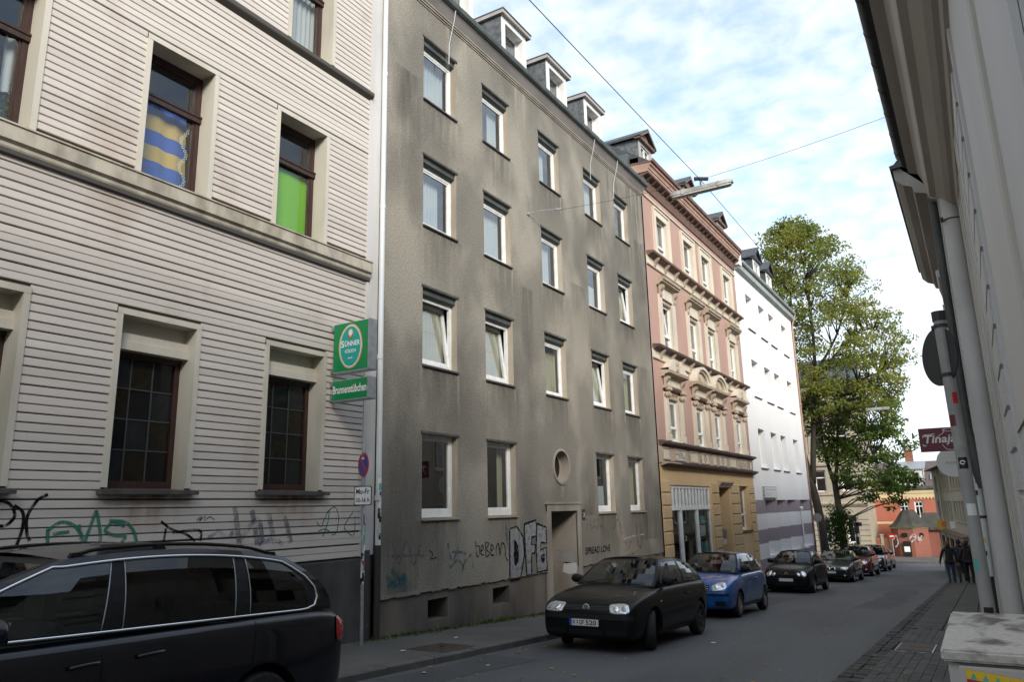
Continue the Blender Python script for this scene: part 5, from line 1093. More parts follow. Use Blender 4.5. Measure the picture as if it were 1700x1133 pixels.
m = F.mb(); m.box(-6.0, -5.3, -4.9, -4.2, 3.2, 4.9); m.box(-6.06, -5.24, -4.96, -4.14, 4.75, 4.86); F.put('chimney', m, 'red_brick_low')
m = F.mb(); m.box(-9.25, -9.23, -9, 0, -5.2, 1.1); m.box(-9.25, 6, -9, -8.98, -5.2, 1.1); F.put('gable_wall', m, 'orange_wall')

gt = thing('gatehouse', 'low orange gatehouse with curved hipped grey roof and oval windows', 'building', (-5.8, 76, -4.9)); F = south(gt, 76)
E_ = [(-7.40, -.9), (-6.75, 0.0), (-5.53, .25), (-4.40, -.1), (-4.40, -2.6), (-7.40, -2.6)]
m = F.mb()
for (a, b) in zip(E_, E_[1:] + E_[:1]): m.quad((a[0], a[1], -5.2), (b[0], b[1], -5.2), (b[0], b[1], -2.3), (a[0], a[1], -2.3))
F.put('wall', m, 'orange_wall_low')
m = F.mb(); o0 = [m.p(c[0] * 1.0 + (c[0] + 5.8) * .03, c[1] + .05, -2.42) for c in E_]; o1 = [m.p(c[0] + (c[0] + 5.8) * .06, c[1] + .1, -2.3) for c in E_]
for k in range(6): m.face([o0[k], o0[(k + 1) % 6], o1[(k + 1) % 6], o1[k]])
F.put('eaves_moulding', m, 'cream_yellow')
m = F.mb(); rings = []
for s, z in ((1.13, -2.32), (.95, -2.12), (.70, -1.72), (.48, -1.18), (.30, -.82)):
    rings.append([m.p(-5.85 + (c[0] + 5.85) * s, -1.2 + (c[1] + 1.2) * s, z) for c in E_])
for i in range(4):
    for k in range(6): m.face([rings[i][k], rings[i][(k + 1) % 6], rings[i + 1][(k + 1) % 6], rings[i + 1][k]])
m.face(rings[-1]); F.put('roof', m, 'roof_grey')
for cx, rx, fdep in ((-6.25, .30, .13), (-4.95, .20, .1)):
    m = F.mb(); m.poly([(cx + rx * math.cos(6.28 * k / 20), fdep + .02, -2.98 + .2 * math.sin(6.28 * k / 20)) for k in range(20)]); F.put('oval_window', m, 'cavity')
m = F.mb(); m.box(-4.4, 4, -3, -.9, -5.2, -2.55); F.put('side_wing_wall', m, 'orange_wall_low')
m = F.mb(); m.prism(-4.9, 4, [(-.6, -2.58), (-2.2, -1.12), (-3.6, -2.4)]); F.put('side_wing_roof', m, 'roof_grey')
m = F.mb(); m.box(-3.5, -3.35, -.9, -.82, -5.1, -2.6); F.put('downpipe', m, 'sign_white')
stroke(F, 'graffiti_tag', [[(-5.9, -3.3), (-5.5, -2.9), (-5.2, -3.4), (-4.9, -3.0)], [(-5.8, -3.6), (-5.2, -3.15), (-5.1, -3.7)], [(-5.6, -3.1), (-4.9, -3.45)]], 'spray_white', .13, .29)
stroke(F, 'graffiti_tag', [[(-7.2, -3.4), (-6.95, -3.0), (-6.85, -3.7), (-7.1, -4.0)]], 'spray_white', .1, .02)
m = F.mb(); m.box(-6.45, -5.85, .2, .26, -4.75, -3.5); F.put('notice_board', m, 'sign_black'); m = F.mb(); m.box(-6.4, -5.95, .26, .28, -4.4, -3.95); F.put('poster', m, 'sign_white')
lw_ = thing('garden_wall', 'low brown brick wall with piers left of the gatehouse', 'wall', (-8.1, 77, -4.9)); F = south(lw_, 77)
m = F.mb(); m.box(-9.0, -7.3, -.25, 0, -5.2, -3.25); F.put('wall', m, 'red_brick_low')
for u in (-8.9, -8.2, -7.5): m = F.mb(); m.box(u - .12, u + .12, -.3, .06, -5.2, -3.05); m.box(u - .16, u + .16, -.34, .1, -3.05, -2.95); F.put('pier', m, 'sandstone')

# ------------------------------------------------------------------ right-hand side of the street
def right(root, x): return Facade(root, (x, 0, 0), (0, 1, 0), (-1, 0, 0))
r1 = thing('house', 'near grey-painted house on the right with deep coved cornice and gutter', 'house', (.24, 6, G(6))); F = right(r1, .24)
m = F.mb(); m.box(2.05, 9.28, -7, 0, -2.6, 3.6); F.put('wall', m, 'right_wall')
for u0, u1, d, mm in ((2.05, 2.5, .02, 'right_wall'), (3.25, 3.42, .014, 'right_wall_warm'), (3.42, 3.62, .006, 'right_wall'), (5.35, 5.45, .02, 'right_wall'), (6.95, 7.2, .022, 'right_wall'), (7.2, 7.34, .030, 'right_wall_warm'), (8.05, 8.3, .018, 'right_wall'), (8.55, 8.75, .022, 'right_wall_warm'), (8.75, 9.275, .036, 'right_wall_warm')):
    m = F.mb(); m.prism(0, 1, [(0, 0), (d, 0), (d, 1), (0, 1)]); m = F.mb(); m.box(u0, u1, -.002, d, -2.5, 3.1); F.put('pilaster_strip', m, mm)
for k in range(20):
    z0 = -2.4 + k * .27; m = F.mb(); m.prism(5.75, 6.62, [(0, z0 + .012), (.024, z0 + .02), (.024, z0 + .25), (0, z0 + .258)]); F.put('quoin_block', m, 'right_wall')
m = F.mb(); m.box(2.06, 9.27, -.001, .012, .38, .47); m.box(2.06, 9.27, -.001, .016, -.75, -.68); F.put('string_course', m, 'right_wall')
prof = [(0, 3.10), (.03, 3.12), (.05, 3.17), (.09, 3.19), (.14, 3.235), (.19, 3.30), (.222, 3.345), (.285, 3.38), (.30, 3.42), (.33, 3.58), (.37, 3.68), (.42, 3.70), (.465, 3.72), (.465, 3.80), (.30, 3.92), (-.1, 3.92), (-.1, 3.10)]
m = F.mb(); m.prism(2.0, 9.30, prof); F.put('cornice', m, 'right_soffit')
m = F.mb(); m.prism(1.95, 9.2, [(.44, 3.80), (.47, 3.78), (.50, 3.78), (.50, 3.9), (.44, 3.9)]); F.put('fascia', m, 'steel_dark')
m = F.mb()
gp = [(.505 + .065 * math.cos(a), 3.93 + .065 * math.sin(a)) for a in [math.pi + .1 + k * (math.pi - .2) / 8 for k in range(9)]]
m.prism(1.9, 9.25, gp + [(x * .98 + .0105, z + .008) for x, z in gp[::-1]]); F.put('gutter', m, 'gutter_dark', angle=50)
for k in range(14): m = F.mb(); u = 2.2 + k * .53; gq = [(.505 + .069 * math.cos(a), 3.93 + .069 * math.sin(a)) for a in [math.pi + k2 * math.pi / 8 for k2 in range(9)]]; m.prism(u, u + .03, gq + [(.505, 3.94)]); F.put('gutter_bracket', m, 'steel_dark')
m = F.mb(); m.tube([(9.2, .50, 3.88), (9.27, .50, 3.82), (9.3, .46, 3.80), (9.35, .34, 3.76)], .03, 8); F.put('gutter_outlet', m, 'gutter_dark')
m = F.mb(); m.prism(2.0, 9.25, [(.47, 3.93), (-.9, 5.6), (-4.0, 8.2), (-8, 5.6), (-8, 3.6), (0, 3.6)]); F.put('roof', m, 'slate_dark')  # unseen from the camera; ridge height shaped to block sun from the facades opposite
t = thing('downpipe', 'fat grey downpipe beside the coved cornice of the near right house', 'pipe', (.13, 9.22, -2.1)); L = t.location
m = loc(L); m.tube([(.115, 9.22, -2.2), (.125, 9.22, 1.5), (.135, 9.22, 3.30)], .094, 20); obj('pipe', m, 'right_pipe', t, angle=40)
m = loc(L); m.tube([(.132, 9.22, 3.02), (.132, 9.22, 3.035)], .099, 16); m.box(.02, .05, 9.12, 9.15, 3.0, 3.05); obj('pipe_clamp', m, 'steel_dark', t)
r2 = thing('house', 'second house on the right with projecting moulded cornice', 'house', (0, 12, G(12))); F = right(r2, .02)
m = F.mb(); m.box(9.6, 14.6, -7, 0, -2.9, 3.7); F.put('wall', m, 'right_wall_warm')
m = F.mb(); m.prism(9.75, 14.7, [(0, 3.5), (.06, 3.52), (.1, 3.6), (.22, 3.64), (.24, 3.72), (.33, 3.76), (.40, 3.84), (.42, 3.98), (0, 4.06)]); F.put('cornice', m, 'right_soffit')
m = F.mb(); m.prism(9.7, 14.75, [(.1, 4.0), (.44, 3.98), (.45, 4.02), (.1, 4.09)]); F.put('gutter', m, 'gutter_dark')
m = F.mb(); m.prism(9.75, 14.6, [(.40, 4.05), (-1.0, 5.6), (-4.0, 8.2), (-8, 5.6), (-8, 3.6), (0, 3.6)]); F.put('roof', m, 'slate_dark')  # out of view as well, its ridge set for the shade it throws
for u, z0, z1 in ((10.6, .2, 2.6), (12.6, .2, 2.6)):
    m = frame_mb(F, u, u + 1.0, z0, z1, -.01, .07, .14); F.put('window_surround', m, 'pipe_white'); m = F.mb(); m.box(u + .14, u + .86, .001, .008, z0 + .14, z1 - .14); F.put('pane', m, 'lead_dark')
    m = F.mb(); m.prism(u - .05, u + 1.05, [(0, z1 + .1), (.12, z1 + .16), (.14, z1 + .24), (0, z1 + .28)]); F.put('window_hood', m, 'right_wall')
t = thing('downpipe', 'dark grey downpipe with an elbow between two right-hand houses', 'pipe', (0, 10.1, -2.1)); L = t.location
m = loc(L); m.tube([(-.03, 9.9, 3.6), (-.03, 9.9, .75), (-.005, 9.9, .55)], .045, 12); obj('upper_pipe', m, 'gutter_dark', t, angle=40)
m = loc(L); m.tube([(-.01, 9.9, .62), (-.0, 9.9, .3), (.04, 9.9, .12)], .06, 12); obj('elbow', m, 'gutter_dark', t, angle=40)
t = thing('downpipe', 'thin white downpipe with black clamps on the right, ending above the pavers', 'pipe', (-.03, 11.8, -2.2)); L = t.location
m = loc(L); m.tube([(-.05, 11.8, -.98), (-.02, 11.8, .9)], .055, 12); obj('upper_pipe', m, 'pipe_white', t, angle=40)
m = loc(L); m.tube([(-.045, 11.8, -2.3), (-.045, 11.8, -.97)], .04, 10); obj('standpipe', m, 'pipe_brown', t, angle=40)
for z in (.35, -.25): m = loc(L); m.tube([(-.035, 11.8, z), (-.035, 11.8, z + .035)], .06, 12); obj('pipe_clamp', m, 'steel_dark', t)
for z, mm in ((.05, 'sign_black'), (-.55, 'sign_yellow'), (-.72, 'sign_black')): m = loc(L); m.box(-.09, -.04, 11.738, 11.742, z, z + .06); obj('sticker', m, mm, t)
r3 = thing('house', 'long terrace house further down on the right behind the sign post', 'house', (0, 30, G(30))); F = right(r3, -.10)
H = [(u, u + 1.1, z, z + 1.8, -.2) for u in span(16.5, 41, 2.45)[:-1] for z in (-1.6, 1.6, 4.6)]
wall_sheet(F, 'wall', 14.85, 44, -4.6, 7.6, H, 'right_wall_warm', 0, -.2)
for h in H: window(F, h[0], h[1], h[2], h[3], -.14, 'pvc_white', .08, (.04, .05, .06, 'right_wall'), None)
shell(F, 14.9, 43.9, -4.5, 7.6, 9); m = F.mb(); m.box(14.85, 14.87, -7, -.0, -4.6, 7.6); F.put('gable_wall', m, 'right_wall'); m = F.mb(); m.prism(14.85, 44, [(.12, 7.6), (.14, 7.75), (-3.5, 10.6), (-7, 7.6)]); F.put('roof', m, 'slate_dark')
r0 = thing('house', 'plain house across from the boarded pub, seen only in reflections', 'house', (1.15, -10, G(-10))); F = right(r0, 1.15)
H = [(u, u + 1.1, z, z + 1.9, -.2) for u in span(-22, .6, 2.3)[:-1] for z in (-.3, 2.9, 6.0)]
wall_sheet(F, 'wall', -24, 1.5, -3, 9.4, H, 'right_wall_warm', 0, -.2)
for h in H: window(F, h[0], h[1], h[2], h[3], -.14, 'pvc_white', .09, (.06, .07, .1, 'right_wall'), None, transom=h[3] - .5)
shell(F, -24, 1.5, -3, 9.4, 9); m = F.mb(); m.prism(-24, 1.5, [(.25, 9.4), (.28, 9.6), (-4, 12.4), (-9, 9.4)]); F.put('roof', m, 'slate_dark'); m = F.mb(); m.box(1.48, 1.5, -9, -.0, -3, 9.4); m.box(-24, -23.98, -9, 0, -3, 9.4); F.put('gable_wall', m, 'right_wall')
# corner house, beige, slightly turned
b3 = thing('house', 'beige corner house with dark hipped roof at the end of the right side', 'house', (-.75, 44.2, G(44))); dv = Vector((-2.05, 16, 0)).normalized()
F = Facade(b3, (-.75, 44.2, 0), dv, (-dv.y, dv.x, 0))
H = [(u, u + .9, z0, z1, -.18) for u in (.8, 2.0, 3.2, 4.4, 6.2, 7.4, 8.6, 9.8, 12.2, 13.6) for z0, z1 in ((-1.15, -.1), (.55, 1.5))]
wall_sheet(F, 'wall', 0, 16, -1.8, 1.95, H, 'beige_wall', 0, -.18); shell(F, .1, 15.9, -4.8, 1.9, 5)
for h in H: window(F, h[0], h[1], h[2], h[3], -.12, 'pvc_white', .08, (.05, .05, .06, 'stucco_tan'), [(CW, .02, .98, .02, .98)])
H = [(u, u + 2.0, -4.4, -2.3, -.2) for u in (.6, 3.2, 5.8, 8.4, 11, 13.4)]
wall_sheet(F, 'shop_wall', 0, 16, -5.3, -1.95, H, 'stucco_tan', -.05, -.25)
for h in H:
    m = frame_mb(F, h[0], h[1], h[2], h[3], -.24, -.16, .08); fr = F.put('shop_window', m, 'brown_wood'); p = F.mb(); p.quad((h[0], -.2, h[2]), (h[1], -.2, h[2]), (h[1], -.2, h[3]), (h[0], -.2, h[3])); F.put('pane', p, 'pane_shop', fr)
m = F.mb(); m.prism(-.1, 16.1, [(-.05, -1.98), (.35, -1.95), (.36, -1.85), (-.05, -1.78)]); F.put('canopy', m, 'cornice_brown')
m = F.mb(); i0 = [m.p(u, d, 1.95) for u, d in ((-.4, .45), (16.5, .45), (16.5, -6), (-.4, -6))]; i1 = [m.p(u, d, 3.3) for u, d in ((2.6, -2.6), (13.5, -2.6), (13.5, -3), (2.6, -3))]; m.face(i0[::-1]); m.face(i1)
for k in range(4): m.face([i0[k], i0[(k + 1) % 4], i1[(k + 1) % 4], i1[k]])
F.put('roof', m, 'slate_dark')
m = F.mb(); m.box(15.98, 16, -6, -.0, -5.3, 1.95); m.box(0, .02, -6, -.06, -5.3, 1.95); F.put('gable_wall', m, 'beige_wall')
m = F.mb(); m.tube([(11.4, .07, 1.9), (11.4, .06, -4.8)], .05, 8); F.put('downpipe', m, 'stucco_cream')
def hang_sign(name, label, x0, x1, y, z0, z1, m_, th=.08):
    t = thing(name, label, 'sign', (x1, y, z0)); L = t.location
    m = loc(L); m.box(x0, x1, y, y + th, z0, z1); obj('board', m, m_, t)
    m = loc(L); m.box(x1 - .02, x1 + .7, y + .02, y + .05, z1 - .12, z1 - .08); obj('bracket', m, 'steel_dark', t); return t, L
t, L = hang_sign('shop_sign', 'small yellow hanging sign with an orange mark on the beige corner house', -2.62, -1.75, 55, -1.78, -1.28, 'sign_yellow')
m = loc(L); m.tube([(-2.2, 54.98, -1.52), (-2.2, 54.995, -1.52)], .2, 14); obj('mark', m, 'lamp_orange', t); m = loc(L); m.box(-2.5, -1.85, 55, 55.06, -2.0, -1.82); obj('lower_board', m, 'sign_white', t)
t, L = hang_sign('shop_sign', 'white board above the shop canopy of the beige corner house', -1.75, -.95, 50, -1.62, -1.22, 'sign_white')
t, L = hang_sign('shop_sign', 'small square red hanging sign above the walking men', -2.75, -2.28, 60, -2.62, -2.18, 'sign_red')
m = loc(L); m.box(-2.66, -2.37, 59.985, 59.998, -2.44, -2.34); obj('mark', m, 'sign_white', t)
# bodega sign
t, L = hang_sign('shop_sign', 'maroon projecting sign with white script and jar outline behind the sign post', -1.18, -.12, 22, 1.20, 1.80, 'maroon', .10)
fm = lambda d=.0: MB(lambda a, e, b: Vector((-1.18 + a, 21.994 - e - d, 1.2 + b)) - L)
jar = curve([(.40, .36), (.56, .47), (.55, .53), (.60, .56), (.78, .56), (.83, .53), (.80, .46), (.94, .34)], 5)
m = fm(); m.ribbon(jar, .014, .002); m.ribbon(curve([(.50, .17), (.58, .06), (.64, .035), (.80, .035), (.86, .06), (.90, .18)], 5), .014, .0025); m.ribbon([(.69 + .12 * math.cos(k * .4488), .53 + .035 * math.sin(k * .4488)) for k in range(14)], .012, .003, True); obj('jar_outline', m, 'sign_white', t)
m = fm(.004); put_text(m, 'Tinaja', lambda a, b: (.06 + a, 0, .15 + b), .74, .27, 1, .22); obj('lettering', m, 'sign_white', t)
m = fm(.004); m.ribbon(curve([(.08, .36), (.12, .43), (.22, .43), (.36, .45)], 5), .02, .001); m.ribbon(curve([(.07, .2), (.09, .15), (.15, .17)], 5), .02, .001); obj('swash', m, 'sign_white', t)
t = thing('shop_sign', 'round white sign hanging under the maroon projecting sign', 'sign', (-.2, 24, .8)); L = t.location
m = loc(L); m.lathe([(.001, 0), (.40, 0), (.40, .07), (.001, .07)], 32, 'y', (-.55, 24, 1.0)); obj('disc', m, 'sign_white', t); m = loc(L); [m.box(-.72 + k * .06, -.68 + k * .06, 23.99, 23.998, .96, 1.02) for k in range(6)]; obj('lettering', m, 'right_pipe', t); m = loc(L); m.box(-.16, .6, 24.02, 24.05, 1.0, 1.04); obj('bracket', m, 'steel_dark', t)
# sign post with the back of a round sign
t = thing('sign_post', 'leaning pale sign post covered in stickers, round sign seen from behind', 'road sign', (-.09, 7, G(7) + .06)); L = t.location
m = loc(L); m.tube([(-.060, 7, -2.1), (-.103, 7, 1.46)], .0485, 16); obj('post', m, 'pole_grey', t, angle=40)
m = loc(L); m.tube([(-.1030, 7, 1.45), (-.1040, 7, 1.53)], .055, 14); obj('cap', m, 'steel_dark', t)
a = R(57); nv = Vector((math.sin(a), math.cos(a), 0)); sv = Vector((nv.y, -nv.x, 0)); cc = Vector((-.165, 7.06, 1.165)) + nv * .02
m = loc(L); plate(m, [(.245 * math.cos(6.2832 * k / 36), .245 * math.sin(6.2832 * k / 36)) for k in range(36)], 0, .006) if False else None
def plate2(m, r, e0, e1, n=40):
    A = [m.p(*(cc + sv * (r * math.cos(6.2832 * k / n)) + Vector((0, 0, r * math.sin(6.2832 * k / n))) + nv * e0)) for k in range(n)]; B = [m.p(*(cc + sv * (r * math.cos(6.2832 * k / n)) + Vector((0, 0, r * math.sin(6.2832 * k / n))) + nv * e1)) for k in range(n)]
    m.face(B); m.face(A[::-1])
    for k in range(n): m.face([A[k], A[(k + 1) % n], B[(k + 1) % n], B[k]])
m = loc(L); plate2(m, .245, 0, .012); obj('sign_back', m, 'steel_dark', t)
for z in (.98, 1.39): m = loc(L); xx = -.060 - .043 * (z + 2.1) / 3.56; m.tube([(xx, 7, z), (xx, 7, z + .03)], .053, 14); m.box(xx - .07, xx + .03, 7.0, 7.06, z, z + .03); obj('sign_clamp', m, 'steel_dark', t)
for z, w, mm, a0 in ((.28, .9, 'sign_black', -1.6), (-.08, .9, 'sign_white', -1.5), (.62, .6, 'maroon', -2.1), (.8, .5, 'sign_red', -1.2), (-.85, .9, 'sign_black', -1.5), (-.93, 1.1, 'right_pipe', -1.4), (-1.02, 1.2, 'paper', -1.45), (-1.25, .8, 'poster_teal', -1.7), (-.5, .5, 'poster_teal', -2.2)):
    m = loc(L); xx = -.060 - .043 * (z + 2.1) / 3.56; rr = .0500
    m.grid([[(xx + rr * math.cos(a0 + w * q / 4), 7 + rr * math.sin(a0 + w * q / 4), z + .045 * s) for q in range(-3, 4)] for s in (-1, 1)]); st = obj('sticker', m, mm, t, smooth=True)
    if z == .28: m = loc(L); m.ribbon([(xx - .005 + .017 * math.cos(k * .5), .29 - .006 + .013 * math.sin(k * .5)) for k in range(12)], .008, 0); m.v = [(v[0], 7 - .0522 - L.y, v[2]) for v in m.v]; obj('mark', m, 'sign_white', st)
m = loc(L); m.tube([(-.0, 6.96, -1.45), (-.02, 6.95, -1.0), (-.03, 6.97, -.9)], .012, 6); obj('cable_tube', m, 'pipe_white', t)
# utility cabinet in the right foreground
t = thing('utility_cabinet', 'grey-beige utility cabinet with dirty stained lid in the right foreground', 'cabinet', (.06, 2.0, -1.77)); L = t.location
def rbox(m, x0, x1, y0, y1, z0, z1, r=.012):
    m.prism(x0, x1, [(y0 + r, z0), (y1 - r, z0), (y1, z0 + r), (y1, z1 - r), (y1 - r, z1), (y0 + r, z1), (y0, z1 - r), (y0, z0 + r)])
cx0, cx1, cy0, cy1, zl = -.108, .228, 1.722, 2.30, -.2795
m = loc(L); rbox(m, cx0 + .010, cx1 - .01, cy0 + .012, cy1 - .012, -1.77, zl - .0235); obj('body', m, 'cabinet', t, angle=30)
bmx = bmesh.new(); bmesh.ops.create_cube(bmx, size=1)
for v in bmx.verts: v.co = Vector((cx0 + (v.co.x + .5) * (cx1 - cx0), cy0 + (v.co.y + .5) * (cy1 - cy0), zl - .0215 + (v.co.z + .5) * .0215)) - L
bmesh.ops.bevel(bmx, geom=bmx.edges[:], offset=.0045, segments=3, affect='EDGES')
me = bpy.data.meshes.new('lid'); bmx.to_mesh(me); bmx.free(); me.materials.append(M['cabinet_top']); me.polygons.foreach_set('use_smooth', [True] * len(me.polygons)); me.set_sharp_from_angle(angle=R(35)); obj('lid', me, None, t)
m = loc(L); m.box(cx0 + .018, cx1 - .015, cy0 + .014, cy1 - .014, zl - .0245, zl - .0205); obj('shadow_gap', m, 'cavity', t)
m = loc(L); rbox(m, cx0 + .028, cx1 - .02, cy0 + .002, cy0 + .03, -1.6, zl - .0275, .003); obj('door', m, 'cabinet', t)
m = loc(L); x0, x1, z1 = -.070, .17, -.3115; yy = cy0 + .0005; sl_2 = .13
m.poly([(x0, yy, z1), (x0, yy, z1 - .16), (x1, yy, z1 - .19), (x1, yy, z1 - sl_2 * (x1 - x0))]); ps = obj('sticker', m, 'poster_red', t)
m = loc(L); m.poly([(x0, yy - .0008, z1), (x0, yy - .0008, z1 - .017), (x1, yy - .0008, z1 - .017 - sl_2 * (x1 - x0)), (x1, yy - .0008, z1 - sl_2 * (x1 - x0))]); obj('yellow_band', m, 'sign_yellow', ps)
m = loc(L)
for k in range(12): u = x0 + .006 + k * .019; z = z1 - .009 - (u - x0) * sl_2; m.poly([(u, yy - .0014, z - .007), (u + .011, yy - .0014, z - .008), (u + .006, yy - .0014, z + .004)])
obj('zigzag', m, 'poster_teal', ps)
m = loc(L); put_text(m, 'KUL', lambda a, b: (x0 + .016 + a, yy - .0012, z1 - .062 + b - a * sl_2), .10, .040, 1, .2); obj('lettering', m, 'sign_white', ps)
m = loc(L); m.poly([(cx0 + .048, cy0 + .001, -.325), (cx0 + .048, cy0 + .001, -.345), (cx0 + .064, cy0 + .001, -.345), (cx0 + .064, cy0 + .001, -.325)]); obj('lock_hole', m, 'steel_dark', t)
# overhead wires and street lights
def lamp(label, y, z, x0, x1):
    t = thing('street_light', label, 'street light', ((x0 + x1) / 2, y, z), group=None); L = t.location; c = (x0 + x1) / 2
    m = loc(L)
    prof = [(-.10, -.03), (-.085, .05), (-.03, .085), (.03, .085), (.085, .05), (.10, -.03)]
    A = []
    for x, s in ((x0, .55), (x0 + .05, .9), (x0 + .14, 1), (x1 - .14, 1), (x1 - .05, .9), (x1, .55)): A.append([m.p(x, y + d * s, z + e * s) for d, e in prof])
    for i in range(5):
        for k in range(5): m.face([A[i][k], A[i + 1][k], A[i + 1][k + 1], A[i][k + 1]])
    m.face(A[0]); m.face(A[-1][::-1]); obj('housing', m, 'concrete_lamp', t, angle=40)
    m = loc(L); P2 = [(-.092, -.03), (-.08, -.075), (0, -.095), (.08, -.075), (.092, -.03)]; A = []
    for x, s in ((x0 + .03, .55), (x0 + .09, .95), (x0 + .2, 1), (x1 - .2, 1), (x1 - .09, .95), (x1 - .03, .55)): A.append([m.p(x, y + d * s, z - .03 + (e + .03) * s) for d, e in P2])
    for i in range(5):
        for k in range(4): m.face([A[i][k], A[i][k + 1], A[i + 1][k + 1], A[i + 1][k]])
    m.face(A[0][::-1]); m.face(A[-1]); obj('diffuser', m, 'lamp_cover', t, angle=40)
    for x in (x0 + .3, x1 - .3): m = loc(L); m.prism(0, 1, [(0, 0)] * 3) if False else None; m.box(x - .02, x + .02, y - .105, y + .105, z - .05, z + .06); obj('band', m, 'right_soffit', t)
    m = loc(L); m.tube([(c, y, z + .08), (c, y, z + .22)], .02, 6); m.tube([(c - .10, y - .1, z + .24), (c + .14, y + .1, z + .25)], .045, 8); obj('wire_clamp', m, 'steel_dark', t); return t
lamp('long suspended street light hanging on wires nearest, over the parked cars', 15.5, 6.90, -5.13, -3.71)
lamp('small distant street light hung across the street before the tree', 50, 5.46, -5.3, -4.0)
def wire(name, label, pts, r, sag):
    m = MB(); P_ = []
    for (a, b) in zip(pts[:-1], pts[1:]):
        for k in range(12): t = k / 12; q = Vector(a).lerp(Vector(b), t); q.z -= sag * 4 * t * (1 - t); P_.append(q)
    P_.append(Vector(pts[-1])); m.tube(P_, r, 5); o = obj(name, m, 'steel_dark'); tag(o, label, 'wire')
wire('overhead_cable', 'dark overhead cable running lengthwise above the street through the near light', [(-4.42, -2, 6.7), (-4.42, 15.5, 7.13), (-4.42, 38, 7.0), (-4.6, 50, 5.72)], .0075, .04)
wire('span_wire', 'thin cross wire from the grey house over the near street light', [(-8.36, 16.22, 7.60), (-4.42, 15.5, 7.13), (-.1, 15.4, 7.5)], .0045, .05)
wire('span_wire', 'thin cross wire holding the distant street light', [(-9, 49, 5.9), (-4.6, 50, 5.70), (-.5, 44, 5.9)], .008, .05)

# ------------------------------------------------------------------ signs and signals beyond the cars
def post_sign(label, x, y, zc, r, mm, front=True, name='road_sign'):
    t = thing(name, label, 'road sign', (x, y, G(y) + .1)); L = t.location
    m = loc(L); m.tube([(x, y, G(y)), (x, y, zc + r * .9)], .035, 8); obj('post', m, 'steel', t)
    m = loc(L); m.lathe([(.001, 0), (r, 0), (r, -.012), (.001, -.012)], 28, 'y', (x, y - .035, zc)); d = obj('sign_disc', m, mm, t)
    return t, L, d
t, L, d = post_sign('grey back of a round road sign on a post before the tree trunks', -8.85, 50.3, -.92, .27, 'steel')
t, L, d = post_sign('round red no-entry sign near the gatehouse', -6.75, 70.3, -2.85, .22, 'sign_red'); m = loc(L); m.box(-6.90, -6.60, 70.24, 70.25, -2.895, -2.805); obj('white_bar', m, 'sign_white', d)
t = thing('traffic_light', 'black traffic signal heads seen from behind at the junction', 'traffic light', (-9.15, 66, G(66) + .1)); L = t.location
m = loc(L); m.tube([(-8.9, 66, G(66)), (-8.9, 66, -1.3)], .05, 8); obj('post', m, 'steel', t)
for x0, x1, z0, z1 in ((-9.45, -9.05, -1.9, -1.6), (-8.75, -8.35, -1.9, -1.6), (-9.3, -8.98, -2.4, -1.55), (-8.86, -8.6, -2.45, -1.6), (-8.84, -8.66, -3.3, -2.7), (-9.2, -8.7, -1.5, -1.15)):
    m = loc(L); rbox(m, x0, x1, 65.8, 66.0, z0, z1, .03); obj('signal_head', m, 'sign_black', t)

# ------------------------------------------------------------------ trees
def tree(label, base, forks, env, nclump, leafm, seed, per=110, leaf=(.10, .19), group=None):
    """tapered trunk and limbs from an explicit skeleton, twigs to leaf clumps spread through an envelope"""
    random.seed(seed); t = thing('tree', label, 'tree', base); L = t.location
    m = loc(L)
    nodes = []
    for pts, r0, r1 in forks:
        n = len(pts); m.tube(curve3(pts), [r0 + (r1 - r0) * k / (len(curve3(pts)) - 1) for k in range(len(curve3(pts)))], 9); nodes += [Vector(p) for p in curve3(pts)[3:]]
    lf = loc(L); tw = m
    for k in range(nclump):
        z, cx, cy, rx, ry = env(rnd()); a = ru(0, 6.2832); q = math.sqrt(rnd()) if rnd() < .55 else ru(.75, 1.0)
        c = Vector((cx + rx * q * math.cos(a), cy + ry * q * math.sin(a), z))
        cand = sorted(nodes, key=lambda p: (p - c).length + (2.5 if p.z > c.z else 0))[:2]; s = random.choice(cand)
        mid = s.lerp(c, .55) + Vector((ru(-.3, .3), ru(-.3, .3), .25))
        tw.tube([s, mid, c], [.05, .03, .008], 4, cap=False)
        R_ = ru(.5, 1.05); cz = ru(.45, .75); nn = int(per * ru(.6, 1.35) * R_)
        for _ in range(nn):
            d = Vector((random.gauss(0, 1), random.gauss(0, 1), random.gauss(0, 1))); d.normalize(); d *= R_ * rnd() ** .45
            p = c + Vector((d.x, d.y, d.z * cz - .12 * (d.x * d.x + d.y * d.y))); s_ = ru(*leaf)
            n = Vector((ru(-1, 1), ru(-1, 1), ru(-.2, 1.2))).normalized(); u = n.cross(Vector((ru(-1, 1), ru(-1, 1), ru(-1, 1)))).normalized(); w = n.cross(u)
            lf.poly([p - u * s_, p + w * s_ * .42, p + u * s_, p - w * s_ * .42 + n * s_ * .2])
    obj('trunk', m, 'bark', t, smooth=True); obj('crown', lf, leafm, t, kind='stuff'); random.seed(seed + 1); return t
def curve3(pts, k=4):
    n = len(pts); out = []
    for i in range(n - 1):
        g = lambda j: Vector(pts[min(max(j, 0), n - 1)]); a, b, c, d = g(i - 1), g(i), g(i + 1), g(i + 2)
        for q in range(k): s = q / k; out.append(.5 * ((2 * b) + (c - a) * s + (2 * a - 5 * b + 4 * c - d) * s * s + (3 * b - a - 3 * c + d) * s ** 3))
    return out + [Vector(pts[-1])]
def lerp_tab(tab, z):
    for (z0, *a), (z1, *b) in zip(tab[:-1], tab[1:]):
        if z <= z1: s = (z - z0) / (z1 - z0); return [p + (q - p) * s for p, q in zip(a, b)]
    return list(tab[-1][1:])
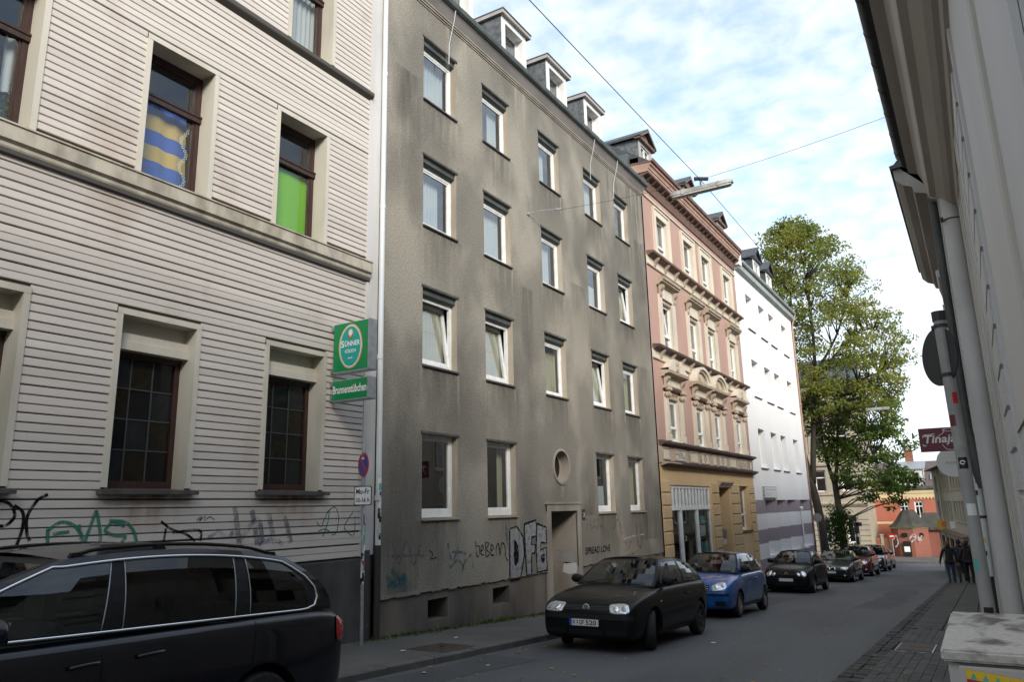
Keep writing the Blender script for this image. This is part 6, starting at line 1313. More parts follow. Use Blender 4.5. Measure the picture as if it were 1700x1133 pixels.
ENV = [(5.6, -7.0, 3.2, 2.6), (8, -6.5, 3.9, 3.0), (10.5, -7.1, 4.4, 3.2), (13, -7.9, 3.9, 3.2), (15.5, -8.3, 3.5, 2.8), (17.5, -8.8, 2.7, 2.2), (19.2, -9.0, 1.4, 1.2)]
def env1(s):
    z = 5.6 + (19.3 - 5.6) * s ** .95; cx, rx, ry = lerp_tab(ENV, z); return z, cx, 53.2, rx, ry
tree('tall tree with yellowing crown and tan left-hand trunk next to the white house', (-8.95, 52.6, -4.3),
     [([(-8.95, 52.6, -4.5), (-9.1, 52.6, -1), (-9.45, 52.7, 1.6)], .30, .24), ([(-9.4, 52.7, 1.4), (-9.9, 52.8, 5), (-10.0, 53, 9), (-9.6, 53, 13), (-9.2, 53, 17.5)], .2, .04), ([(-9.3, 52.7, 1.2), (-8.9, 52.7, 5), (-8.4, 52.9, 9), (-8.3, 53, 14), (-8.6, 53, 18)], .2, .04),
      ([(-9.9, 52.8, 5), (-8.8, 53, 7.5), (-7.2, 53.1, 9.5), (-5.6, 53.2, 11), (-4.4, 53.2, 11)], .13, .03), ([(-8.4, 52.9, 8.5), (-6.8, 53, 11), (-5.8, 53.4, 14)], .11, .03), ([(-10, 53, 8), (-10.8, 53.2, 11), (-11, 53.2, 14)], .1, .03), ([(-8.9, 52.7, 5), (-6.5, 52.6, 7.3), (-4.2, 52.7, 8.2)], .1, .02)],
     env1, 470, 'leaf_tree', 11, 84, (.08, .16))
ENV2 = [(-.2, -5.4, 1.0, 1.2), (1.5, -5.8, 2.2, 1.8), (3.2, -6.3, 2.9, 2.4), (5, -6.9, 3.0, 2.5), (7, -7.2, 3.0, 2.4), (8.2, -7.2, 2.0, 2)]
def env2(s):
    z = -.2 + 8.4 * s ** .75; cx, rx, ry = lerp_tab(ENV2, z); return z, cx, 57.4, rx, ry
tree('darker green tree with black forked trunk, right of the tall yellowing one', (-8.6, 57.5, -4.5),
     [([(-8.55, 57.5, -4.7), (-8.6, 57.5, -1.4), (-8.7, 57.5, 1.3)], .26, .2), ([(-8.7, 57.5, 1.1), (-9.2, 57.5, 4), (-9.1, 57.5, 8)], .16, .04), ([(-8.7, 57.5, 1.2), (-8.2, 57.5, 4), (-8.0, 57.5, 8)], .16, .04), ([(-8.3, 57.5, 3), (-6.8, 57.4, 4.6), (-5, 57.3, 5)], .08, .02), ([(-8.4, 57.5, 2.5), (-6.5, 57.4, 3.1), (-4.8, 57.3, 2.3)], .07, .02)],
     env2, 150, 'leaf_tree_low', 23, 95)
def env3(s): return -3.2 + 2.7 * s, -8.75 + .2 * s, 55.6, .5, .6
tree('dark ivy-like bush between the two tree trunks', (-8.4, 55.6, -4.4), [([(-8.4, 55.6, -4.6), (-8.35, 55.6, -2.5), (-8.2, 55.6, -.6)], .08, .03)], env3, 34, 'leaf_dark', 31, 90, (.07, .13))
bpy.data.objects['tree.002'].name = 'bush'; bpy.data.objects['bush']['category'] = 'bush'
random.seed(5)
mb = MB()
for k in range(1500):
    y = ru(9.8, 16.2) if rnd() < .75 else ru(5.5, 24); w = abs(random.gauss(0, .13)); x = -8.97 + w; z = G(y) + .10; s = ru(.018, .045) * (1.6 if 13.2 < y < 14.3 and rnd() < .5 else 1); a = ru(0, 6.3)
    mb.poly([(x, y, z), (x + s * math.cos(a), y + s * math.sin(a), z + s * ru(.4, 1.6)), (x + s * .8 * math.cos(a + .9), y + s * .8 * math.sin(a + .9), z + s * .2)])
obj('moss', mb, 'moss', kind='stuff')

# ------------------------------------------------------------------ people
def person(label, loc_, rz, H, top, legs, shoe, hair, stride=.12, arm=(.06, .06), elbow=.02, lean=0, group='men walking down the right footway'):
    t = thing('person', label, 'person', loc_, (0, 0, rz), group); k = H / 1.78
    V_ = {}; E_ = []; RR = {}
    def v(n, x, y, z, r, par=None):
        V_[n] = (x * k, y * k, z * k); RR[n] = r * k
        if par: E_.append((par, n))
    v('pel', 0, 0, .95, .145); v('wst', 0, .0, 1.10, .135, 'pel'); v('chs', 0, .02 + lean, 1.30, .165, 'wst'); v('nk0', 0, .02 + lean, 1.46, .10, 'chs'); v('nk', 0, .03 + lean, 1.54, .055, 'nk0'); v('hd0', 0, .045 + lean, 1.61, .078, 'nk'); v('hd1', 0, .05 + lean, 1.70, .085, 'hd0')
    for s, n in ((-1, 'l'), (1, 'r')):
        a = arm[0] if s < 0 else arm[1]; st = stride * s
        v('sh' + n, .19 * s, .02 + lean, 1.42, .078, 'nk0'); v('el' + n, (.24 + a) * s, -.02, 1.14, .056, 'sh' + n); v('wr' + n, (.25 + a * 1.7) * s, .05 + elbow, .90, .038, 'el' + n); v('hn' + n, (.25 + a * 1.8) * s, .08 + elbow, .82, .042, 'wr' + n)
        v('hp' + n, .10 * s, 0, .86, .115, 'pel'); v('kn' + n, .105 * s, st * .55 + .03, .48, .072, 'hp' + n); v('an' + n, .11 * s, st - (.05 if st < 0 else 0), .10, .048, 'kn' + n); v('to' + n, .125 * s, st + .13, .04, .042, 'an' + n)
    names = list(V_); me = bpy.data.meshes.new('body'); me.from_pydata([V_[n] for n in names], [(names.index(a), names.index(b)) for a, b in E_], [])
    o = bpy.data.objects.new('tmp', me); COL.objects.link(o); sk = o.modifiers.new('s', 'SKIN'); sk.use_smooth_shade = True; ss = o.modifiers.new('u', 'SUBSURF'); ss.levels = ss.render_levels = 2
    for i, n in enumerate(names): me.skin_vertices[0].data[i].radius = (RR[n], RR[n] * (.8 if n in ('chs', 'wst', 'pel', 'nk0') else 1)); me.skin_vertices[0].data[i].use_root = (n == 'pel')
    dg = bpy.context.evaluated_depsgraph_get(); bm2 = bpy.data.meshes.new_from_object(o.evaluated_get(dg)); bpy.data.objects.remove(o)
    bm2.name = 'body'; bm2.materials.clear()
    for q in (top, legs, 'skin', shoe): bm2.materials.append(M[q])
    for p in bm2.polygons:
        z = p.center.z / k; x = abs(p.center.x) / k
        p.material_index = 2 if (z > 1.535 or (x > .26 and z < .87)) else (0 if z > .90 or (x > .215 and z > .8) else (1 if z > .085 else 3)); p.use_smooth = True
    obj('body', bm2, None, t)
    m = MB(); m.ball((0, .035 * k + lean * k, 1.735 * k), .094 * k, .105 * k, .088 * k, 12, 8); m.ball((0, -.01 * k + lean * k, 1.68 * k), .085 * k, .07 * k, .09 * k, 10, 7); obj('hair', m, hair, t, smooth=True)
    m = MB(); m.ball((0, .135 * k + lean * k, 1.655 * k), .016 * k, .03 * k, .028 * k, 8, 6)
    for s in (-1, 1): m.ball((s * .085 * k, .04 * k + lean * k, 1.66 * k), .014 * k, .026 * k, .032 * k, 8, 6)
    obj('nose_and_ears', m, 'skin', t, smooth=True)
    for s, n in ((-1, 'l'), (1, 'r')):
        hx, hy, hz = V_['hn' + n]; m = MB()
        for f in range(4): fx = hx; fy = hy + (-.03 + .02 * f) * k; m.tube([(fx, fy, hz), (fx + .006 * s, fy + .004, hz - .05 * k - .006 * (1.5 - abs(f - 1.5))), (fx - .012 * s, fy + .012 * k, hz - .088 * k)], [.011 * k, .010 * k, .007 * k], 6)
        m.tube([(hx - .02 * s * k, hy + .03 * k, hz + .02 * k), (hx - .035 * s * k, hy + .055 * k, hz - .02 * k), (hx - .03 * s * k, hy + .06 * k, hz - .045 * k)], [.012 * k, .011 * k, .008 * k], 6); obj('fingers', m, 'skin', t, smooth=True)
    m = MB(); m.tube([(0, -.02 * k + lean * k, 1.50 * k), (0, .02 * k + lean * k, 1.555 * k)], [.105 * k, .075 * k], 14); obj('collar', m, top, t, smooth=True)
    m = MB(); m.tube([(0, 0, .86 * k), (0, 0, .98 * k)], [.192 * k, .185 * k], 18); m.v = [(x, y * .78, z) for x, y, z in m.v]; obj('jacket_hem', m, top, t, smooth=True); return t
person('man in black jacket and blue jeans holding one arm out towards the road', (-1.54, 38.0, G(38) + .06), R(8), 1.76, 'jacket_black', 'jeans_blue', 'shoe', 'hair_fair', .14, (.07, .03), .03)
person('dark-haired man in black jacket and black trousers, seen full length from behind', (-.86, 38.3, G(38.3) + .06), R(-6), 1.76, 'jacket_black', 'trousers_black', 'shoe', 'hair_dark', -.16)
person('man in dark grey jacket mostly hidden behind the two walking in front', (-1.18, 39.6, G(39.6) + .06), R(4), 1.82, 'jacket_grey', 'trousers_green', 'shoe_dark', 'hair_dark', .12)
person('person in black top and grey trousers nearest the house wall, half behind the post', (-.40, 38.6, G(38.6) + .06), R(20), 1.74, 'jacket_black', 'trousers_grey', 'shoe_dark', 'hair_fair', -.10)

# ------------------------------------------------------------------ cars (front at y = 0, rear at y = length, wheels on z = 0)
def make_car(label, loc_, P, yaw=0, group='cars parked along the left kerb', steer=0):
    t = thing('parked_car', label, 'car', loc_, (-SLOPE, 0, yaw), group)
    W, Lc, H, pm_ = P['W'] / 2, P['L'], P['H'], P['paint']
    st = P['body']                                   # (s, width fraction, bottom, shoulder height, centre height)
    sc0, sc1 = P['cowl'], P['back']
    m = MB(); rings = []
    for s, wf, zb, zs, zc in st:
        w = W * wf; hh = zs - zb
        half = [(0, zb), (.78 * w, zb), (.93 * w, zb + .04 * hh), (.985 * w, zb + .22 * hh), (w, zb + .48 * hh), (.995 * w, zb + .70 * hh), (.985 * w, zb + .86 * hh), (.96 * w, zb + .965 * hh), (.895 * w, zs), (.50 * w, zs + (zc - zs) * .8), (0, zc)]
        pts = half + [(-x, z) for x, z in half[-2:0:-1]]
        rings.append([m.p(x, s, z) for x, z in pts])
    n = len(rings[0])
    for i in range(len(rings) - 1):
        deck = st[i][0] > sc0 + .1 and st[i + 1][0] < sc1 - .05
        for k in range(n):
            m.cur = 1 if deck and 8 <= k <= 11 else 0
            m.face([rings[i][k], rings[i][(k + 1) % n], rings[i + 1][(k + 1) % n], rings[i + 1][k]])
    m.cur = 0; m.face(rings[0][::-1]); m.face(rings[-1])
    me = mesh_of('body', m, [pm_, 'seat_dark', 'cavity'], True); o = bpy.data.objects.new('tmp', me); COL.objects.link(o)
    bm_ = bmesh.new(); bm_.from_mesh(me); bmesh.ops.recalc_face_normals(bm_, faces=bm_.faces[:]); bm_.to_mesh(me); bm_.free()
    ss = o.modifiers.new('u', 'SUBSURF'); ss.levels = ss.render_levels = 2
    cutters = []
    r = P['wheel']; wy = (P['axle'], P['axle'] + P['wb'])
    for y in wy:
        for s in (-1, 1):
            c = MB(); c.lathe([(r + .055, s * (W - .27)), (r + .055, s * (W + .2))], 36, 'x', (0, y, r + .012)); cm = mesh_of('cut', c, ['cavity'])
            b2 = bmesh.new(); b2.from_mesh(cm); bmesh.ops.recalc_face_normals(b2, faces=b2.faces[:]); b2.to_mesh(cm); b2.free()
            co = bpy.data.objects.new('cut', cm); COL.objects.link(co); cutters.append(co)
            b = o.modifiers.new('b', 'BOOLEAN'); b.operation = 'DIFFERENCE'; b.object = co; b.solver = 'EXACT'; b.material_mode = 'TRANSFER'
    dg = bpy.context.evaluated_depsgraph_get(); body = bpy.data.meshes.new_from_object(o.evaluated_get(dg)); body.name = 'body'
    for c in cutters: bpy.data.objects.remove(c)
    bpy.data.objects.remove(o)
    body.polygons.foreach_set('use_smooth', [True] * len(body.polygons)); body.set_sharp_from_angle(angle=R(42))
    bo = obj('body', body, None, t)
    bvh = BVHTree.FromPolygons([v.co for v in body.vertices], [tuple(p.vertices) for p in body.polygons])
    def hit(o_, d_):
        q = bvh.ray_cast(Vector(o_), Vector(d_).normalized()); return (q[0], q[1]) if q[0] is not None else (None, None)
    # ---- greenhouse
    A, B, C, D = P['A'], P['B'], P['C'], P['D']      # windscreen base, windscreen top, roof rear, rear-window base at the side edge: (s, z)
    wb, wr = P['wbelt'] * W, P['wroof'] * W; zm, sm = H - P.get('crown', .045), P['sm']
    def lin(a, b, t): return a + (b - a) * t
    def fs(t): return lin(A[0], B[0], t) - .10 * math.sin(math.pi * t) * P.get('bow', .5)
    def rs(t): return lin(D[0], C[0], t) + P.get('rbow', .06) * math.sin(math.pi * t)
    def zroof(s):
        (s0, z0), (s1, z1), (s2, z2) = B, (sm, zm), C
        return z0 * (s - s1) * (s - s2) / ((s0 - s1) * (s0 - s2)) + z1 * (s - s0) * (s - s2) / ((s1 - s0) * (s1 - s2)) + z2 * (s - s0) * (s - s1) / ((s2 - s0) * (s2 - s1))
    def side(q, t, off=0.0):
        kq = [0] + P['bpil'] + [1]; ks = [fs(t)] + [b + P.get('plean', .08) * t for b in P['bs']] + [rs(t)]
        for (qa, qb, sa, sb) in zip(kq[:-1], kq[1:], ks[:-1], ks[1:]):
            if q <= qb: s = lin(sa, sb, (q - qa) / (qb - qa)); break
        zt = zroof(s) if t > .97 else zroof(min(max(s, B[0]), C[0])); zb = lin(A[1], D[1], q); z = lin(zb, zt, t)
        ww = lin(wb, wr, t ** 1.15) + .035 * math.sin(math.pi * t * .9); taper = 1 - .085 * max(0, (q - .55) / .45) ** 2 - .05 * max(0, (.25 - q) / .25) ** 2
        return (ww * taper + off, s, z + off * .3)
    T = [0, .07, .22, .40, .58, .74, P.get('tw', .88), .95, 1.0]; TW = P.get('tw', .88)
    ap, cp = P['apil'], P['cpil']; Q = sorted(set([0, ap] + [b - P['bw'] / 2 for b in P['bpil']] + [b + P['bw'] / 2 for b in P['bpil']] + [cp, 1.0] + [ap + (cp - ap) * k / 9 for k in range(1, 9)] + [cp + (1 - cp) * k / 3 for k in (1, 2)]))
    def cat(q0, q1, t0, t1):
        q, tt = (q0 + q1) / 2, (t0 + t1) / 2
        if tt > TW: return 'rail'
        if q < ap: return 'apil'
        for b in P['bpil']:
            if abs(q - b) < P['bw'] / 2 and (tt < TW): return 'bpil%d' % P['bpil'].index(b)
        if q > cp: return 'cpil'
        if tt < .07: return 'sill%d' % sum(q > b for b in P['bpil'])
        return 'glass%d' % sum(q > b for b in P['bpil'])
    parts = {}; hv = [tuple(v.co) for v in body.vertices]; hf = [tuple(p.vertices) for p in body.polygons]
    for sg in (-1, 1):
        for i in range(len(Q) - 1):
            for j in range(len(T) - 1):
                cname = cat(Q[i], Q[i + 1], T[j], T[j + 1]); key = (cname, sg)
                mm = parts.setdefault(key, MB()); g = [side(Q[a], T[b]) for a, b in ((i, j), (i + 1, j), (i + 1, j + 1), (i, j + 1))]
                g = [(x * sg, y, z) for x, y, z in g]; mm.quad(*(g if sg > 0 else g[::-1]))
    gm = P.get('glass', 'car_glass'); glassm = {'glass%d' % k: ('car_glass_clear' if k == 0 else gm) for k in range(4)}
    matsel = {'rail': pm_, 'apil': pm_, 'cpil': pm_}
    nm = {'rail': 'roof_rail_panel', 'apil': 'front_pillar', 'cpil': 'rear_pillar', 'bpil': 'door_pillar', 'sill': 'window_seal', 'glas': 'side_window'}
    for (cname, sg), mm in parts.items():
        nb = len(hv); hv += mm.v; hf += [tuple(i + nb for i in f) for f in mm.f]
        obj(nm[cname[:4]], mm, glassm.get(cname) or matsel.get(cname, 'black_plastic'), t, smooth=True)
    def cross(front, t, v):
        x, s, z = side(0 if front else 1, t); bulge = (P.get('wsb', .16) if front else .10) * (1 - v * v) * (1 - .45 * t)
        return (x * v, s - bulge if front else s + bulge, z + .02 * (1 - v * v) * t)
    Vv = [-1, -.93, -.7, -.45, -.2, 0, .2, .45, .7, .93, 1]
    for front in (True, False):
        fm_, gm2, name = MB(), MB(), ('windscreen' if front else 'rear_window'); t0, t1 = (.05, .94) if front else (.16, .90)
        TT = sorted(set([0, t0, .25, .45, .65, .8, t1, 1]))
        for j in range(len(TT) - 1):
            for i in range(len(Vv) - 1):
                g = [cross(front, TT[b], Vv[a]) for a, b in ((i, j), (i + 1, j), (i + 1, j + 1), (i, j + 1))]
                inn = t0 <= (TT[j] + TT[j + 1]) / 2 <= t1 and 1 <= i < len(Vv) - 2
                (gm2 if inn else fm_).quad(*(g if front else g[::-1]))
        for q_ in (gm2, fm_): nb = len(hv); hv += q_.v; hf += [tuple(i + nb for i in f) for f in q_.f]
        obj(name, gm2, 'car_glass_clear' if front else gm, t, smooth=True); obj(name + '_frame', fm_, 'black_plastic' if front else pm_, t, smooth=True)
    rm = MB(); n = 12; rows_ = []
    for k in range(n + 1):
        q = k / n; row = []
        for v in Vv:
            x, s, z = side(q, 1); fb = P.get('wsb', .16) * (1 - v * v) * .55 * (1 - q) ** 3; rb = .10 * (1 - v * v) * .55 * q ** 3
            row.append((x * v, s - fb + rb, z + P.get('crown', .045) * (1 - abs(v) ** 2.4)))
        rows_.append(row)
    rm.grid(rows_); obj('roof', rm, pm_, t, smooth=True)
    bvh_all = BVHTree.FromPolygons([Vector(v) for v in hv], hf)
    # ---- interior
    im = MB(); zb = A[1]
    im.box(-W * .7, W * .7, A[0] + .12, A[0] + .4, zb - .2, zb + .02); 
    obj('dashboard', im, 'seat_dark', t)
    for rowy in P['seats']:
        for x in (-.36, .36):
            im = MB(); zt = H - .62; im.prism(x - .23, x + .23, [(rowy, .45), (rowy + .14, .45), (rowy + .28, zt + .02), (rowy + .24, zt + .1), (rowy + .14, zt + .02)]); im.box(x - .12, x + .12, rowy + .18, rowy + .27, zt + .12, zt + .33); im.box(x - .22, x + .22, rowy - .4, rowy + .1, .42, .58); obj('seat', im, 'seat_dark', t)
    im = MB(); im.lathe([(.165, 0), (.185, .012), (.165, .024), (.15, .012)], 20, 'y', (.36, A[0] + .52, zb - .02), closed=True); obj('steering_wheel', im, 'black_plastic', t, smooth=True)
    # ---- things laid on the body surface
    def on_front(x, z, off=.004, ang=0):
        d = Vector((-math.copysign(ang, x) if x else 0, 1, 0)).normalized(); o_ = Vector((x, 0, z)) - d * 1.5
        h, nn = hit(o_, d); return None if h is None else h - d * off
    def on_rear(x, z, off=.004, ang=0):
        d = Vector((-math.copysign(ang, x) if x else 0, -1, 0)).normalized(); h = bvh_all.ray_cast(Vector((x, Lc, z)) - d * 1.5, d)[0]; return None if h is None else h - d * off
    def on_side(s, z, sg, off=.004):
        h, nn = hit((sg * 2, s, z), (-sg, 0, 0)); return None if h is None else h + Vector((sg * off, 0, 0))
    def on_top(x, s, off=.004):
        h, nn = hit((x, s, 3), (0, 0, -1)); return None if h is None else h + Vector((0, 0, off))
    def patch(fn, pts, mm, name, bulge=.0, nrm=(0, -1, 0), parent=None):
        """fill a closed outline (a,b) projected by fn, as rings shrinking to the centre"""
        cx, cz = sum(p[0] for p in pts) / len(pts), sum(p[1] for p in pts) / len(pts); m = MB(); rings = []
        for k, s in enumerate((1, .93, .7, .4, .08)):
            ring = []
            for a, b in pts:
                h = fn(cx + (a - cx) * s, cz + (b - cz) * s)
                if h is None: return None
                h = h + Vector(nrm) * bulge * (1 - s ** 4); ring.append(m.p(*h))
            rings.append(ring)
        n = len(pts)
        for i in range(len(rings) - 1):
            for k in range(n): m.face([rings[i][k], rings[i][(k + 1) % n], rings[i + 1][(k + 1) % n], rings[i + 1][k]])
        m.face(rings[-1]); return obj(name, m, mm, parent or t, smooth=True)
    def sup(cx, cz, a, b, e=2.6, n=24, tilt=0):
        o_ = []
        for k in range(n):
            an = 6.2832 * k / n; c, s = math.cos(an), math.sin(an); x = a * math.copysign(abs(c) ** (2 / e), c); z = b * math.copysign(abs(s) ** (2 / e), s); o_.append((cx + x, cz + z + tilt * x))
        return o_
    def line(fn, pts, w, mm, name, parent=None, k=10):
        m = MB(); P2 = []
        for (a, b), (c, d) in zip(pts[:-1], pts[1:]):
            for i in range(k): P2.append((a + (c - a) * i / k, b + (d - b) * i / k))
        P2.append(pts[-1]); L2 = []
        for i, q in enumerate(P2):
            a, b = Vector(P2[max(i - 1, 0)]), Vector(P2[min(i + 1, len(P2) - 1)]); tt = (b - a).normalized(); nn = Vector((-tt.y, tt.x)) * w / 2
            h1, h2 = fn(q[0] + nn.x, q[1] + nn.y), fn(q[0] - nn.x, q[1] - nn.y)
            if h1 is None or h2 is None: L2.append(None); continue
            L2.append((m.p(*h1), m.p(*h2)))
        for i in range(len(L2) - 1):
            if L2[i] and L2[i + 1]: m.face([L2[i][0], L2[i][1], L2[i + 1][1], L2[i + 1][0]])
        if m.f: return obj(name, m, mm, parent or t, smooth=True)
    for s in (-1, 1):
        for (cx, cz, a, b, e, tl) in P['lights']:
            hl = patch(lambda x, z: on_front(x, z, .005, .55), [(p * s, q) for p, q in sup(cx, cz, a, b, e, 24, tl)], 'lamp_lens', 'headlight', .009, (s * .3, -1, 0))
            if hl:
                patch(lambda x, z: on_front(x, z, .018, .55), [(p * s, q) for p, q in sup(cx - a * .35, cz, b * .62, b * .62, 2)], 'lamp_reflector', 'reflector', .012, (s * .3, -1, 0), hl)
                if a > b * 1.25: patch(lambda x, z: on_front(x, z, .018, .55), [(p * s, q) for p, q in sup(cx + a * .45, cz + tl * a * .4, b * .5, b * .5, 2)], 'rim_silver', 'reflector', .012, (s * .3, -1, 0), hl)
        if 'fog' in P:
            cx, cz, a, b = P['fog']; patch(lambda x, z: on_front(x, z, .004, .3), [(p * s, q) for p, q in sup(cx, cz, a, b, 4)], 'cavity', 'fog_lamp_recess'); 
        if 'foglamp' in P: cx, cz, a, b = P['foglamp']; patch(lambda x, z: on_front(x, z, .008, .3), [(p * s, q) for p, q in sup(cx, cz, a, b, 2)], 'lamp_lens', 'fog_lamp', .01)
    g = P['grille']; gl = patch(lambda x, z: on_front(x, z, .003), sup(0, g[1], g[0], g[2], 8, 40), 'cavity', 'grille')
    for k in range(g[3]):
        z = g[1] - g[2] * .75 + g[2] * 1.5 * (k + .5) / g[3]; line(lambda x, zz: on_front(x, zz, .010), [(-g[0] * .95, z), (g[0] * .95, z)], .010, P.get('slat', 'black_plastic'), 'grille_slat', gl)
    for (cx, cz, a, b) in P.get('intakes', []): patch(lambda x, z: on_front(x, z, .004), sup(cx, cz, a, b, 6, 32), 'cavity', 'air_intake')
    for z, w_, mm in P.get('bumper_strips', []): line(lambda x, zz: on_front(x, zz, .007, .25), [(-W * .93, z), (-.3, z), (.3, z), (W * .93, z)], w_, mm, 'bumper_strip')
    line(lambda x, zz: on_front(x, zz, .004, .2), [(-W * .9, P['seam']), (0, P['seam']), (W * .9, P['seam'])], .010, 'cavity', 'panel_gap')
    def badge(cz, r):
        h = on_front(0, cz, .006)
        if h is None: return
        m = MB(); m.lathe([(r, 0), (r, -.010), (r * .86, -.012), (r * .84, -.004), (.001, -.004)], 28, 'y', tuple(h)); b_ = obj('badge', m, 'badge_silver', t, angle=40); y = h.y - .006
        m = MB(); m.lathe([(.001, 0), (r * .83, 0), (r * .83, -.0005), (.001, -.0005)], 24, 'y', (0, y + .0005, h.z)); obj('badge_field', m, 'steel_dark', t)
        return h, y, b_
    if P.get('badge') == 'vw':
        q = badge(P['badge_z'], P['badge_r'])
        if q:
            h, y, b_ = q; br = P['badge_r'] * .80; m = MB()
            for L2 in ([(-.42, .88), (0, .06), (.42, .88)], [(-.86, .42), (-.40, -.78), (0, -.04), (.40, -.78), (.86, .42)]):
                L3 = [(a * br, b * br) for a, b in L2]; mm = MB(); mm.ribbon(L3, br * .17, 0); base = len(m.v); m.v += [(v[0], y - .004, h.z + v[2]) for v in mm.v]; m.f += [tuple(i + base for i in f) for f in mm.f]; m.m += mm.m
            obj('badge_letters', m, 'badge_silver', t)
    elif P.get('badge') == 'disc': badge(P['badge_z'], P['badge_r'])
    if 'kidney' in P:
        for s in (-1, 1):
            cx, cz, a, b = P['kidney']; patch(lambda x, z: on_front(x, z, .008), [(p * s, q) for p, q in sup(cx, cz, a, b, 3.5)], 'chrome', 'kidney_grille', .006); patch(lambda x, z: on_front(x, z, .020), [(p * s, q) for p, q in sup(cx, cz, a * .82, b * .78, 3.5)], 'cavity', 'kidney_grille_insert')
    # number plate
    pz = P['plate_z']; px = P.get('plate_x', 0); h = on_front(px, pz, .012)
    if h is not None:
        y = h.y; m = MB(); m.box(px - .26, px + .26, y - .006, y + .02, pz - .055, pz + .055); pl = obj('number_plate', m, 'sign_black', t)
        m = MB(); m.box(px - .255, px + .255, y - .009, y - .005, pz - .051, pz + .051); obj('plate_face', m, 'plate_white', pl)
        m = MB(); m.box(px - .255, px - .212, y - .0105, y - .008, pz - .051, pz + .051); obj('plate_band', m, 'plate_blue', pl)
        if P.get('reg'):
            m = MB()
            for body_, x0, w_ in P['reg']: put_text(m, body_, lambda a, b: (px + x0 + a, y - .0105, pz - .036 + b), w_, .072, .003)
            if P.get('seal'): m.box(px - .125, px - .105, y - .011, y - .0095, pz - .02, pz - .0); m.box(px - .125, px - .105, y - .011, y - .0095, pz + .01, pz + .03)
            obj('plate_letters', m, 'sign_black', pl)
    # sides
    for s in (-1, 1):
        fn = lambda a, b: on_side(a, b, s, .0035)
        for L2 in P['gaps']: line(fn, L2, .009, 'cavity', 'panel_gap')
        if 'strip' in P: z0, z1, w_ = P['strip']; line(lambda a, b: on_side(a, b, s, .010), [(wy[0] + r + .09, z0), (wy[1] - r - .08, z1)], w_, P.get('strip_m', 'black_plastic'), 'side_moulding')
        line(lambda a, b: on_side(a, b, s, .005), [(wy[0] + r + .07, .27), (wy[1] - r - .07, .29)], .05, 'black_plastic', 'sill_strip')
        for sh, zh in P['handles']:
            h = on_side(sh, zh, s, 0)
            if h is not None:
                m = MB(); x = h.x; e = s; m.tube([(x, sh - .10, zh - .004), (x + e * .030, sh - .085, zh - .002), (x + e * .036, sh, zh + .006), (x + e * .030, sh + .085, zh + .010), (x, sh + .10, zh + .010)], .013, 8); m.v = [(a, b, zh + (c - zh) * 1.1) for a, b, c in m.v]; obj('door_handle', m, P.get('handle_m', pm_), t, smooth=True)
        # mirror
        msx, msy, msz = side(P.get('mq', .07), .06); m = MB(); cx = msx + .10
        m.ball((s * (cx + .02), msy + .06, msz + .065), .115, .075, .078, 14, 9); m.v = [(a, b if b < msy + .09 else msy + .09, c) for a, b, c in m.v]; mo = obj('mirror', m, P.get('mirror_m', pm_), t, smooth=True)
        m = MB(); m.tube([(s * (msx - .03), msy + .06, msz + .0), (s * cx, msy + .06, msz + .02)], .028, 8); obj('mirror_arm', m, 'black_plastic', mo)
        m = MB(); m.grid([[(s * (cx + .02) + .095 * a, msy + .092, msz + .065 + .06 * b) for a in (-1, 0, 1)] for b in (-1, 0, 1)]); obj('mirror_glass', m, 'lamp_reflector', mo)
        if 'repeater' in P: a, b = P['repeater']; patch(lambda p, q: on_side(p, q, s, .005), sup(a, b, .035, .018, 2.5, 14), 'lamp_orange', 'indicator', .008, (s, 0, 0))
        if 'tails_side' in P: cx2, cz2, a, b = P['tails_side']; patch(lambda p, q: on_side(p, q, s, .012), sup(cx2, cz2, a, b, 3.5, 20), 'lamp_red', 'tail_light', .012, (s, .3, 0))
        for (cx2, cz2, a, b, e) in P['tails']: patch(lambda x, z: on_rear(x, z, .006, .62), [(p * s, q) for p, q in sup(cx2, cz2, a, b, e, 20)], 'lamp_red', 'tail_light', .02, (s * .4, 1, 0))
    # wheels
    if 'wheelmesh' not in make_car.__dict__: make_car.wheelmesh = {}
    key = (r, P['rim'])
    if key not in make_car.wheelmesh:
        ty = MB(); ww = .095; rr = r * .66; ty.lathe([(rr, -ww * .8), (rr + .02, -ww), (r - .03, -ww), (r - .005, -ww * .75), (r, -ww * .3), (r, ww * .3), (r - .005, ww * .75), (r - .03, ww), (rr + .02, ww), (rr, ww * .8)], 36, 'x', closed=True)
        ri = MB(); ri.lathe([(rr, -ww * .8), (rr, ww * .78), (rr * .93, ww * .80), (rr * .90, ww * .5), (rr * .9, -ww * .5)], 32, 'x'); n = P['rim'][1]
        for k in range(n):
            an = 6.2832 * k / n; c, s = math.cos(an), math.sin(an); w_ = rr * P['rim'][2]
            pts = [(.0, .9), (w_ * .7, .86), (w_, .70)]; 
            q = []
            for (rad, hw) in ((rr * .12, w_ * .9), (rr * .95, w_ * .62)):
                q.append([ri.p(ww * (.82 if rad < rr * .5 else .74), rad * c - e * hw * s, rad * s + e * hw * c) for e in (-1, 1)] + [ri.p(ww * .4, rad * c - e * hw * s, rad * s + e * hw * c) for e in (1, -1)])
            for e in range(4): ri.face([q[0][e], q[0][(e + 1) % 4], q[1][(e + 1) % 4], q[1][e]])
        ri.lathe([(rr * .2, ww * .4), (rr * .2, ww * .86), (rr * .12, ww * .92), (.001, ww * .92)], 16, 'x')
        make_car.wheelmesh[key] = (mesh_of('tyre', ty, 'rubber', angle=40), mesh_of('rim', ri, P['rim'][0], angle=35))
    tme, rme = make_car.wheelmesh[key]
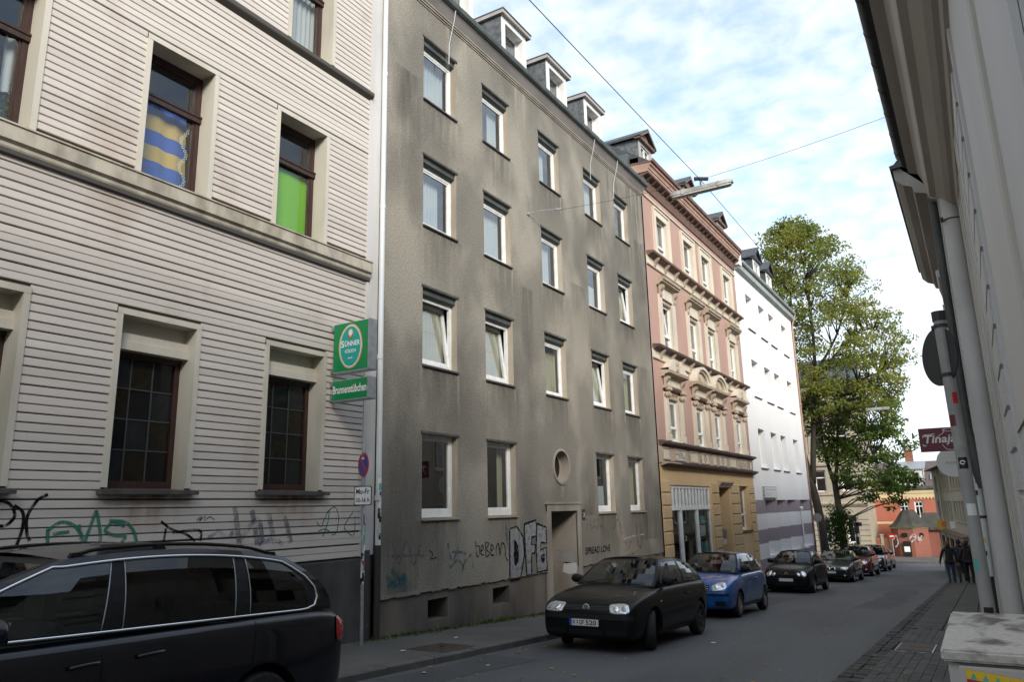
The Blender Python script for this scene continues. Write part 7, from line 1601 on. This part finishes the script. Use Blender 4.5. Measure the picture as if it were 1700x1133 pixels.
    for i, y in enumerate(wy):
        for s in (-1, 1):
            w_ = bpy.data.objects.new('wheel', None); COL.objects.link(w_); w_.parent = t; w_.location = (s * (W - .115), y, r + .002); w_.rotation_euler = (0, 0, (0 if s > 0 else math.pi) + (steer if i == 0 else 0)); w_.empty_display_size = .1
            for nm_, me_ in (('tyre', tme), ('rim', rme)): o_ = bpy.data.objects.new(nm_, me_); COL.objects.link(o_); o_.parent = w_
            if r < 0: pass
    # underside shadow plate so that no daylight shows under the engine
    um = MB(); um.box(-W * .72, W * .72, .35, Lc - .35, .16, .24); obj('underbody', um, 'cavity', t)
    # wipers
    for x0, x1 in ((-.55, -.02), (.02, .6)):
        m = MB(); pts = []
        for k in range(5):
            v = (x0 + (x1 - x0) * k / 4) / wb; c = cross(True, .075 + .03 * k / 4, v); pts.append((c[0], c[1] - .012, c[2] + .008))
        m.tube(pts, .007, 5); obj('wiper', m, 'black_plastic', t)
    t['x'] = 0; del t['x']
    return t, dict(on_side=on_side, on_front=on_front, on_top=on_top, side=side, line=line, patch=patch, sup=sup, cross=cross, on_rear=on_rear)

golf = dict(W=1.735, L=4.15, H=1.445, paint='paint_black', slat='rim_dark', wheel=.305, axle=.86, wb=2.51, cowl=1.1, back=4.0, rim=('rim_dark', 7, .16),
    body=[(0, .70, .33, .50, .52), (.015, .80, .25, .60, .625), (.05, .875, .20, .655, .68), (.13, .93, .18, .71, .745), (.26, .96, .17, .765, .815), (.5, .985, .17, .83, .875), (.85, 1, .17, .885, .935), (1.15, 1, .17, .925, .985), (1.5, 1, .17, .95, .97), (2.2, 1, .17, .965, .97), (3.0, 1, .17, .98, .985), (3.5, .99, .18, .985, .99), (3.85, .955, .20, .98, .985), (4.05, .90, .23, .93, .94), (4.13, .83, .27, .80, .81), (4.15, .74, .34, .62, .63)],
    A=(1.22, .955), B=(1.98, 1.385), C=(3.42, 1.355), D=(3.98, .975), sm=2.5, wbelt=.89, wroof=.645, apil=.055, bpil=[.47], bs=[2.62], bw=.05, cpil=.80, seats=(2.05, 2.95), wsb=.17,
    lights=[(.60, .665, .17, .072, 4.2, .05)], grille=(.42, .665, .045, 3), intakes=[(0, .30, .30, .05), (.52, .30, .17, .035), (-.52, .30, .17, .035)], bumper_strips=[(.535, .075, 'black_plastic')], seam=.585,
    badge='vw', badge_z=.668, badge_r=.058, plate_z=.445, plate_x=-.02, reg=[('W', -.20, .05), ('QF', -.085, .09), ('520', .035, .185)], seal=True,
    gaps=[[(1.42, .93), (1.40, .5), (1.40, .3), (1.55, .26), (2.6, .27), (2.68, .4), (2.72, .97)], [(.55, .80), (.62, .70)]], strip=(.50, .53, .055), handles=[(2.55, .80)], repeater=(1.16, .73), handle_m='black_plastic', mirror_m='black_plastic',
    tails=[(.70, .80, .11, .12, 3)])
punto = dict(golf, W=1.66, L=3.84, H=1.48, paint='paint_blue', wheel=.29, axle=.80, wb=2.46, cowl=.95, back=3.7, rim=('rim_silver', 9, .12),
    body=[(0, .70, .36, .50, .52), (.015, .80, .27, .61, .63), (.05, .87, .22, .67, .70), (.14, .925, .19, .735, .775), (.28, .96, .18, .80, .85), (.5, .985, .17, .865, .91), (.8, 1, .17, .92, .965), (1.05, 1, .17, .955, 1.01), (1.5, 1, .17, .98, 1.0), (2.2, 1, .17, .995, 1.0), (2.9, 1, .17, 1.01, 1.015), (3.3, .985, .18, 1.01, 1.02), (3.6, .95, .20, .98, .99), (3.75, .90, .24, .90, .91), (3.82, .84, .28, .76, .77), (3.84, .76, .36, .6, .61)],
    A=(1.05, .985), B=(1.80, 1.42), C=(3.35, 1.385), D=(3.70, 1.0), sm=2.35, bpil=[.50], bs=[2.42], cpil=.83, seats=(1.9, 2.75),
    lights=[(.575, .705, .19, .075, 3.4, .26)], grille=(.30, .68, .055, 2), slat='chrome', intakes=[(0, .33, .26, .06)], fog=(.56, .34, .13, .055), bumper_strips=[(.525, .05, 'black_plastic')], seam=.60,
    badge='disc', badge_z=.69, badge_r=.045, plate_z=.43, plate_x=.0, reg=[('517', .06, .17)], seal=False, strip_m='paint_blue', strip=(.52, .56, .04), handles=[(2.32, .84)], repeater=(1.0, .80), mirror_m='black_plastic', handle_m='paint_blue',
    gaps=[[(1.25, .96), (1.22, .5), (1.24, .3), (1.4, .26), (2.35, .27), (2.46, .42), (2.52, 1.0)], [(.5, .86), (.66, .66)]], tails=[(.70, .95, .06, .2, 3)])
polo = dict(golf, W=1.65, L=3.90, H=1.465, wheel=.29, axle=.80, wb=2.46, back=3.75, rim=('rim_silver', 6, .2),
    body=[(0, .70, .33, .50, .52), (.015, .80, .25, .60, .625), (.05, .875, .20, .655, .68), (.13, .93, .18, .71, .745), (.26, .96, .17, .775, .83), (.5, .985, .17, .85, .90), (.85, 1, .17, .905, .955), (1.1, 1, .17, .94, 1.0), (1.5, 1, .17, .965, .985), (2.2, 1, .17, .98, .985), (2.9, 1, .17, .99, .995), (3.35, .985, .18, .99, 1.0), (3.65, .95, .20, .96, .97), (3.82, .90, .24, .88, .89), (3.88, .84, .28, .74, .75), (3.90, .76, .36, .6, .61)],
    A=(1.15, .975), B=(1.88, 1.405), C=(3.35, 1.375), D=(3.75, .985), sm=2.4, bs=[2.46], seats=(1.95, 2.8), lights=[(.62, .655, .095, .095, 2, 0), (.44, .635, .06, .06, 2, 0)], grille=(.33, .64, .04, 2), intakes=[(0, .30, .36, .055)], bumper_strips=[], badge='disc', badge_r=.055, badge_z=.65, plate_z=.45, reg=None,
    gaps=[[(1.3, .95), (1.27, .5), (1.3, .3), (1.45, .26), (2.4, .27), (2.5, .42), (2.55, .98)]], tails=[(.68, .85, .09, .13, 3)], repeater=(1.05, .76), handles=[(2.35, .82)], mirror_m='paint_black')
saloon = dict(golf, W=1.82, L=4.53, H=1.42, wheel=.315, axle=.78, wb=2.76, cowl=1.35, back=4.1, paint='paint_anthracite', rim=('rim_silver', 5, .2),
    body=[(0, .72, .32, .50, .52), (.015, .82, .24, .58, .60), (.06, .89, .19, .64, .67), (.16, .94, .17, .70, .735), (.32, .965, .16, .75, .79), (.6, .985, .16, .80, .845), (1.0, 1, .16, .85, .90), (1.45, 1, .16, .90, .955), (1.8, 1, .16, .92, .94), (2.5, 1, .16, .94, .945), (3.3, 1, .16, .955, .96), (3.7, .99, .17, .96, .97), (4.05, .965, .19, .96, .985), (4.3, .92, .22, .94, .955), (4.5, .85, .27, .80, .81), (4.53, .74, .34, .62, .63)],
    A=(1.52, .935), B=(2.28, 1.355), C=(3.30, 1.33), D=(4.02, .97), sm=2.65, bpil=[.46], bs=[2.75], cpil=.83, seats=(2.3, 3.2), lights=[(.62, .615, .17, .06, 2.6, .08)], grille=(.40, .34, .05, 2), intakes=[(0, .28, .45, .045)], kidney=(.115, .60, .10, .07), bumper_strips=[], badge='disc', badge_z=.70, badge_r=.035, plate_z=.44, reg=None, fog=(.6, .30, .09, .04), foglamp=(.6, .30, .04, .035),
    gaps=[[(1.6, .92), (1.58, .3), (2.7, .27), (2.75, .94)], [(2.75, .94), (2.74, .3), (3.3, .3), (3.62, .7), (3.66, .96)]], tails=[(.70, .85, .14, .09, 3)], handles=[(2.6, .78), (3.55, .8)], repeater=(1.3, .72), mirror_m='paint_anthracite', handle_m='paint_anthracite')
mpv = dict(golf, W=1.82, L=4.37, H=1.60, wheel=.32, axle=.86, wb=2.64, cowl=1.0, back=4.2, paint='paint_red', rim=('rim_silver', 5, .2),
    body=[(0, .70, .36, .55, .57), (.015, .80, .27, .66, .68), (.05, .88, .22, .73, .76), (.14, .93, .20, .80, .84), (.3, .965, .19, .875, .92), (.55, .985, .18, .94, .985), (.85, 1, .18, .985, 1.04), (1.15, 1, .18, 1.02, 1.08), (1.6, 1, .18, 1.04, 1.05), (2.4, 1, .18, 1.06, 1.06), (3.3, 1, .18, 1.08, 1.08), (3.8, .985, .19, 1.08, 1.09), (4.1, .95, .22, 1.05, 1.06), (4.28, .89, .26, .95, .96), (4.35, .83, .3, .8, .81), (4.37, .75, .38, .65, .66)],
    A=(1.15, 1.055), B=(2.02, 1.535), C=(3.75, 1.50), D=(4.22, 1.07), sm=2.6, bpil=[.42, .75], bs=[2.45, 3.45], bw=.035, cpil=.90, seats=(2.15, 3.05), lights=[(.62, .76, .16, .10, 2.4, .35)], grille=(.42, .42, .08, 3), intakes=[(0, .70, .34, .03)], fog=(.64, .36, .09, .07), foglamp=(.64, .36, .05, .045), bumper_strips=[], badge='disc', badge_z=.78, badge_r=.05, plate_z=.54, reg=None, seam=.64,
    gaps=[[(1.4, 1.03), (1.36, .3), (2.45, .28), (2.48, 1.05)], [(2.48, 1.05), (2.46, .3), (3.1, .3), (3.4, .7), (3.46, 1.07)]], tails=[(.74, 1.1, .06, .22, 3)], handles=[(2.3, .86), (3.3, .88)], repeater=(1.1, .85), mirror_m='paint_red', handle_m='paint_red')
suv = dict(mpv, W=1.84, L=4.45, H=1.68, wheel=.35, paint='paint_grey', B=(2.0, 1.615), C=(3.8, 1.58), badge_z=.80)
van = dict(W=1.904, L=4.854, H=1.655, paint='paint_navy', wheel=.335, axle=.965, wb=2.92, cowl=1.0, back=4.75, rim=('rim_silver', 5, .2), glass='car_glass',
    body=[(0, .70, .36, .56, .58), (.015, .80, .27, .68, .70), (.05, .88, .22, .75, .78), (.14, .93, .20, .82, .86), (.3, .965, .19, .89, .94), (.55, .985, .18, .95, 1.0), (.85, 1, .18, .99, 1.06), (1.15, 1, .18, 1.02, 1.09), (1.6, 1, .18, 1.03, 1.04), (2.4, 1, .18, 1.05, 1.05), (3.4, 1, .18, 1.075, 1.075), (4.1, .995, .19, 1.09, 1.09), (4.5, .975, .21, 1.09, 1.10), (4.72, .945, .25, 1.08, 1.09), (4.82, .905, .29, 1.02, 1.03), (4.854, .83, .38, .82, .83)],
    A=(1.12, 1.045), B=(2.30, 1.545), C=(4.28, 1.53), D=(4.72, 1.085), sm=3.0, wbelt=.895, wroof=.72, apil=.05, bpil=[.375, .735], bs=[2.62, 3.68], plean=.03, mq=.155, bw=.04, cpil=.93, tw=.90, seats=(2.15, 3.05, 3.9), wsb=.2, bow=.9, rbow=.12,
    lights=[(.64, .78, .18, .09, 2.6, .25)], grille=(.40, .74, .05, 3), intakes=[(0, .36, .45, .09)], bumper_strips=[], seam=.62, badge='vw', badge_z=.76, badge_r=.07, plate_z=.5, reg=None,
    gaps=[[(1.35, 1.02), (1.33, .32), (1.5, .28), (2.52, .28), (2.53, 1.05)], [(2.53, 1.05), (2.53, .28), (3.4, .28), (3.75, .75), (3.78, 1.08)], [(3.78, .98), (4.78, 1.02)]], strip=(.42, .44, .03), strip_m='chrome', handles=[(2.40, .895), (2.86, .915)], repeater=(1.2, .86), mirror_m='paint_navy', handle_m='paint_navy',
    tails=[(.83, .925, .075, .105, 3.5)], tails_side=(4.745, .925, .055, .105))
def at(x, y): return (x, y, G(y))
make_car('black three-door hatchback with white number plate, nearest of the cars facing the camera', at(-5.66, 11.30), golf, yaw=R(1.0), steer=R(22))
make_car('blue three-door hatchback behind the nearest black one', at(-5.99, 17.78), punto, yaw=R(.5))
make_car('black hatchback with twin round headlamps before the white striped house', at(-6.26, 28.4), polo)
make_car('low dark saloon with chrome kidney grille between black hatchback and red car', at(-6.33, 37.7), saloon)
make_car('red tall hatchback parked in front of the tree trunks', at(-6.45, 45.4), mpv)
make_car('dark grey off-roader behind the red car', at(-6.72, 54.3), suv)
make_car('farthest dark car at the end of the parked row', at(-6.9, 60.3), dict(polo, paint='paint_grey'))
vt, vf = make_car('dark navy people carrier with chrome window trim and roof rails in the left foreground', at(-5.97, .45), van, yaw=0)
# people carrier: chrome line round the side windows, roof rails
for s in (-1, 1):
    sd = lambda q, t, o=.006: (s * vf['side'](q, t, o)[0], vf['side'](q, t, o)[1], vf['side'](q, t, o)[2])
    loop = [(.055, .06 + .84 * k / 12) for k in range(12)] + [(.055 + q / 40 * .875, .905) for q in range(0, 40)] + [(.93, .90), (.952, .82), (.962, .65), (.963, .45), (.958, .25), (.945, .10), (.92, .045)] + [(.92 - q / 40 * .865, .035) for q in range(1, 41)] + [(.055, .06)]
    m = MB(); m.tube([sd(q, t) for q, t in loop], .0105, 6); obj('chrome_trim', m, 'chrome', vt, smooth=True)
    m = MB(); pts = []
    for k in range(15):
        q = .10 + .84 * k / 14; x, y, z = vf['side'](q, 1.0); lift = .024 * min(1, min(k, 14 - k) / 2.2); pts.append((s * (x - .045), y, z + .012 + lift))
    m.tube(pts, .014, 8); obj('roof_rail', m, 'black_plastic', vt, smooth=True)
    for b_ in van['bpil']:
        for e in (-.022, .022):
            m = MB(); m.tube([sd(b_ + e, .06 + .82 * k / 8, .003) for k in range(9)], .0045, 5); obj('door_frame_edge', m, 'steel', vt, smooth=True)
    for q in (.115, .5, .925):
        x, y, z = vf['side'](q, 1.0); m = MB(); m.prism(s * (x - .065), s * (x - .025), [(y - .05, z), (y + .05, z), (y + .03, z + .03), (y - .03, z + .03)]); m.v = [(a, b, c) for a, b, c in m.v]; obj('rail_foot', m, 'black_plastic', vt)
